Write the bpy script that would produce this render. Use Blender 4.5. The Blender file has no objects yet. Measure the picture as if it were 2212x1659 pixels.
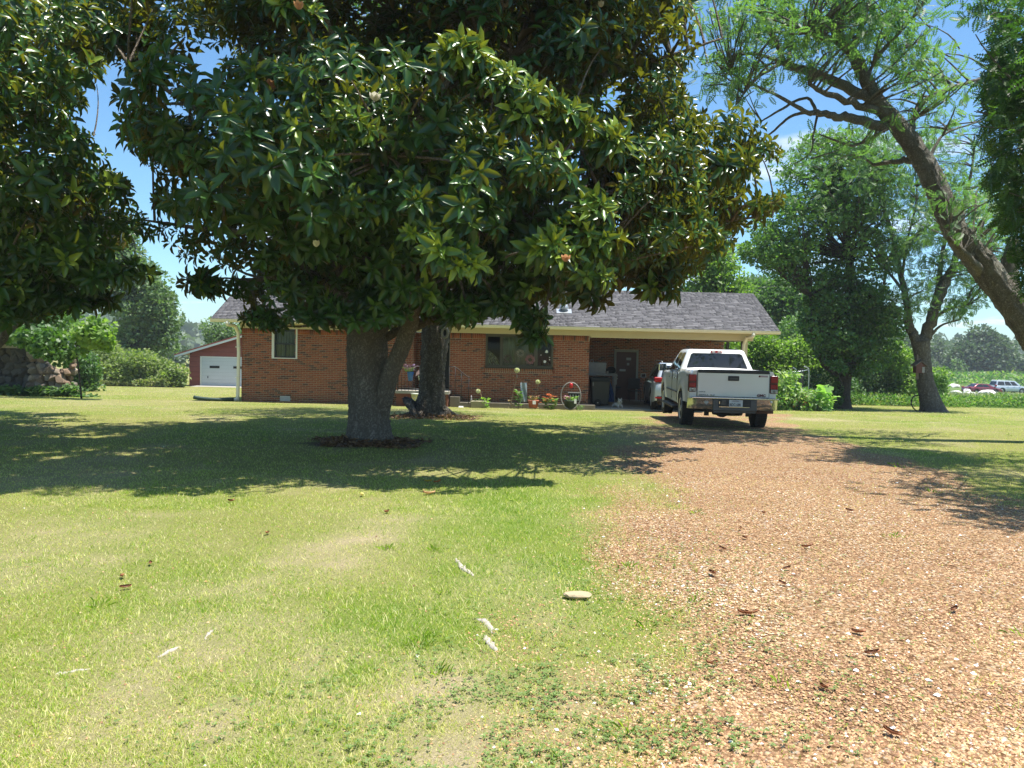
import bpy, bmesh, math, random
import numpy as np
from mathutils import Vector, Matrix, noise as mnoise
from mathutils.geometry import tessellate_polygon

random.seed(7); RNG = np.random.default_rng(11)
S = bpy.context.scene
COL = S.collection
pi = math.pi

# ------------------------------------------------------------------ camera
PITCH, ROLL, F = math.radians(2.57), math.radians(1.3), 1662.0      # F in pixels of a 2212 x 1659 picture
CAM = np.array([0.0, 0.0, 1.65])
_f = np.array([0, math.cos(PITCH), -math.sin(PITCH)])
_r0 = np.array([1.0, 0, 0]); _u0 = np.array([0, math.sin(PITCH), math.cos(PITCH)])
CR = _r0*math.cos(ROLL) + _u0*math.sin(ROLL)
CU = _u0*math.cos(ROLL) - _r0*math.sin(ROLL)
cam = bpy.data.cameras.new('camera'); camo = bpy.data.objects.new('camera', cam); COL.objects.link(camo)
cam.sensor_width = 36; cam.lens = 36*F/2212; cam.clip_start = 0.05; cam.clip_end = 6000
camo.matrix_world = Matrix(((CR[0], CU[0], -_f[0], CAM[0]), (CR[1], CU[1], -_f[1], CAM[1]), (CR[2], CU[2], -_f[2], CAM[2]), (0, 0, 0, 1)))
S.camera = camo
# ------------------------------------------------------------------ world + sun
SUNV = Vector((0.27, -0.07, 1.0)).normalized()
EXPOSURE = 0.86
w = bpy.data.worlds.new('World'); S.world = w; w.use_nodes = True
nt = w.node_tree; nt.nodes.clear()
out = nt.nodes.new('ShaderNodeOutputWorld'); bg = nt.nodes.new('ShaderNodeBackground')
sky = nt.nodes.new('ShaderNodeTexSky'); sky.sky_type = 'NISHITA'; sky.sun_disc = False
sky.sun_elevation = math.asin(SUNV.z); sky.sun_rotation = math.atan2(SUNV.x, SUNV.y)
sky.altitude = 100; sky.air_density = 1.0; sky.dust_density = 0.6; sky.ozone_density = 1.6
bg.inputs['Strength'].default_value = 0.092
tc = nt.nodes.new('ShaderNodeTexCoord')
sep = nt.nodes.new('ShaderNodeSeparateXYZ'); nt.links.new(tc.outputs['Generated'], sep.inputs[0])
dv = nt.nodes.new('ShaderNodeMath'); dv.operation = 'ADD'; dv.inputs[1].default_value = 0.12
nt.links.new(sep.outputs['Z'], dv.inputs[0])
vd = nt.nodes.new('ShaderNodeVectorMath'); vd.operation = 'DIVIDE'
cmb = nt.nodes.new('ShaderNodeCombineXYZ')
for k in range(3): nt.links.new(dv.outputs[0], cmb.inputs[k])
nt.links.new(tc.outputs['Generated'], vd.inputs[0]); nt.links.new(cmb.outputs[0], vd.inputs[1])
nz = nt.nodes.new('ShaderNodeTexNoise'); nz.inputs['Scale'].default_value = 1.5; nz.inputs['Detail'].default_value = 9; nz.inputs['Roughness'].default_value = 0.55
nt.links.new(vd.outputs[0], nz.inputs['Vector'])
cr = nt.nodes.new('ShaderNodeValToRGB'); cr.color_ramp.elements[0].position = 0.56; cr.color_ramp.elements[1].position = 0.72
nt.links.new(nz.outputs['Fac'], cr.inputs[0])
mx = nt.nodes.new('ShaderNodeMix'); mx.data_type = 'RGBA'
nt.links.new(cr.outputs['Color'], mx.inputs['Factor'])
tint = nt.nodes.new('ShaderNodeMix'); tint.data_type = 'RGBA'; tint.blend_type = 'MULTIPLY'; tint.inputs['Factor'].default_value = 1
tint.inputs['B'].default_value = (0.80, 1.10, 1.25, 1)
nt.links.new(sky.outputs[0], tint.inputs['A'])
nt.links.new(tint.outputs['Result'], mx.inputs['A']); mx.inputs['B'].default_value = (7.5, 7.8, 8.2, 1)
nt.links.new(mx.outputs['Result'], bg.inputs['Color']); nt.links.new(bg.outputs[0], out.inputs['Surface'])
sl = bpy.data.lights.new('sun', 'SUN'); sl.energy = 5.0; sl.angle = math.radians(0.5); sl.color = (1.0, 0.955, 0.87)
so = bpy.data.objects.new('sun', sl); COL.objects.link(so); so.location = (0, 0, 30)
so.rotation_euler = SUNV.to_track_quat('Z', 'Y').to_euler()
S.view_settings.view_transform = 'Standard'; S.view_settings.look = 'None'; S.view_settings.gamma = 1
S.view_settings.use_curve_mapping = False; S.view_settings.exposure = EXPOSURE
S.cycles.use_denoising = True; S.cycles.max_bounces = 6; S.cycles.transparent_max_bounces = 6
S.cycles.diffuse_bounces = 4; S.cycles.glossy_bounces = 3; S.cycles.transmission_bounces = 4; S.cycles.volume_bounces = 0
S.cycles.caustics_reflective = False; S.cycles.caustics_refractive = False; S.cycles.sample_clamp_indirect = 6
S.render.film_transparent = False

# ------------------------------------------------------------------ layout maths
def P(px, py, Y):                                   # a place at depth Y seen at a pixel of the 2212 x 1659 picture
    d = CR*(px-1106)/F + CU*(829.5-py)/F + _f
    return CAM + d*(Y/d[1])
def proj(pts):
    q = np.asarray(pts) - CAM
    z = q @ _f; z = np.where(np.abs(z) < 1e-6, 1e-6, z)
    return np.stack([1106 + F*(q @ CR)/z, 829.5 - F*(q @ CU)/z, z], -1)
GY = [-60, 8, 12, 14, 17.5, 20, 24, 28, 53, 103, 200, 400, 4000]
GZ = [0, 0, -.01, -.02, -.07, -.14, -.30, -.47, -1.38, -2.8, -3.65, -4.2, -9]
def gz(x, y): return np.interp(y, GY, GZ)
def G(px, py):
    d = CR*(px-1106)/F + CU*(829.5-py)/F + _f
    t = 5.0
    for _ in range(60):
        p = CAM + d*t
        t = 0.5*t + 0.5*((gz(p[0], p[1]) - CAM[2])/d[2])
    return CAM + d*t
def inpoly(pts, poly):
    x, y = pts[:, 0], pts[:, 1]; ins = np.zeros(len(x), bool); n = len(poly)
    for i in range(n):
        x1, y1 = poly[i]; x2, y2 = poly[(i+1) % n]
        if y1 == y2: continue
        c = ((y1 > y) != (y2 > y)) & (x < (x2-x1)*(y-y1)/(y2-y1) + x1)
        ins ^= c
    return ins
def _h(i, j, k, s=0):
    n = (i*374761393 + j*668265263 + k*2147483647 + s*974634777) & 0xffffffff
    n = ((n ^ (n >> 13))*1274126177) & 0xffffffff
    return ((n ^ (n >> 16)) & 0xffff)/65535.0
def vnoise(p, s=0):                                 # value noise on (n,3)
    p = np.asarray(p, float); f = np.floor(p).astype(np.int64); t = p - f; t = t*t*(3-2*t)
    r = 0
    for a in (0, 1):
        for b in (0, 1):
            for c in (0, 1):
                wt = (t[:, 0] if a else 1-t[:, 0])*(t[:, 1] if b else 1-t[:, 1])*(t[:, 2] if c else 1-t[:, 2])
                r = r + wt*_h(f[:, 0]+a, f[:, 1]+b, f[:, 2]+c, s)
    return r
def fbm(p, o=3, s=0):
    r = 0; a = .5; p = np.asarray(p, float)
    for i in range(o): r = r + a*vnoise(p*2**i, s+i); a *= .5
    return r/(1-.5**o)
def noise2(x, y, sc, o=3, s=0): return fbm(np.stack([np.asarray(x)*sc, np.asarray(y)*sc, np.zeros_like(x)], -1), o, s)

# ------------------------------------------------------------------ materials
MATS = {}
def nodes(name):
    m = bpy.data.materials.new(name); m.use_nodes = True; t = m.node_tree
    b = t.nodes['Principled BSDF']; MATS[name] = m
    return m, t, b
def sh(c): return tuple(c) + (1,) if len(c) == 3 else c
def link(t, a, b): t.links.new(a, b)
def noise_fac(t, scale, detail=4, vec=None, rough=.6, lo=.35, hi=.65, stretch=None):
    n = t.nodes.new('ShaderNodeTexNoise'); n.inputs['Scale'].default_value = scale; n.inputs['Detail'].default_value = detail
    n.inputs['Roughness'].default_value = rough
    tcn = t.nodes.new('ShaderNodeTexCoord'); v = vec or tcn.outputs['Object']
    if stretch:
        mp = t.nodes.new('ShaderNodeMapping'); mp.inputs['Scale'].default_value = stretch; link(t, v, mp.inputs[0]); v = mp.outputs[0]
    link(t, v, n.inputs['Vector'])
    r = t.nodes.new('ShaderNodeMapRange'); r.inputs['From Min'].default_value = lo; r.inputs['From Max'].default_value = hi
    link(t, n.outputs['Fac'], r.inputs['Value'])
    return r.outputs['Result']
def mixc(t, fac, a, b, mode='MIX'):
    m = t.nodes.new('ShaderNodeMix'); m.data_type = 'RGBA'; m.blend_type = mode
    for s_, v in (('A', a), ('B', b)):
        if isinstance(v, (tuple, list)): m.inputs[s_].default_value = sh(v)
        else: link(t, v, m.inputs[s_])
    if isinstance(fac, (int, float)): m.inputs['Factor'].default_value = fac
    else: link(t, fac, m.inputs['Factor'])
    return m.outputs['Result']
def attr(t, name):
    a = t.nodes.new('ShaderNodeAttribute'); a.attribute_name = name; return a.outputs['Fac']
def ramp(t, fac, stops):
    r = t.nodes.new('ShaderNodeValToRGB'); e = r.color_ramp.elements
    while len(e) < len(stops): e.new(.5)
    for k, (p, c) in enumerate(stops): e[k].position = p; e[k].color = sh(c)
    link(t, fac, r.inputs[0]); return r.outputs['Color']
def bump(t, b, h, strength=.3, dist=.02):
    n = t.nodes.new('ShaderNodeBump'); n.inputs['Strength'].default_value = strength; n.inputs['Distance'].default_value = dist
    link(t, h, n.inputs['Height']); link(t, n.outputs[0], b.inputs['Normal'])
def pm(name, c, rough=.6, var=.25, scale=6, bmp=0, metal=0, coat=0, c2=None, stretch=None, spec=.5, bd=.01):
    if name in MATS: return MATS[name]
    m, t, b = nodes(name)
    f = noise_fac(t, scale, stretch=stretch, lo=.25, hi=.75)
    c2 = c2 or tuple(x*(1-var) for x in c)
    link(t, mixc(t, f, c, c2), b.inputs['Base Color'])
    b.inputs['Roughness'].default_value = rough; b.inputs['Metallic'].default_value = metal
    b.inputs['Coat Weight'].default_value = coat; b.inputs['Specular IOR Level'].default_value = spec
    if bmp: bump(t, b, noise_fac(t, scale*4, stretch=stretch, lo=0, hi=1), bmp, bd)
    return m
def leafmat(name, greens, back=None, rough=.45, trans=.25, transcol=None, spec=.5):
    m, t, b = nodes(name)
    c = ramp(t, attr(t, 'lv'), [(i/(len(greens)-1) if len(greens) > 1 else 0, g) for i, g in enumerate(greens)])
    if back:
        ge = t.nodes.new('ShaderNodeNewGeometry')
        cb = mixc(t, attr(t, 'lv'), back, tuple(x*.5 for x in back))
        cc = mixc(t, ge.outputs['Backfacing'], c, cb)
    else: cc = c
    link(t, cc, b.inputs['Base Color']); b.inputs['Roughness'].default_value = rough
    b.inputs['Specular IOR Level'].default_value = spec
    tr = t.nodes.new('ShaderNodeBsdfTranslucent')
    if transcol:
        link(t, mixc(t, .75, c, transcol), tr.inputs['Color'])
    else:
        link(t, mixc(t, 1.0, c, (2.2, 2.6, .9), 'MULTIPLY'), tr.inputs['Color'])
    ms = t.nodes.new('ShaderNodeMixShader'); ms.inputs[0].default_value = trans
    o = t.nodes['Material Output']
    link(t, b.outputs[0], ms.inputs[1]); link(t, tr.outputs[0], ms.inputs[2]); link(t, ms.outputs[0], o.inputs['Surface'])
    return m

# ------------------------------------------------------------------ objects
def tag(o, label=None, cat=None, group=None, kind=None):
    if label: o['label'] = label
    if cat: o['category'] = cat
    if group: o['group'] = group
    if kind: o['kind'] = kind
    return o
def W(o):
    m = o.matrix_basis.copy()
    return W(o.parent) @ o.matrix_parent_inverse @ m if o.parent else m
def thing(name, loc, label, cat, group=None, rz=0):
    o = bpy.data.objects.new(name, None); COL.objects.link(o)
    o.location = loc; o.rotation_euler = (0, 0, rz); o.empty_display_size = .3
    return tag(o, label, cat, group)
def setp(o, parent, world=True):
    if parent is not None:
        o.parent = parent
        o.matrix_parent_inverse = W(parent).inverted() if world else Matrix()
def obj(name, me, parent=None, mat=None, world=True, loc=None, rot=None, scale=None, kind=None, bevel=0, smooth=None, seg=2):
    """world=True: the mesh is in world coordinates; world=False: in the parent's"""
    if isinstance(me, bmesh.types.BMesh):
        b = me; me = bpy.data.meshes.new(name); b.to_mesh(me); b.free()
    o = bpy.data.objects.new(name, me); COL.objects.link(o)
    if mat is not None and len(me.materials) == 0: me.materials.append(mat)
    if loc is not None: o.location = loc
    if rot is not None: o.rotation_euler = rot
    if scale is not None: o.scale = scale
    setp(o, parent, world)
    if kind: o['kind'] = kind
    if bevel:
        md = o.modifiers.new('bevel', 'BEVEL'); md.width = bevel; md.segments = seg; md.limit_method = 'ANGLE'; md.angle_limit = math.radians(35)
    if smooth:
        me.polygons.foreach_set('use_smooth', [True]*len(me.polygons))
    return o
def np_mesh(name, V, Fc, attrs=None, mat=None, smooth=False, fattrs=None):
    me = bpy.data.meshes.new(name); V = np.asarray(V, np.float32).reshape(-1, 3); Fc = np.asarray(Fc, np.int32)
    k = Fc.shape[1]
    me.vertices.add(len(V)); me.vertices.foreach_set('co', V.ravel())
    me.loops.add(Fc.size); me.loops.foreach_set('vertex_index', Fc.ravel())
    me.polygons.add(len(Fc)); me.polygons.foreach_set('loop_start', np.arange(0, Fc.size, k, dtype=np.int32))
    if smooth: me.polygons.foreach_set('use_smooth', np.ones(len(Fc), bool))
    me.update(calc_edges=True)
    for n, a in (attrs or {}).items():
        at = me.attributes.new(n, 'FLOAT', 'POINT'); at.data.foreach_set('value', np.asarray(a, np.float32))
    for n, a in (fattrs or {}).items():
        at = me.attributes.new(n, 'FLOAT', 'FACE'); at.data.foreach_set('value', np.asarray(a, np.float32))
    if mat: me.materials.append(mat)
    return me
def bx(bm, x0, x1, y0, y1, z0, z1, taper=0, tx=None, ty=None):
    tx = taper if tx is None else tx; ty = taper if ty is None else ty
    v = [bm.verts.new(c) for c in ((x0, y0, z0), (x1, y0, z0), (x1, y1, z0), (x0, y1, z0),
         (x0+tx, y0+ty, z1), (x1-tx, y0+ty, z1), (x1-tx, y1-ty, z1), (x0+tx, y1-ty, z1))]
    for f in ((3, 2, 1, 0), (4, 5, 6, 7), (0, 1, 5, 4), (1, 2, 6, 5), (2, 3, 7, 6), (3, 0, 4, 7)): bm.faces.new([v[i] for i in f])
    return v
def box(*a, **k):
    bm = bmesh.new(); bx(bm, *a, **k); return bm
def tube(bm, pts, rad, n=8, cap=True, disp=None, rnd=0):
    pts = [Vector(p) for p in pts]; rings = []
    if not hasattr(rad, '__len__'): rad = [rad]*len(pts)
    up = None
    for i, p in enumerate(pts):
        d = (pts[min(i+1, len(pts)-1)] - pts[max(i-1, 0)])
        if d.length < 1e-9: d = Vector((0, 0, 1))
        d.normalize()
        if up is None: up = d.orthogonal().normalized()
        else:
            up = up - d*up.dot(d)
            up = up.normalized() if up.length > 1e-6 else d.orthogonal().normalized()
        s = d.cross(up); ring = []
        for k in range(n):
            a = 2*pi*k/n; r = rad[i]
            dirv = up*math.cos(a) + s*math.sin(a)
            if disp: r *= disp(p, dirv, a, i)
            ring.append(bm.verts.new(p + dirv*r))
        rings.append(ring)
    for a, b in zip(rings[:-1], rings[1:]):
        for k in range(n):
            f = bm.faces.new((a[k], a[(k+1) % n], b[(k+1) % n], b[k])); f.smooth = True
    if cap:
        bm.faces.new(rings[0][::-1]); bm.faces.new(rings[-1])
    return rings
def lathe(bm, prof, n=24, axis='z', c=(0, 0, 0), close=False):
    rings = []
    for r, h in prof:
        ring = []
        for k in range(n):
            a = 2*pi*k/n; u, v = r*math.cos(a), r*math.sin(a)
            co = (u, v, h) if axis == 'z' else ((h, u, v) if axis == 'x' else (u, h, v))
            ring.append(bm.verts.new((co[0]+c[0], co[1]+c[1], co[2]+c[2])))
        rings.append(ring)
    for a, b in zip(rings[:-1], rings[1:]):
        for k in range(n):
            f = bm.faces.new((a[k], a[(k+1) % n], b[(k+1) % n], b[k])); f.smooth = True
    bm.faces.new(rings[0][::-1]); bm.faces.new(rings[-1])
    bmesh.ops.recalc_face_normals(bm, faces=bm.faces)
def poly_ext(bm, pts2, plane, a, b):                # extrude a 2-D outline between a and b along the axis missing from plane
    def mk(u, v, h): return {'xz': (u, h, v), 'yz': (h, u, v), 'xy': (u, v, h)}[plane]
    lo = [bm.verts.new(mk(u, v, a)) for u, v in pts2]; hi = [bm.verts.new(mk(u, v, b)) for u, v in pts2]
    n = len(pts2)
    for t3 in tessellate_polygon([[Vector((u, v, 0)) for u, v in pts2]]):
        bm.faces.new([lo[i] for i in t3]); bm.faces.new([hi[i] for i in t3][::-1])
    for i in range(n): bm.faces.new((lo[i], lo[(i+1) % n], hi[(i+1) % n], hi[i]))
    bmesh.ops.recalc_face_normals(bm, faces=bm.faces)
def text_mesh(s, size, extrude=.004, align='LEFT', sx=1.0, bold=0):
    c = bpy.data.curves.new('lettering', 'FONT'); c.body = s; c.size = size; c.extrude = extrude; c.align_x = align
    c.resolution_u = 2; c.offset = bold
    o = bpy.data.objects.new('lettering_tmp', c); COL.objects.link(o)
    dg = bpy.context.evaluated_depsgraph_get(); me = bpy.data.meshes.new_from_object(o.evaluated_get(dg))
    bpy.data.objects.remove(o); me.materials.clear()
    me.transform(Matrix.Scale(sx, 4, (1, 0, 0)) @ Matrix.Rotation(pi/2, 4, 'X'))
    return me
def smooth_path(pts, k=4):                          # Catmull-Rom through (x,y,z,r) rows
    p = np.asarray(pts, float); p = np.vstack([2*p[0]-p[1], p, 2*p[-1]-p[-2]]); o = []
    for i in range(1, len(p)-2):
        for j in range(k):
            t = j/k
            o.append(.5*((2*p[i]) + (-p[i-1]+p[i+1])*t + (2*p[i-1]-5*p[i]+4*p[i+1]-p[i+2])*t*t + (-p[i-1]+3*p[i]-3*p[i+1]+p[i+2])*t**3))
    o.append(p[-2]); return np.array(o)

# ------------------------------------------------------------------ leaves
def frames(ax, nrm):
    ax = ax/np.maximum(np.linalg.norm(ax, axis=1, keepdims=True), 1e-9)
    s = np.cross(nrm, ax); s /= np.maximum(np.linalg.norm(s, axis=1, keepdims=True), 1e-9)
    return ax, s, np.cross(ax, s)
T_MAG = (np.array([(0, 0, 0), (.38, -.5, .12), (.38, 0, -.02), (.38, .5, .12), (.76, -.36, .02), (.76, 0, -.1), (.76, .36, .02), (1, 0, -.2)]),
         np.array([(0, 1, 2), (0, 2, 3), (1, 4, 2), (4, 5, 2), (2, 5, 6), (2, 6, 3), (4, 7, 5), (5, 7, 6)]))
T_RHO = (np.array([(0, 0, 0), (.5, -.5, .08), (1, 0, -.05), (.5, .5, .08)]), np.array([(0, 1, 2), (0, 2, 3)]))
T_LOBE = (np.array([(0, 0, 0), (.25, -.55, .05), (.55, -.3, 0), (.7, -.55, .05), (1, 0, -.1), (.7, .55, .05), (.55, .3, 0), (.25, .55, .05)]),
          np.array([(0, 1, 2), (2, 3, 4), (0, 2, 4), (0, 4, 6), (6, 4, 5), (0, 6, 7)]))
def _pinnate():
    V = []; Fc = []
    for i in range(6):
        x = .12+.15*i; l = .30*(1-.35*abs(i-2.5)/2.5)
        for sgn in (-1, 1):
            b = len(V); V += [(x, 0, -.06*x), (x+.04, sgn*l*.55, .02-.1*x), (x+.05, sgn*l*1.9*.5, -.02-.12*x), (x-.035+.12, sgn*l*.5, .0-.1*x)]
            V[b+1] = (x-.05, sgn*l*.5, .0-.1*x); V[b+3] = (x+.11, sgn*l*.5, .0-.1*x); V[b+2] = (x+.06, sgn*l*1.05, -.03-.1*x)
            Fc += [(b, b+1, b+2), (b, b+2, b+3)]
    b = len(V); V += [(.9, 0, -.06), (1.0, -.06, -.1), (1.13, 0, -.14), (1.0, .06, -.1)]; Fc += [(b, b+1, b+2), (b, b+2, b+3)]
    return np.array(V), np.array(Fc)
T_PIN = _pinnate()
def leaves(name, tpl, pos, ax, nrm, L, Wd, lv, mat, smooth=False):
    tv, tf = tpl; n = len(pos)
    a, s, u = frames(ax, nrm); L = np.broadcast_to(L, n)[:, None, None]; Wd = np.broadcast_to(Wd, n)[:, None, None]
    V = pos[:, None] + a[:, None]*tv[None, :, 0:1]*L + s[:, None]*tv[None, :, 1:2]*Wd + u[:, None]*tv[None, :, 2:3]*L
    Fc = tf[None] + (np.arange(n)*len(tv))[:, None, None]
    return np_mesh(name, V.reshape(-1, 3), Fc.reshape(-1, 3), {'lv': np.repeat(np.broadcast_to(lv, n), len(tv))}, mat, smooth)
def rdir(n):
    v = RNG.normal(size=(n, 3)); return v/np.linalg.norm(v, axis=1, keepdims=True)
def foliage(pads, per, leafL, aspect=.6, up=.5, tpl=T_RHO, name='crown', mat=None, poly=None, rej=None, flat=.7, fill=.75, droop=0., outc=None, lvs=.5):
    """pads: (n,4) centre + radius. leaves spread in each pad, most of them near its surface"""
    pads = np.asarray(pads, float); n = len(pads)*per; pd = np.repeat(pads, per, 0)
    d = rdir(n); r = RNG.random(n)**(1/3)*(1-fill) + fill*(.75+.35*RNG.random(n))
    off = d*(r*pd[:, 3])[:, None]; off[:, 2] *= flat; pos = pd[:, :3] + off
    lvp = np.repeat(RNG.random(len(pads)), per)
    keep = np.ones(n, bool)
    if poly is not None: keep &= inpoly(proj(pos), poly)
    if rej is not None: keep &= ~rej(pos)
    keep &= pos[:, 2] > gz(pos[:, 0], pos[:, 1]) + .05
    pos, d, lvp = pos[keep], d[keep], lvp[keep]; n = len(pos)
    ax = d*.8 + rdir(n)*.8; ax[:, 2] -= droop
    nr = rdir(n)*.8 + d*.3; nr[:, 2] += up
    L = leafL*(.7+.6*RNG.random(n)); lv = np.clip(lvp*lvs + RNG.random(n)*(1-lvs), 0, 1)
    return leaves(name, tpl, pos, ax, nr, L, L*aspect, lv, mat)
def pads_in(c, r, n, size, hollow=.45, seed=None):
    d = rdir(n); q = hollow + (1-hollow)*RNG.random(n)**.6
    p = np.array(c) + d*np.array(r)*q[:, None]
    return np.column_stack([p, size*(.65+.7*RNG.random(n))])
def bark_disp(sc=14, amp=.12, vs=.25, seed=0):
    def f(p, d, a, i):
        q = Vector((d.x*sc*.35, d.y*sc*.35, p.z*sc*vs + seed))
        r = abs(mnoise.noise(q)); r2 = mnoise.noise(Vector((d.x*1.6, d.y*1.6, p.z*.9+seed)))
        r3 = abs(mnoise.noise(q*2.3))
        return 1 + amp*(r*1.3+r3*.5-.4) + .08*r2
    return f
# ================================================================== ground, driveway, grass, gravel
DL = np.array([G(*q)[:2] for q in ((1330, 1659), (1350, 1500), (1365, 1350), (1378, 1200), (1380, 1080), (1372, 1000), (1385, 945), (1400, 905), (1420, 893))])
DR = np.array([G(*q)[:2] for q in ((3000, 1400), (2500, 1205), (2212, 1098), (2080, 1052), (1960, 1010), (1860, 968), (1780, 938), (1720, 918), (1700, 893))])
DL = np.vstack([[DL[0, 0]-.1, -5], DL, [DL[-1, 0], 27.6]]); DR = np.vstack([[DR[0, 0]+4, -5], DR, [DR[-1, 0]+.8, 27.6]])
def drive_d(x, y): return np.minimum(x - np.interp(y, DL[:, 1], DL[:, 0]), np.interp(y, DR[:, 1], DR[:, 0]) - x)
def drive_m(x, y):
    d = drive_d(x, y) + (noise2(x, y, 1.1, 3, 5)-.5)*1.5
    wd_ = np.where(x < 0.5*(np.interp(y, DL[:, 1], DL[:, 0])+np.interp(y, DR[:, 1], DR[:, 0])), 1.9, 1.1)
    m = np.clip(d/wd_+.5, 0, 1); m = m*m*(3-2*m)
    far = np.clip((y-12.5)/5, 0, 1)
    n = noise2(x, y, 1.6, 3, 9)
    m = m*(1-far*.55*np.clip((n-.38)*5, 0, 1))
    return m*(y < 27.7)
DRYB = [(*G(px, py)[:2], r, a) for px, py, r, a in ((700, 1205, .55, 1), (540, 1260, .3, .8), (420, 1400, .6, .9), (250, 1540, .45, .9), (900, 1500, .35, .9), (1010, 1610, .4, .8), (120, 1180, .9, .7), (50, 1230, .7, .7), (620, 1450, .5, .6), (1290, 1500, .4, .6), (1080, 1280, .25, .6), (1400, 930, 1.2, .6), (900, 890, 1.0, .7), (1750, 905, 1.1, .7), (200, 870, 2.0, .4), (780, 1100, .7, .4), (1200, 1330, .3, .5), (130, 1020, .8, .4))]
LUSH = [(*G(px, py)[:2], r, a) for px, py, r, a in ((860, 1350, .6, 1), (700, 1480, .5, .8), (480, 1280, .9, .6), (1080, 1130, 1.4, .8), (1180, 1230, .8, .7), (1250, 900, 2.0, .6), (350, 1220, .6, .4))]
def blobs(x, y, L_):
    r = np.zeros_like(x)
    for bx_, by_, rr, a in L_: r = np.maximum(r, a*np.exp(-((x-bx_)**2 + ((y-by_)*.8)**2)/(rr*rr)))
    return r
def dry_m(x, y): return np.clip((.2+1.3*noise2(x, y, 6.5, 3, 51)), 0, 1.3)*np.clip(blobs(x, y, DRYB)*.8 + np.clip((noise2(x, y, .9, 4, 21)-.52)*3.2, 0, 1)*.5 + np.clip((noise2(x, y, 3.3, 2, 23)-.55)*3, 0, 1)*.35, 0, 1)
def lush_m(x, y): return np.clip(blobs(x, y, LUSH) + np.clip((noise2(x, y, .55, 3, 31)-.52)*4, 0, 1)*.55, 0, 1)
def duff_m(x, y):
    a = np.hypot(x+2.55, (y-13.35)*1.1)*1.2; b = np.hypot(x+2.2, (y-20.0)*1.3)
    n = (noise2(x, y, 3, 2, 41)-.5)*.8
    return np.clip((1.25-a+n)*3, 0, 1) + np.clip((1.0-b+n)*2, 0, 1)*.7
def height(x, y): return gz(x, y) + (noise2(x, y, .35, 2, 3)-.5)*.05*np.clip(1-abs(y-14)/60, 0, 1)

def grid(xs, ys):
    X, Y = np.meshgrid(xs, ys); nx, ny = len(xs), len(ys)
    i = np.arange(nx*ny).reshape(ny, nx)
    Fc = np.stack([i[:-1, :-1], i[:-1, 1:], i[1:, 1:], i[1:, :-1]], -1).reshape(-1, 4)
    return X.ravel(), Y.ravel(), Fc
def axis(fine0, fine1, st, ends):
    a = np.arange(fine0, fine1+1e-6, st); return np.concatenate([ends[0], a, ends[1]])
xs = axis(-26, 26, .25, ([-3000, -1200, -500, -250, -140, -90, -60, -45, -35, -30], [30, 35, 45, 60, 90, 140, 250, 500, 1200, 3000]))
ys = axis(-6, 58, .25, ([-3000, -800, -200, -80, -40, -20, -12], [62, 68, 75, 84, 95, 110, 130, 160, 200, 260, 350, 500, 900, 1800, 3900]))
X, Y, Fc = grid(xs, ys)
fieldm = np.clip((Y-(44+.12*(8-X)+1.5*(noise2(X, Y, .2, 2, 4)-.5)*4))/1.5, 0, 1)*(X > 16)
m, t, b = nodes('lawn_ground')
tcn = t.nodes.new('ShaderNodeTexCoord'); pos = tcn.outputs['Object']
f1 = noise_fac(t, 2.2, 5, pos); f2 = noise_fac(t, 38, 5, pos, rough=.75, lo=.3, hi=.7); f3 = noise_fac(t, 160, 3, pos, lo=.3, hi=.7)
gr = mixc(t, f1, (.20, .225, .04), (.28, .27, .075)); gr = mixc(t, f2, gr, (.10, .13, .025)); gr = mixc(t, f3, gr, (.33, .31, .11))
gr = mixc(t, attr(t, 'lush'), gr, mixc(t, f2, (.13, .21, .025), (.20, .27, .04)))
dr = mixc(t, f2, (.44, .35, .21), (.22, .19, .09)); dr = mixc(t, f3, dr, (.52, .42, .28))
c = mixc(t, attr(t, 'dry'), gr, dr)
duff = mixc(t, f3, (.085, .050, .028), (.16, .10, .06)); c = mixc(t, attr(t, 'duff'), c, duff)
fld = mixc(t, noise_fac(t, .12, 4, pos), (.09, .19, .035), (.20, .23, .08)); fld = mixc(t, noise_fac(t, 3, 4, pos), fld, (.10, .15, .04))
c = mixc(t, attr(t, 'field'), c, fld)
vo = t.nodes.new('ShaderNodeTexVoronoi'); vo.inputs['Scale'].default_value = 48; link(t, pos, vo.inputs['Vector'])
hs = t.nodes.new('ShaderNodeSeparateColor'); link(t, vo.outputs['Color'], hs.inputs[0])
gv = ramp(t, hs.outputs[0], [(0, (.22, .12, .07)), (.3, (.38, .205, .11)), (.6, (.50, .31, .17)), (.85, (.57, .41, .25)), (.97, (.62, .55, .46))])
gv = mixc(t, noise_fac(t, 1.1, 4, pos), gv, mixc(t, .5, gv, (.46, .30, .15)))
n2 = t.nodes.new('ShaderNodeMath'); n2.operation = 'MULTIPLY_ADD'; n2.inputs[1].default_value = .5; link(t, f2, n2.inputs[0])
n2.inputs[2].default_value = -.25
ad = t.nodes.new('ShaderNodeMath'); ad.operation = 'ADD'; link(t, attr(t, 'drive'), ad.inputs[0]); link(t, n2.outputs[0], ad.inputs[1])
mr = t.nodes.new('ShaderNodeMapRange'); mr.inputs['From Min'].default_value = .3; mr.inputs['From Max'].default_value = .6; link(t, ad.outputs[0], mr.inputs[0])
gap = t.nodes.new('ShaderNodeMapRange'); gap.inputs['From Min'].default_value = .45; gap.inputs['From Max'].default_value = .75; link(t, vo.outputs['Distance'], gap.inputs[0])
gv = mixc(t, gap.outputs[0], gv, (.16, .085, .04)); c = mixc(t, mr.outputs[0], c, gv)
link(t, c, b.inputs['Base Color']); b.inputs['Roughness'].default_value = .95; b.inputs['Specular IOR Level'].default_value = .15
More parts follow.
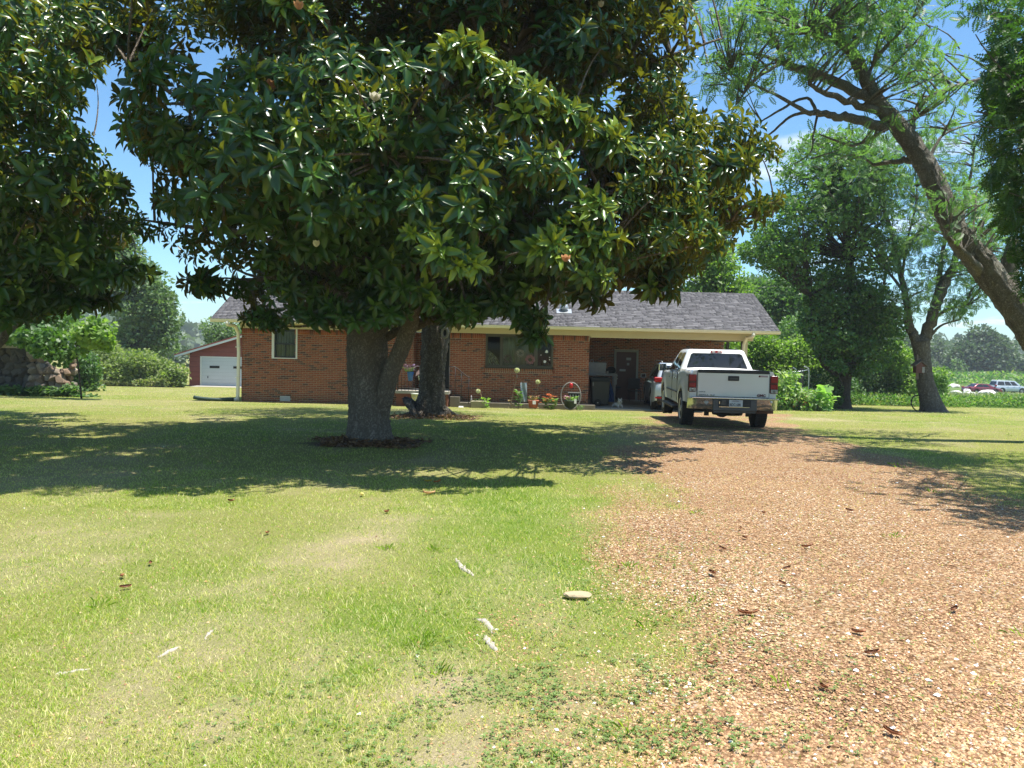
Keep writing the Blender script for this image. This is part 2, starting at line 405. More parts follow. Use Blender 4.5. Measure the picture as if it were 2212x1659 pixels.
ds = t.nodes.new('ShaderNodeMath'); ds.operation = 'MULTIPLY_ADD'; link(t, vo.outputs['Distance'], ds.inputs[0]); ds.inputs[1].default_value = -1.2; link(t, f2, ds.inputs[2])
bump(t, b, ds.outputs[0], .8, .02)
GM = m
def gattrs(X, Y): return {'drive': drive_m(X, Y), 'dry': dry_m(X, Y), 'lush': lush_m(X, Y), 'duff': np.clip(duff_m(X, Y), 0, 1), 'field': np.clip((Y-(44+.12*(8-X)+1.5*(noise2(X, Y, .2, 2, 4)-.5)*4))/1.5, 0, 1)*(X > 16)}
me = np_mesh('ground', np.column_stack([X, Y, height(X, Y)]), Fc, gattrs(X, Y), GM, True)
obj('ground', me, kind='structure')
# driveway: a slightly crowned sheet of gravel whose ragged edges dip into the lawn
yy = np.arange(-5, 27.6, .18); uu = np.linspace(0, 1, 60)
Yg, Ug = np.meshgrid(yy, uu, indexing='ij')
xl = np.interp(Yg, DL[:, 1], DL[:, 0])+.1; xr = np.minimum(np.interp(Yg, DR[:, 1], DR[:, 0])-.1, 22)
Xg = xl + (xr-xl)*Ug; e = np.minimum(Xg-xl, xr-Xg)
Zg = height(Xg.ravel(), Yg.ravel()) + np.clip(e.ravel()*.05, 0, .025) - .012 + (noise2(Xg.ravel(), Yg.ravel(), 2, 2, 8)-.5)*.012
i = np.arange(Xg.size).reshape(Xg.shape); Fc2 = np.stack([i[:-1, :-1], i[:-1, 1:], i[1:, 1:], i[1:, :-1]], -1).reshape(-1, 4)[:, ::-1]
me = np_mesh('driveway', np.column_stack([Xg.ravel(), Yg.ravel(), Zg]), Fc2, gattrs(Xg.ravel(), Yg.ravel()), GM, True)
obj('driveway', me, kind='structure')
def topz(x, y):
    e = drive_d(x, y)
    return height(x, y) + np.clip(np.clip((e-.1)*.05, 0, .025)-.012, 0, 1)*(y < 27.6)

# ---- grass blades
def excl(x, y):
    m_ = (y > 27.0) & (x > -4.2) & (x < 9.6) & (y < 36); m_ |= (y > 27.93) & (x > -9.95) & (x < 9.6) & (y < 36)
    m_ |= np.hypot(x+2.62, y-13.6) < .55; m_ |= np.hypot(x+2.1, y-20.2) < .55
    return m_
def blades(n, y0, y1, dens_pow, h, wd, name, tri=False, xlim=.72, only_dry=False):
    u = RNG.random(n)
    y = (y0**(-dens_pow) + u*(y1**(-dens_pow)-y0**(-dens_pow)))**(-1/dens_pow)
    x = (RNG.random(n)*2-1)*(xlim*y+.6)
    d = drive_m(x, y); dry = dry_m(x, y); lu = lush_m(x, y); du = np.clip(duff_m(x, y), 0, 1)
    prob = (1-.93*np.clip(d*1.15, 0, 1))*(1-.55*dry)*(1-.9*du)
    if only_dry: prob = np.clip(dry*1.6, 0, 1)*(1-.7*d)*(1-du)
    k = (RNG.random(n) < prob) & ~excl(x, y)
    x, y, dry, lu, d = x[k], y[k], dry[k], lu[k], d[k]; n = len(x)
    z = topz(x, y)-.004
    H = h*(.5+.9*RNG.random(n))*(.8+.45*lu)*(1-.35*dry)*(.55+.9*noise2(x, y, 7, 2, 77)); a = RNG.random(n)*2*pi; ca, sa = np.cos(a), np.sin(a)
    lean = (.35+.75*RNG.random(n))*H; wb = wd*(.7+.6*RNG.random(n))*(1+.055*y)
    b2 = RNG.random(n)*2*pi; sx, sy = np.cos(b2)*wb, np.sin(b2)*wb
    straw = (RNG.random(n) < (.24+.55*dry+.25*d+only_dry*.3))
    lv = np.where(straw, .78+.22*RNG.random(n), np.clip(.0+.56*RNG.random(n)+.18*(1-lu), 0, .7)*(1-.35*lu))
    p0 = np.stack([x-sx, y-sy, z], -1); p1 = np.stack([x+sx, y+sy, z], -1)
    tp = np.stack([x+ca*lean, y+sa*lean, z+H*.85], -1)
    if tri:
        V = np.stack([p0, p1, tp], 1); Fc = np.arange(n*3).reshape(n, 3); k_ = 3
        return np_mesh(name, V.reshape(-1, 3), Fc, {'lv': np.repeat(lv, 3)}, GRM)
    m0 = np.stack([x-sx*.8+ca*lean*.35, y-sy*.8+sa*lean*.35, z+H*.6], -1); m1 = np.stack([x+sx*.8+ca*lean*.35, y+sy*.8+sa*lean*.35, z+H*.6], -1)
    V = np.stack([p0, p1, m1, m0, tp], 1); o5 = (np.arange(n)*5)[:, None]
    Fc = np.concatenate([o5+[0, 1, 2], o5+[0, 2, 3], o5+[3, 2, 4]])
    return np_mesh(name, V.reshape(-1, 3), Fc, {'lv': np.repeat(lv, 5)}, GRM)
GRM = leafmat('grass_blade', [(.11, .20, .015), (.20, .29, .03), (.31, .37, .06), (.50, .46, .20), (.62, .54, .31)], rough=.55, trans=.35)
obj('grass', blades(60000, 2.2, 8, .8, .040, .0017, 'grass_near'), kind='stuff')
obj('grass', blades(430000, 2.2, 10, .7, .026, .0022, 'grass_low', True), kind='stuff')
obj('grass', blades(60000, 2.2, 12, .7, .016, .0028, 'grass_straw', True, only_dry=True), kind='stuff')
obj('grass', blades(240000, 7.5, 30, .55, .036, .0021, 'grass_mid', True), kind='stuff')
obj('grass', blades(60000, 28, 46, .5, .045, .003, 'grass_far', True), kind='stuff')
# clover and weeds low in the lawn near the driveway
cpos = []
for px, py, r, n in ((1400, 1480, .35, 1300), (1290, 1600, .45, 1300), (1100, 1640, .4, 900), (1500, 1400, .35, 500), (1320, 1240, .5, 700), (900, 1640, .35, 500), (1180, 1560, .3, 600), (1450, 1200, .5, 500)):
    c_ = G(px, py); q = RNG.normal(size=(int(n*1.0), 2))*r*1.5 + c_[:2]; q = q[noise2(q[:, 0], q[:, 1], 5, 3, 61) + RNG.random(len(q))*.35 > .68]; cpos.append(q)
q = np.vstack(cpos); cp = np.column_stack([q, topz(q[:, 0], q[:, 1])+.008+.02*RNG.random(len(q))])
cp = np.repeat(cp, 3, 0); n = len(cp); an = np.tile([0, 2.09, 4.19], n//3)+np.repeat(RNG.random(n//3)*6, 3)
cm = leafmat('clover_leaf', [(.10, .17, .04), (.15, .22, .06), (.20, .28, .08)], rough=.5, trans=.25)
me = leaves('clover', T_RHO, cp, np.stack([np.cos(an), np.sin(an), .25+0*an], -1), np.tile([0, 0, 1.], (n, 1))+rdir(n)*.3, .013+.006*RNG.random(n), .012, RNG.random(n), cm)
obj('clover', me, kind='stuff')
# coarse grass tufts
tp_ = []
for _ in range(46):
    y = 2.6+RNG.random()**1.6*16; x = (RNG.random()*2-1)*(.7*y)
    if drive_d(np.array([x]), np.array([y]))[0] > .9 and RNG.random() > .25: continue
    k = RNG.integers(8, 20); c_ = np.array([x, y]); q = c_+RNG.normal(size=(k, 2))*.035
    tp_.append(np.column_stack([q, q-c_]))
q = np.vstack(tp_); n = len(q); q3 = np.column_stack([q[:, :2], topz(q[:, 0], q[:, 1])])
ax = np.column_stack([q[:, 2:]*14+RNG.normal(size=(n, 2))*.35, .6+.5*RNG.random(n)])
obj('grass', leaves('grass_tufts', T_MAG, q3, ax, rdir(n)+[0, 0, .5], .035+.035*RNG.random(n), .005, .4*RNG.random(n)+.1, GRM), kind='stuff')

# ---- pebbles on the driveway
pm_, t, b = nodes('pebble')
col = ramp(t, attr(t, 'lv'), [(0, (.19, .10, .055)), (.2, (.36, .19, .10)), (.5, (.50, .305, .16)), (.8, (.58, .405, .235)), (.95, (.62, .53, .42)), (1, (.74, .71, .68))])
link(t, col, b.inputs['Base Color']); b.inputs['Roughness'].default_value = .75; b.inputs['Specular IOR Level'].default_value = .3
def pebbles(n, y0, y1, size, name, pw=1.0):
    u = RNG.random(n); y = (y0**(-pw)+u*(y1**(-pw)-y0**(-pw)))**(-1/pw); x = (RNG.random(n)*2-1)*(.72*y+.5)
    d = drive_m(x, y); k = RNG.random(n) < np.clip((d-.05)*1.3, 0.012, 1); x, y = x[k], y[k]; n = len(x)
    s = size*(.55+.7*RNG.random(n)**2*1.2)*(1+.03*y); big = RNG.random(n) < .006; s = np.where(big, s*1.7, s)
    o = np.array([(1, 0, 0), (0, 1, 0), (-1, 0, 0), (0, -1, 0), (0, 0, 1), (0, 0, -1)], float)
    V = o[None]*(1+.5*(RNG.random((n, 6, 1))-.5)); V = V + .18*(RNG.random((n, 6, 3))-.5)
    sc = np.stack([np.ones(n), .6+.4*RNG.random(n), .45+.3*RNG.random(n)], -1); V = V*sc[:, None]*s[:, None, None]
    a = RNG.random(n)*2*pi; ca, sa = np.cos(a)[:, None], np.sin(a)[:, None]
    V = np.stack([V[..., 0]*ca-V[..., 1]*sa, V[..., 0]*sa+V[..., 1]*ca, V[..., 2]], -1)
    V += np.stack([x, y, topz(x, y)+s*.25], -1)[:, None]
    f = np.array([(0, 1, 4), (1, 2, 4), (2, 3, 4), (3, 0, 4), (1, 0, 5), (2, 1, 5), (3, 2, 5), (0, 3, 5)])[:4]
    Fc = f[None]+(np.arange(n)*6)[:, None, None]
    lv = np.clip(RNG.random(n)*.85 + (noise2(x, y, 1.3, 3, 91)-.5)*.8, 0, .93); lv = np.where(RNG.random(n) < .012, 1.0, lv); lv = np.where(big & (RNG.random(n) < .6), 1, lv)
    return np_mesh(name, V.reshape(-1, 3), Fc.reshape(-1, 3), {'lv': np.repeat(lv, 6)}, pm_, True)
obj('gravel', pebbles(150000, 2.4, 11, .0074, 'gravel_near', .9), kind='stuff')

# ---- leaf litter under the trees
lit = leafmat('dead_leaf', [(.10, .045, .02), (.20, .10, .045), (.32, .19, .09)], rough=.6, trans=.1)
def litter(n, cx, cy, r, L_):
    a = RNG.random(n)*2*pi; q = r*np.sqrt(RNG.random(n))*(.8+.45*np.sin(a*3+1)*np.sin(a*2))+np.abs(RNG.normal(size=n))*.12; x = cx+np.cos(a)*q; y = cy+np.sin(a)*q*.8
    z = topz(x, y)+.01+.09*np.clip(1-q/r, 0, 1)*RNG.random(n)
    return leaves('leaf_litter', T_MAG, np.column_stack([x, y, z]), rdir(n)*[1, 1, .3], rdir(n)*.5+[0, 0, 1], L_*(.6+.6*RNG.random(n)), L_*.42, RNG.random(n), lit)
obj('leaf_litter', litter(1800, -2.5, 13.35, .98, .10), kind='stuff')
obj('leaf_litter', litter(900, -2.1, 19.7, 1.3, .10), kind='stuff')
# ================================================================== brick house
WY = 28.0; ZB = -.50; ZT = 2.21; WXL, WXR = -9.86, 2.785
BK = .30
brickm, t, b = nodes('brick')
bc = ramp(t, attr(t, 'lv'), [(0, (.045, .032, .03)), (.10, (.11, .045, .032)), (.22, (.30, .078, .030)), (.6, (.45, .12, .040)), (.9, (.53, .175, .07)), (1, (.46, .26, .16))])
oi = t.nodes.new('ShaderNodeObjectInfo')
bc = mixc(t, noise_fac(t, 45, 4, None), bc, (.16, .07, .05), 'MIX'); bc2 = mixc(t, noise_fac(t, 30, 4), bc, (1.25, 1.2, 1.15), 'MULTIPLY')
ge = t.nodes.new('ShaderNodeNewGeometry'); sp = t.nodes.new('ShaderNodeSeparateXYZ'); link(t, ge.outputs['Position'], sp.inputs[0])
mr = t.nodes.new('ShaderNodeMapRange'); mr.inputs['From Min'].default_value = -.05; mr.inputs['From Max'].default_value = -.45; link(t, sp.outputs['Z'], mr.inputs[0])
mm = t.nodes.new('ShaderNodeMath'); mm.operation = 'MULTIPLY'; link(t, mr.outputs[0], mm.inputs[0]); link(t, noise_fac(t, 1.3, 4, ge.outputs['Position']), mm.inputs[1])
bc2 = mixc(t, mm.outputs[0], bc2, (.10, .085, .045)); link(t, bc2, b.inputs['Base Color']); b.inputs['Roughness'].default_value = .9
bump(t, b, noise_fac(t, 90, 3), .35, .004)
mortar = pm('mortar', (.60, .50, .37), .95, .25, 9, .3)
cream = pm('cream_trim', (.70, .61, .42), .5, .06, 3); creamg = pm('gutter_metal', (.85, .80, .64), .4, .05, 2)
white = pm('white_paint', (.78, .77, .73), .5, .06, 4); brown = pm('bronze_frame', (.10, .088, .062), .45, .15, 10)
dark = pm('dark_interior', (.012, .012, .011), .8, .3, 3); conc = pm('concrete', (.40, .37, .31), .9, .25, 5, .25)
glass, t, b = nodes('window_glass')
b.inputs['Base Color'].default_value = (.55, .6, .58, 1); b.inputs['Roughness'].default_value = .03
b.inputs['Specular IOR Level'].default_value = .6
tr = t.nodes.new('ShaderNodeBsdfTransparent'); tr.inputs['Color'].default_value = (.72, .76, .72, 1); gl = t.nodes.new('ShaderNodeBsdfGlossy'); gl.inputs['Roughness'].default_value = .02
fr = t.nodes.new('ShaderNodeFresnel'); fr.inputs['IOR'].default_value = 1.28; ms = t.nodes.new('ShaderNodeMixShader')
link(t, fr.outputs[0], ms.inputs[0]); link(t, tr.outputs[0], ms.inputs[1]); link(t, gl.outputs[0], ms.inputs[2]); link(t, ms.outputs[0], t.nodes['Material Output'].inputs['Surface'])

house = thing('brick_house', (-3.5, 28, -.47), 'low red brick ranch house with grey shingle roof, cream gutter and open carport', 'house')
# -- wall cores (mortar), openings cut by building around them
OPEN = [(-8.66, -7.93, 1.20, 2.21, 'small'), (-.985, 1.466, 1.0, 2.17, 'picture'), (-8.45, -8.07, -.405, -.22, 'vent')]
REC = (-3.62, -2.28, 1.1)                            # entry recess x0, x1, depth
def wall_rects(x0, x1, z0, z1, ops):
    xs_ = sorted({x0, x1, *[o[0] for o in ops], *[o[1] for o in ops]}); out_ = []
    for a, c in zip(xs_[:-1], xs_[1:]):
        zz = [(o[2], o[3]) for o in ops if o[0] <= a+1e-6 and o[1] >= c-1e-6]; z = z0
        for p, q in sorted(zz):
            if p > z+1e-6: out_.append((a, c, z, p))
            z = max(z, q)
        if z1 > z+1e-6: out_.append((a, c, z, z1))
    return out_
bm = bmesh.new()
for a, c, p, q in wall_rects(WXL, REC[0], ZB, ZT, [OPEN[0]]+[OPEN[2]]) + wall_rects(REC[1], WXR, ZB, ZT, [OPEN[1]]):
    bx(bm, a+.001, c-.001, WY+.012, WY+.24, p, q)
bx(bm, REC[0]-.2, REC[0]-.012, WY+.25, WY+REC[2], ZB, ZT); bx(bm, REC[1]+.012, REC[1]+.2, WY+.25, WY+REC[2]-.1, ZB, ZT)
bx(bm, REC[0]-.2, REC[1]-1.0, WY+REC[2]+.012, WY+REC[2]+.2, ZB, ZT)
bx(bm, WXR-.22, WXR-.012, WY+.25, 33.2, ZB, ZT)      # carport side wall
bx(bm, WXR, 9.1, 33.212, 33.4, ZB, ZT+.1)
bx(bm, WXL+.012, WXL+.2, WY+.25, 33.4, ZB, ZT); bx(bm, WXL, WXR, 33.2, 33.39, ZB, ZT)
obj('wall', bm, house, mortar)
# -- bricks
bt = bmesh.new(); bx(bt, 0, .194, 0, .05, 0, .057); btme = {}
def brickmesh(k, l):
    key = (k, l)
    if key not in btme:
        b_ = bmesh.new(); bx(b_, .003, l-.003, 0, .05, 0, .054); me = bpy.data.meshes.new('brick'); b_.to_mesh(me); b_.free()
        a = me.attributes.new('lv', 'FLOAT', 'POINT'); a.data.foreach_set('value', [k/11]*len(me.vertices)); me.materials.append(brickm); btme[key] = me
    return btme[key]
def lvpick():
    r = random.random()
    return 0 if r < .07 else 1 if r < .13 else 11 if r < .125 else random.choice((3, 4, 5, 6, 6, 7, 7, 8, 9))
PZ = (ZT-ZB)/40
bl = []                                             # (x,y,z,dir,len,k)
def lay(x0, x1, y, z0, z1, ops, d=0, soldier=True):
    row = 0; z = z0
    while z < z1-.03:
        x = x0 - (.1015 if row % 2 else 0)
        while x < x1-.01:
            a, c = max(x, x0), min(x+.195, x1)
            segs = [(a, c)]
            for o in ops:
                if z+PZ > o[2]+.01 and z < o[3]-.01:
                    n_ = []
                    for s0, s1 in segs:
                        if o[1] <= s0 or o[0] >= s1: n_.append((s0, s1))
                        else:
                            if o[0] > s0: n_.append((s0, o[0]))
                            if o[1] < s1: n_.append((o[1], s1))
                    segs = n_
            for s0, s1 in segs:
                if s1-s0 > .03: bl.append((s0, y+random.uniform(-.003, .003), z+.005, d, s1-s0, lvpick()))
            x += .203
        z += PZ; row += 1
lay(WXL, REC[0], WY, ZB, ZT-.2, OPEN[:1]+OPEN[2:]); lay(REC[1], WXR, WY, ZB, ZT-.2, [(-.985, 1.466, .78, 2.3)])
lay(WXL, REC[0], WY, ZT-.2+.0001, ZT-.2+.001, [])
# carport back wall, its side wall, recess walls
DOORX = (4.38, 5.42)
lay(WXR, 9.1, 33.2, -.40, ZT+.05, [(DOORX[0], DOORX[1], -1, 1.73)])
lay(REC[0], REC[1]-1.0, WY+REC[2], ZB, ZT, [])
for X_, y0_, y1_, sg in ((WXR, WY+.05, 33.2, 1), (REC[0], WY+.05, WY+REC[2], 1), (REC[1], WY+.05, WY+REC[2]-.1, -1), (WXL, WY+.05, 33.4, -1)):
    z = ZB; row = 0
    while z < ZT-.03:
        y = y0_-(.1 if row % 2 else 0)
        while y < y1_:
            a, c = max(y, y0_), min(y+.195, y1_)
            if c-a > .03: bl.append((X_, a, z+.005, 1 if sg > 0 else -1, c-a, lvpick()))
            y += .203
        z += PZ; row += 1
# soldier course under the eave and brick sill courses under the picture window (stood on end)
sol = []
for xa, xb in ((WXL, -8.66), (-7.93, REC[0]), (REC[1], -.985), (1.466, WXR)):
    x = xa
    while x < xb-.03: sol.append((x, ZT-.195, min(.06, xb-x-.008), .19)); x += .068
x = -1.02
while x < 1.50: sol.append((x, .87, .048, .125)); sol.append((x, .80, .045, .058)); x += .068
def bmat_of(e):
    x, y, z, d, l, k = e
    return Matrix.Translation((x, y, z)) if d == 0 else Matrix.Translation((x, y, z)) @ Matrix.Rotation(pi/2, 4, 'Z') @ (Matrix.Translation((0, -.0, 0)) if d > 0 else Matrix.Translation((0, -.05, 0)))
# the 300 that show largest: face bricks right of the entry, clear of the trees
front = [e for e in bl if e[3] == 0 and abs(e[1]-WY) < .01 and e[4] > .18 and (1.5 < e[0] or (-2.2 < e[0] < -1.1)) and -.2 < e[2] < 1.9]
random.shuffle(front); chosen = set(id(e) for e in sorted(front, key=lambda e: (-(e[0] > 1.5), e[2]))[:300])
Vb = []; Fb = []; lb = []
cube_f = np.array([(3, 2, 1, 0), (4, 5, 6, 7), (0, 1, 5, 4), (1, 2, 6, 5), (2, 3, 7, 6), (3, 0, 4, 7)])
def addb(M_, x0, x1, y0, y1, z0, z1, lv):
    o = len(Vb)*8; Vb.append([tuple(M_ @ Vector(c)) for c in ((x0, y0, z0), (x1, y0, z0), (x1, y1, z0), (x0, y1, z0), (x0, y0, z1), (x1, y0, z1), (x1, y1, z1), (x0, y1, z1))])
    Fb.append(cube_f+o); lb.extend([lv]*8)
for e in bl:
    if id(e) in chosen:
        obj('brick', brickmesh(e[5], .195), house, None, loc=e[:3])
    else: addb(bmat_of(e), .003, e[4]-.003, 0, .05, 0, PZ-.014, e[5]/11)
for x, z, w_, h_ in sol: addb(Matrix(), x, x+w_, WY-.002, WY+.05, z, z+h_, lvpick()/11)
me = np_mesh('brickwork', np.array(Vb).reshape(-1, 3), np.concatenate(Fb), {'lv': lb}, brickm)
obj('brickwork', me, house, kind='stuff')
# efflorescence / old mortar smears below the picture window
# -- frieze, soffit, gutter, roof
EY = 27.4; GX0, GX1 = -10.75, 9.47; RY = 30.6; EZ, RZ = 2.50, 4.06; BY = 33.8
obj('frieze', box(WXL-.05, 8.72, WY-.03, WY+.0-.005, ZT, 2.41), house, cream)
obj('frieze', box(WXR+.03, 8.72, WY-.003, WY+.22, ZT-.06, 2.37), house, cream)
obj('soffit', box(GX0+.08, GX1-.08, EY+.06, WY+.3, 2.405, 2.42), house, pm('soffit_brown', (.20, .15, .10), .7))
obj('gable_soffit', box(8.74, GX1-.1, WY-.02, BY-.1, 2.41, 2.43), house, white)
obj('carport_ceiling', box(WXR, 8.74, WY+.3, 33.2, 2.37, 2.39), house, pm('ceiling_grey', (.30, .28, .25), .8))
obj('side_beam', box(8.55, 8.74, WY+.22, 33.19, ZT-.06, 2.36), house, cream)
for Yp in (31.0, 29.0): obj('carport_post', box(8.6, 8.70, Yp, Yp+.1, -.42, ZT-.06), house, pm('post_dark', (.05, .045, .04), .5))
obj('carport_post', box(8.42, 8.54, WY+.04, WY+.16, -.42, ZT-.06), house, cream)
bm = bmesh.new()                                     # K-style gutter profile run along the eave
prof = [(EY+.05, 2.395), (EY-.02, 2.395), (EY-.05, 2.43), (EY-.065, 2.47), (EY-.075, 2.505), (EY-.06, 2.505), (EY-.05, 2.47), (EY+.04, 2.45), (EY+.05, 2.505)]
poly_ext(bm, prof, 'yz', GX0-.02, GX1+.02); obj('gutter', bm, house, creamg)
# roof deck
bm = bmesh.new()
sl_ = (RZ-EZ)/(RY-EY)
poly_ext(bm, [(EY-.03, EZ+.0), (RY, RZ-.03), (BY+.03, EZ+.0), (BY+.03, EZ-.06), (RY, RZ-.12), (EY-.03, EZ-.06)], 'yz', GX0, GX1)
shingle, t, b = nodes('shingle')
sc = ramp(t, attr(t, 'lv'), [(0, (.085, .083, .084)), (.35, (.105, .10, .106)), (.7, (.135, .13, .135)), (1, (.18, .172, .176))])
sc = mixc(t, noise_fac(t, 60, 3), sc, (.8, .8, .82), 'MULTIPLY'); link(t, sc, b.inputs['Base Color']); b.inputs['Roughness'].default_value = .95
bump(t, b, noise_fac(t, 300, 2, lo=0, hi=1), .3, .003)
obj('roof', bm, house, shingle)
bm = bmesh.new()
for X0 in (GX0-.012, GX1-.028):
    poly_ext(bm, [(EY-.0, EZ-.07), (RY, RZ-.13), (BY, EZ-.07), (BY, EZ-.18), (RY, RZ-.27), (EY-.0, EZ-.10)], 'yz', X0, X0+.04)
obj('rake_board', bm, house, cream)
for X0 in (WXL, 8.56):
    bm = bmesh.new(); poly_ext(bm, [(WY+.1, 2.37), (RY, RZ-.2), (33.3, 2.37)], 'yz', X0, X0+.1); obj('gable_wall', bm, house, cream)
slope = math.atan(sl_); slen = (RY-EY)/math.cos(slope); exp_ = .14
rows = int(slen/exp_)+1
Vs = []; Ls = []; shing_obj = []
for r in range(rows):
    d0 = r*exp_; x = GX0 - random.random()*.2
    while x < GX1:
        wd_ = random.choice((.10, .14, .18, .22, .27)); a, c = max(x, GX0), min(x+wd_, GX1); lv = random.choice((.15, .3, .4, .5, .55, .65, .8, 1))*random.uniform(.8, 1)
        th = random.choice((.007, .013)); L_ = min(exp_+.02, slen-d0+.01)
        if c-a > .02: Vs.append((a+.001, c-.001, d0, L_, th)); Ls.append(lv)
        x += wd_
ca, sa = math.cos(slope), math.sin(slope)
def rp(x, d, h): return (x, EY-.035+d*ca - h*sa, EZ+.002 + d*sa + h*ca)
cand = [i for i, v in enumerate(Vs) if 2.0 < v[0] < 9 and v[1]-v[0] > .17 and v[2] < 2.6]
random.shuffle(cand); ch = set(cand[:300])
V_, F_, l_ = [], [], []; shm = {}
for i, (a, c, d0, L_, th) in enumerate(Vs):
    if i in ch:
        key = (round(c-a, 3), round(th, 3), round(Ls[i]*6), round(L_, 3))
        if key not in shm:
            b_ = bmesh.new(); wv = c-a
            vs = [b_.verts.new(q) for q in ((0, 0, 0), (wv, 0, 0), (wv, L_, 0), (0, L_, 0), (0, 0, th+.006), (wv, 0, th+.006), (wv, L_, .003), (0, L_, .003))]
            for f in cube_f: b_.faces.new([vs[k] for k in f])
            m_ = bpy.data.meshes.new('shingle'); b_.to_mesh(m_); b_.free(); at = m_.attributes.new('lv', 'FLOAT', 'POINT'); at.data.foreach_set('value', [round(Ls[i]*6)/6]*8); m_.materials.append(shingle); shm[key] = m_
        obj('shingle', shm[key], house, None, loc=rp(a, d0, 0), rot=(slope, 0, 0))
    else:
        o = len(V_); V_ += [rp(a, d0, 0), rp(c, d0, 0), rp(c, d0+L_, 0), rp(a, d0+L_, 0), rp(a, d0, th+.006), rp(c, d0, th+.006), rp(c, d0+L_, .003), rp(a, d0+L_, .003)]
        F_.append(cube_f+o); l_ += [Ls[i]]*8
obj('shingles', np_mesh('shingles', V_, np.concatenate(F_), {'lv': l_}, shingle), house, kind='stuff')
bm = bmesh.new(); x = GX0
while x < GX1-.05:
    e_ = min(x+.3, GX1); v = [bm.verts.new(q) for q in ((x, RY-.14, RZ-.055), (e_, RY-.14, RZ-.055), (e_, RY, RZ+.02), (x, RY, RZ+.02), (e_, RY+.14, RZ-.055), (x, RY+.14, RZ-.055))]
    bm.faces.new((v[0], v[1], v[2], v[3])); bm.faces.new((v[3], v[2], v[4], v[5])); x += .3
obj('ridge_cap', bm, house, shingle)
# roof vent (galvanised cap on a flashing)
c_ = P(1218, 680, 28.6); galv = pm('galvanised', (.55, .57, .58), .35, .15, 6, metal=.6)
vz = EZ+(c_[1]-EY)*sl_
bm = bmesh.new(); lathe(bm, [(.10, -.05), (.09, .10), (.17, .11), (.175, .16), (.12, .27), (.03, .32)], 20, c=(c_[0], c_[1], vz)); ve = obj('roof_vent', bm, house, galv)
bm = bmesh.new(); v = [bm.verts.new(rp(c_[0]+dx, (c_[1]-EY)/ca+dy, .028)) for dx, dy in ((-.28, -.2), (.28, -.2), (.28, .2), (-.28, .2))]; bm.faces.new(v)
obj('flashing', bm, house, galv)
# flue pipe behind the ridge
c_ = P(1469, 600, 31.6)
bm = bmesh.new(); lathe(bm, [(.085, 3.4), (.085, 4.95), (.085, 4.96)], 16, c=(c_[0], c_[1], 0)); lathe(bm, [(.05, 4.95), (.05, 5.0), (.15, 5.0), (.15, 5.04), (.05, 5.1)], 16, c=(c_[0], c_[1], 0)); obj('flue_pipe', bm, house, pm('dull_pipe', (.28, .29, .30), .5, metal=.5))
# -- downspouts
def downspout(x0, sgn, zb_, xw):
    bm = bmesh.new()
    pts = [(x0, EY+.0, 2.41), (x0, EY+.0, 2.30), (xw, WY-.09, 2.02), (xw, WY-.09, zb_+.15), (xw+sgn*.02, WY-.13, zb_+.05), (xw+sgn*.08, WY-.25, zb_)]
    rr = tube(bm, smooth_path([(*p, 0) for p in pts], 3)[:, :3], .062, 10); obj('downspout', bm, house, creamg, smooth=False)
    for z in (1.5, .4): obj('strap', box(xw-.075, xw+.075, WY-.155, WY-.02, z, z+.03), house, creamg)
downspout(-10.15, -1, -.42, -9.96); downspout(8.52, 1, -.40, 8.36)
# -- small window
x0, x1, z0, z1 = -8.76, -7.83, 1.13, 2.215
wn = obj('window', box(x0, x0+.09, WY-.025, WY+.06, z0, z1), house, white)
bm = bmesh.new(); bx(bm, x1-.06, x1, WY-.025, WY+.06, z0, z1); bx(bm, x0+.09, x1-.06, WY-.024, WY+.06, z0, z0+.03); obj('casing', bm, wn, white)
bm = bmesh.new(); dk = pm('storm_frame', (.028, .036, .045), .4)
a, c, p, q = x0+.09, x1-.06, z0+.03, z1-.04
for r_ in ((a, c, q-.06, q+.03), (a, c, p, p+.05), (a, a+.045, p, q), (c-.045, c, p, q), (a, c, (p+q)/2-.03, (p+q)/2+.03), ((a+c)/2-.012, (a+c)/2+.012, p, (p+q)/2)): bx(bm, r_[0], r_[1], WY+.0, WY+.04, r_[2], r_[3])
obj('sash', bm, wn, dk); obj('pane', box(a+.01, c-.01, WY+.045, WY+.05, p+.01, q-.01), wn, glass)
def curtain(name, x0, x1, z0, z1, y, col, parent, amp=.02, wl=.11):
    n = int((x1-x0)/.012)+1; bm = bmesh.new(); pv = None
    for i in range(n+1):
        x = x0+(x1-x0)*i/n; yy_ = y + amp*math.sin(2*pi*x/wl+.9*math.sin(x*9)) + .5*amp*math.sin(x*47)
        v = (bm.verts.new((x, yy_, z0)), bm.verts.new((x, yy_, z1)))
        if pv: f = bm.faces.new((pv[0], v[0], v[1], pv[1])); f.smooth = True
        pv = v
    return obj(name, bm, parent, col)
curtain('curtain', a, c, p, q, WY+.12, pm('curtain_grey', (.55, .57, .50), .9, .3, 3), wn)
obj('room_back', box(a-.3, c+.3, WY+.5, WY+.52, p-.4, q), wn, dark)
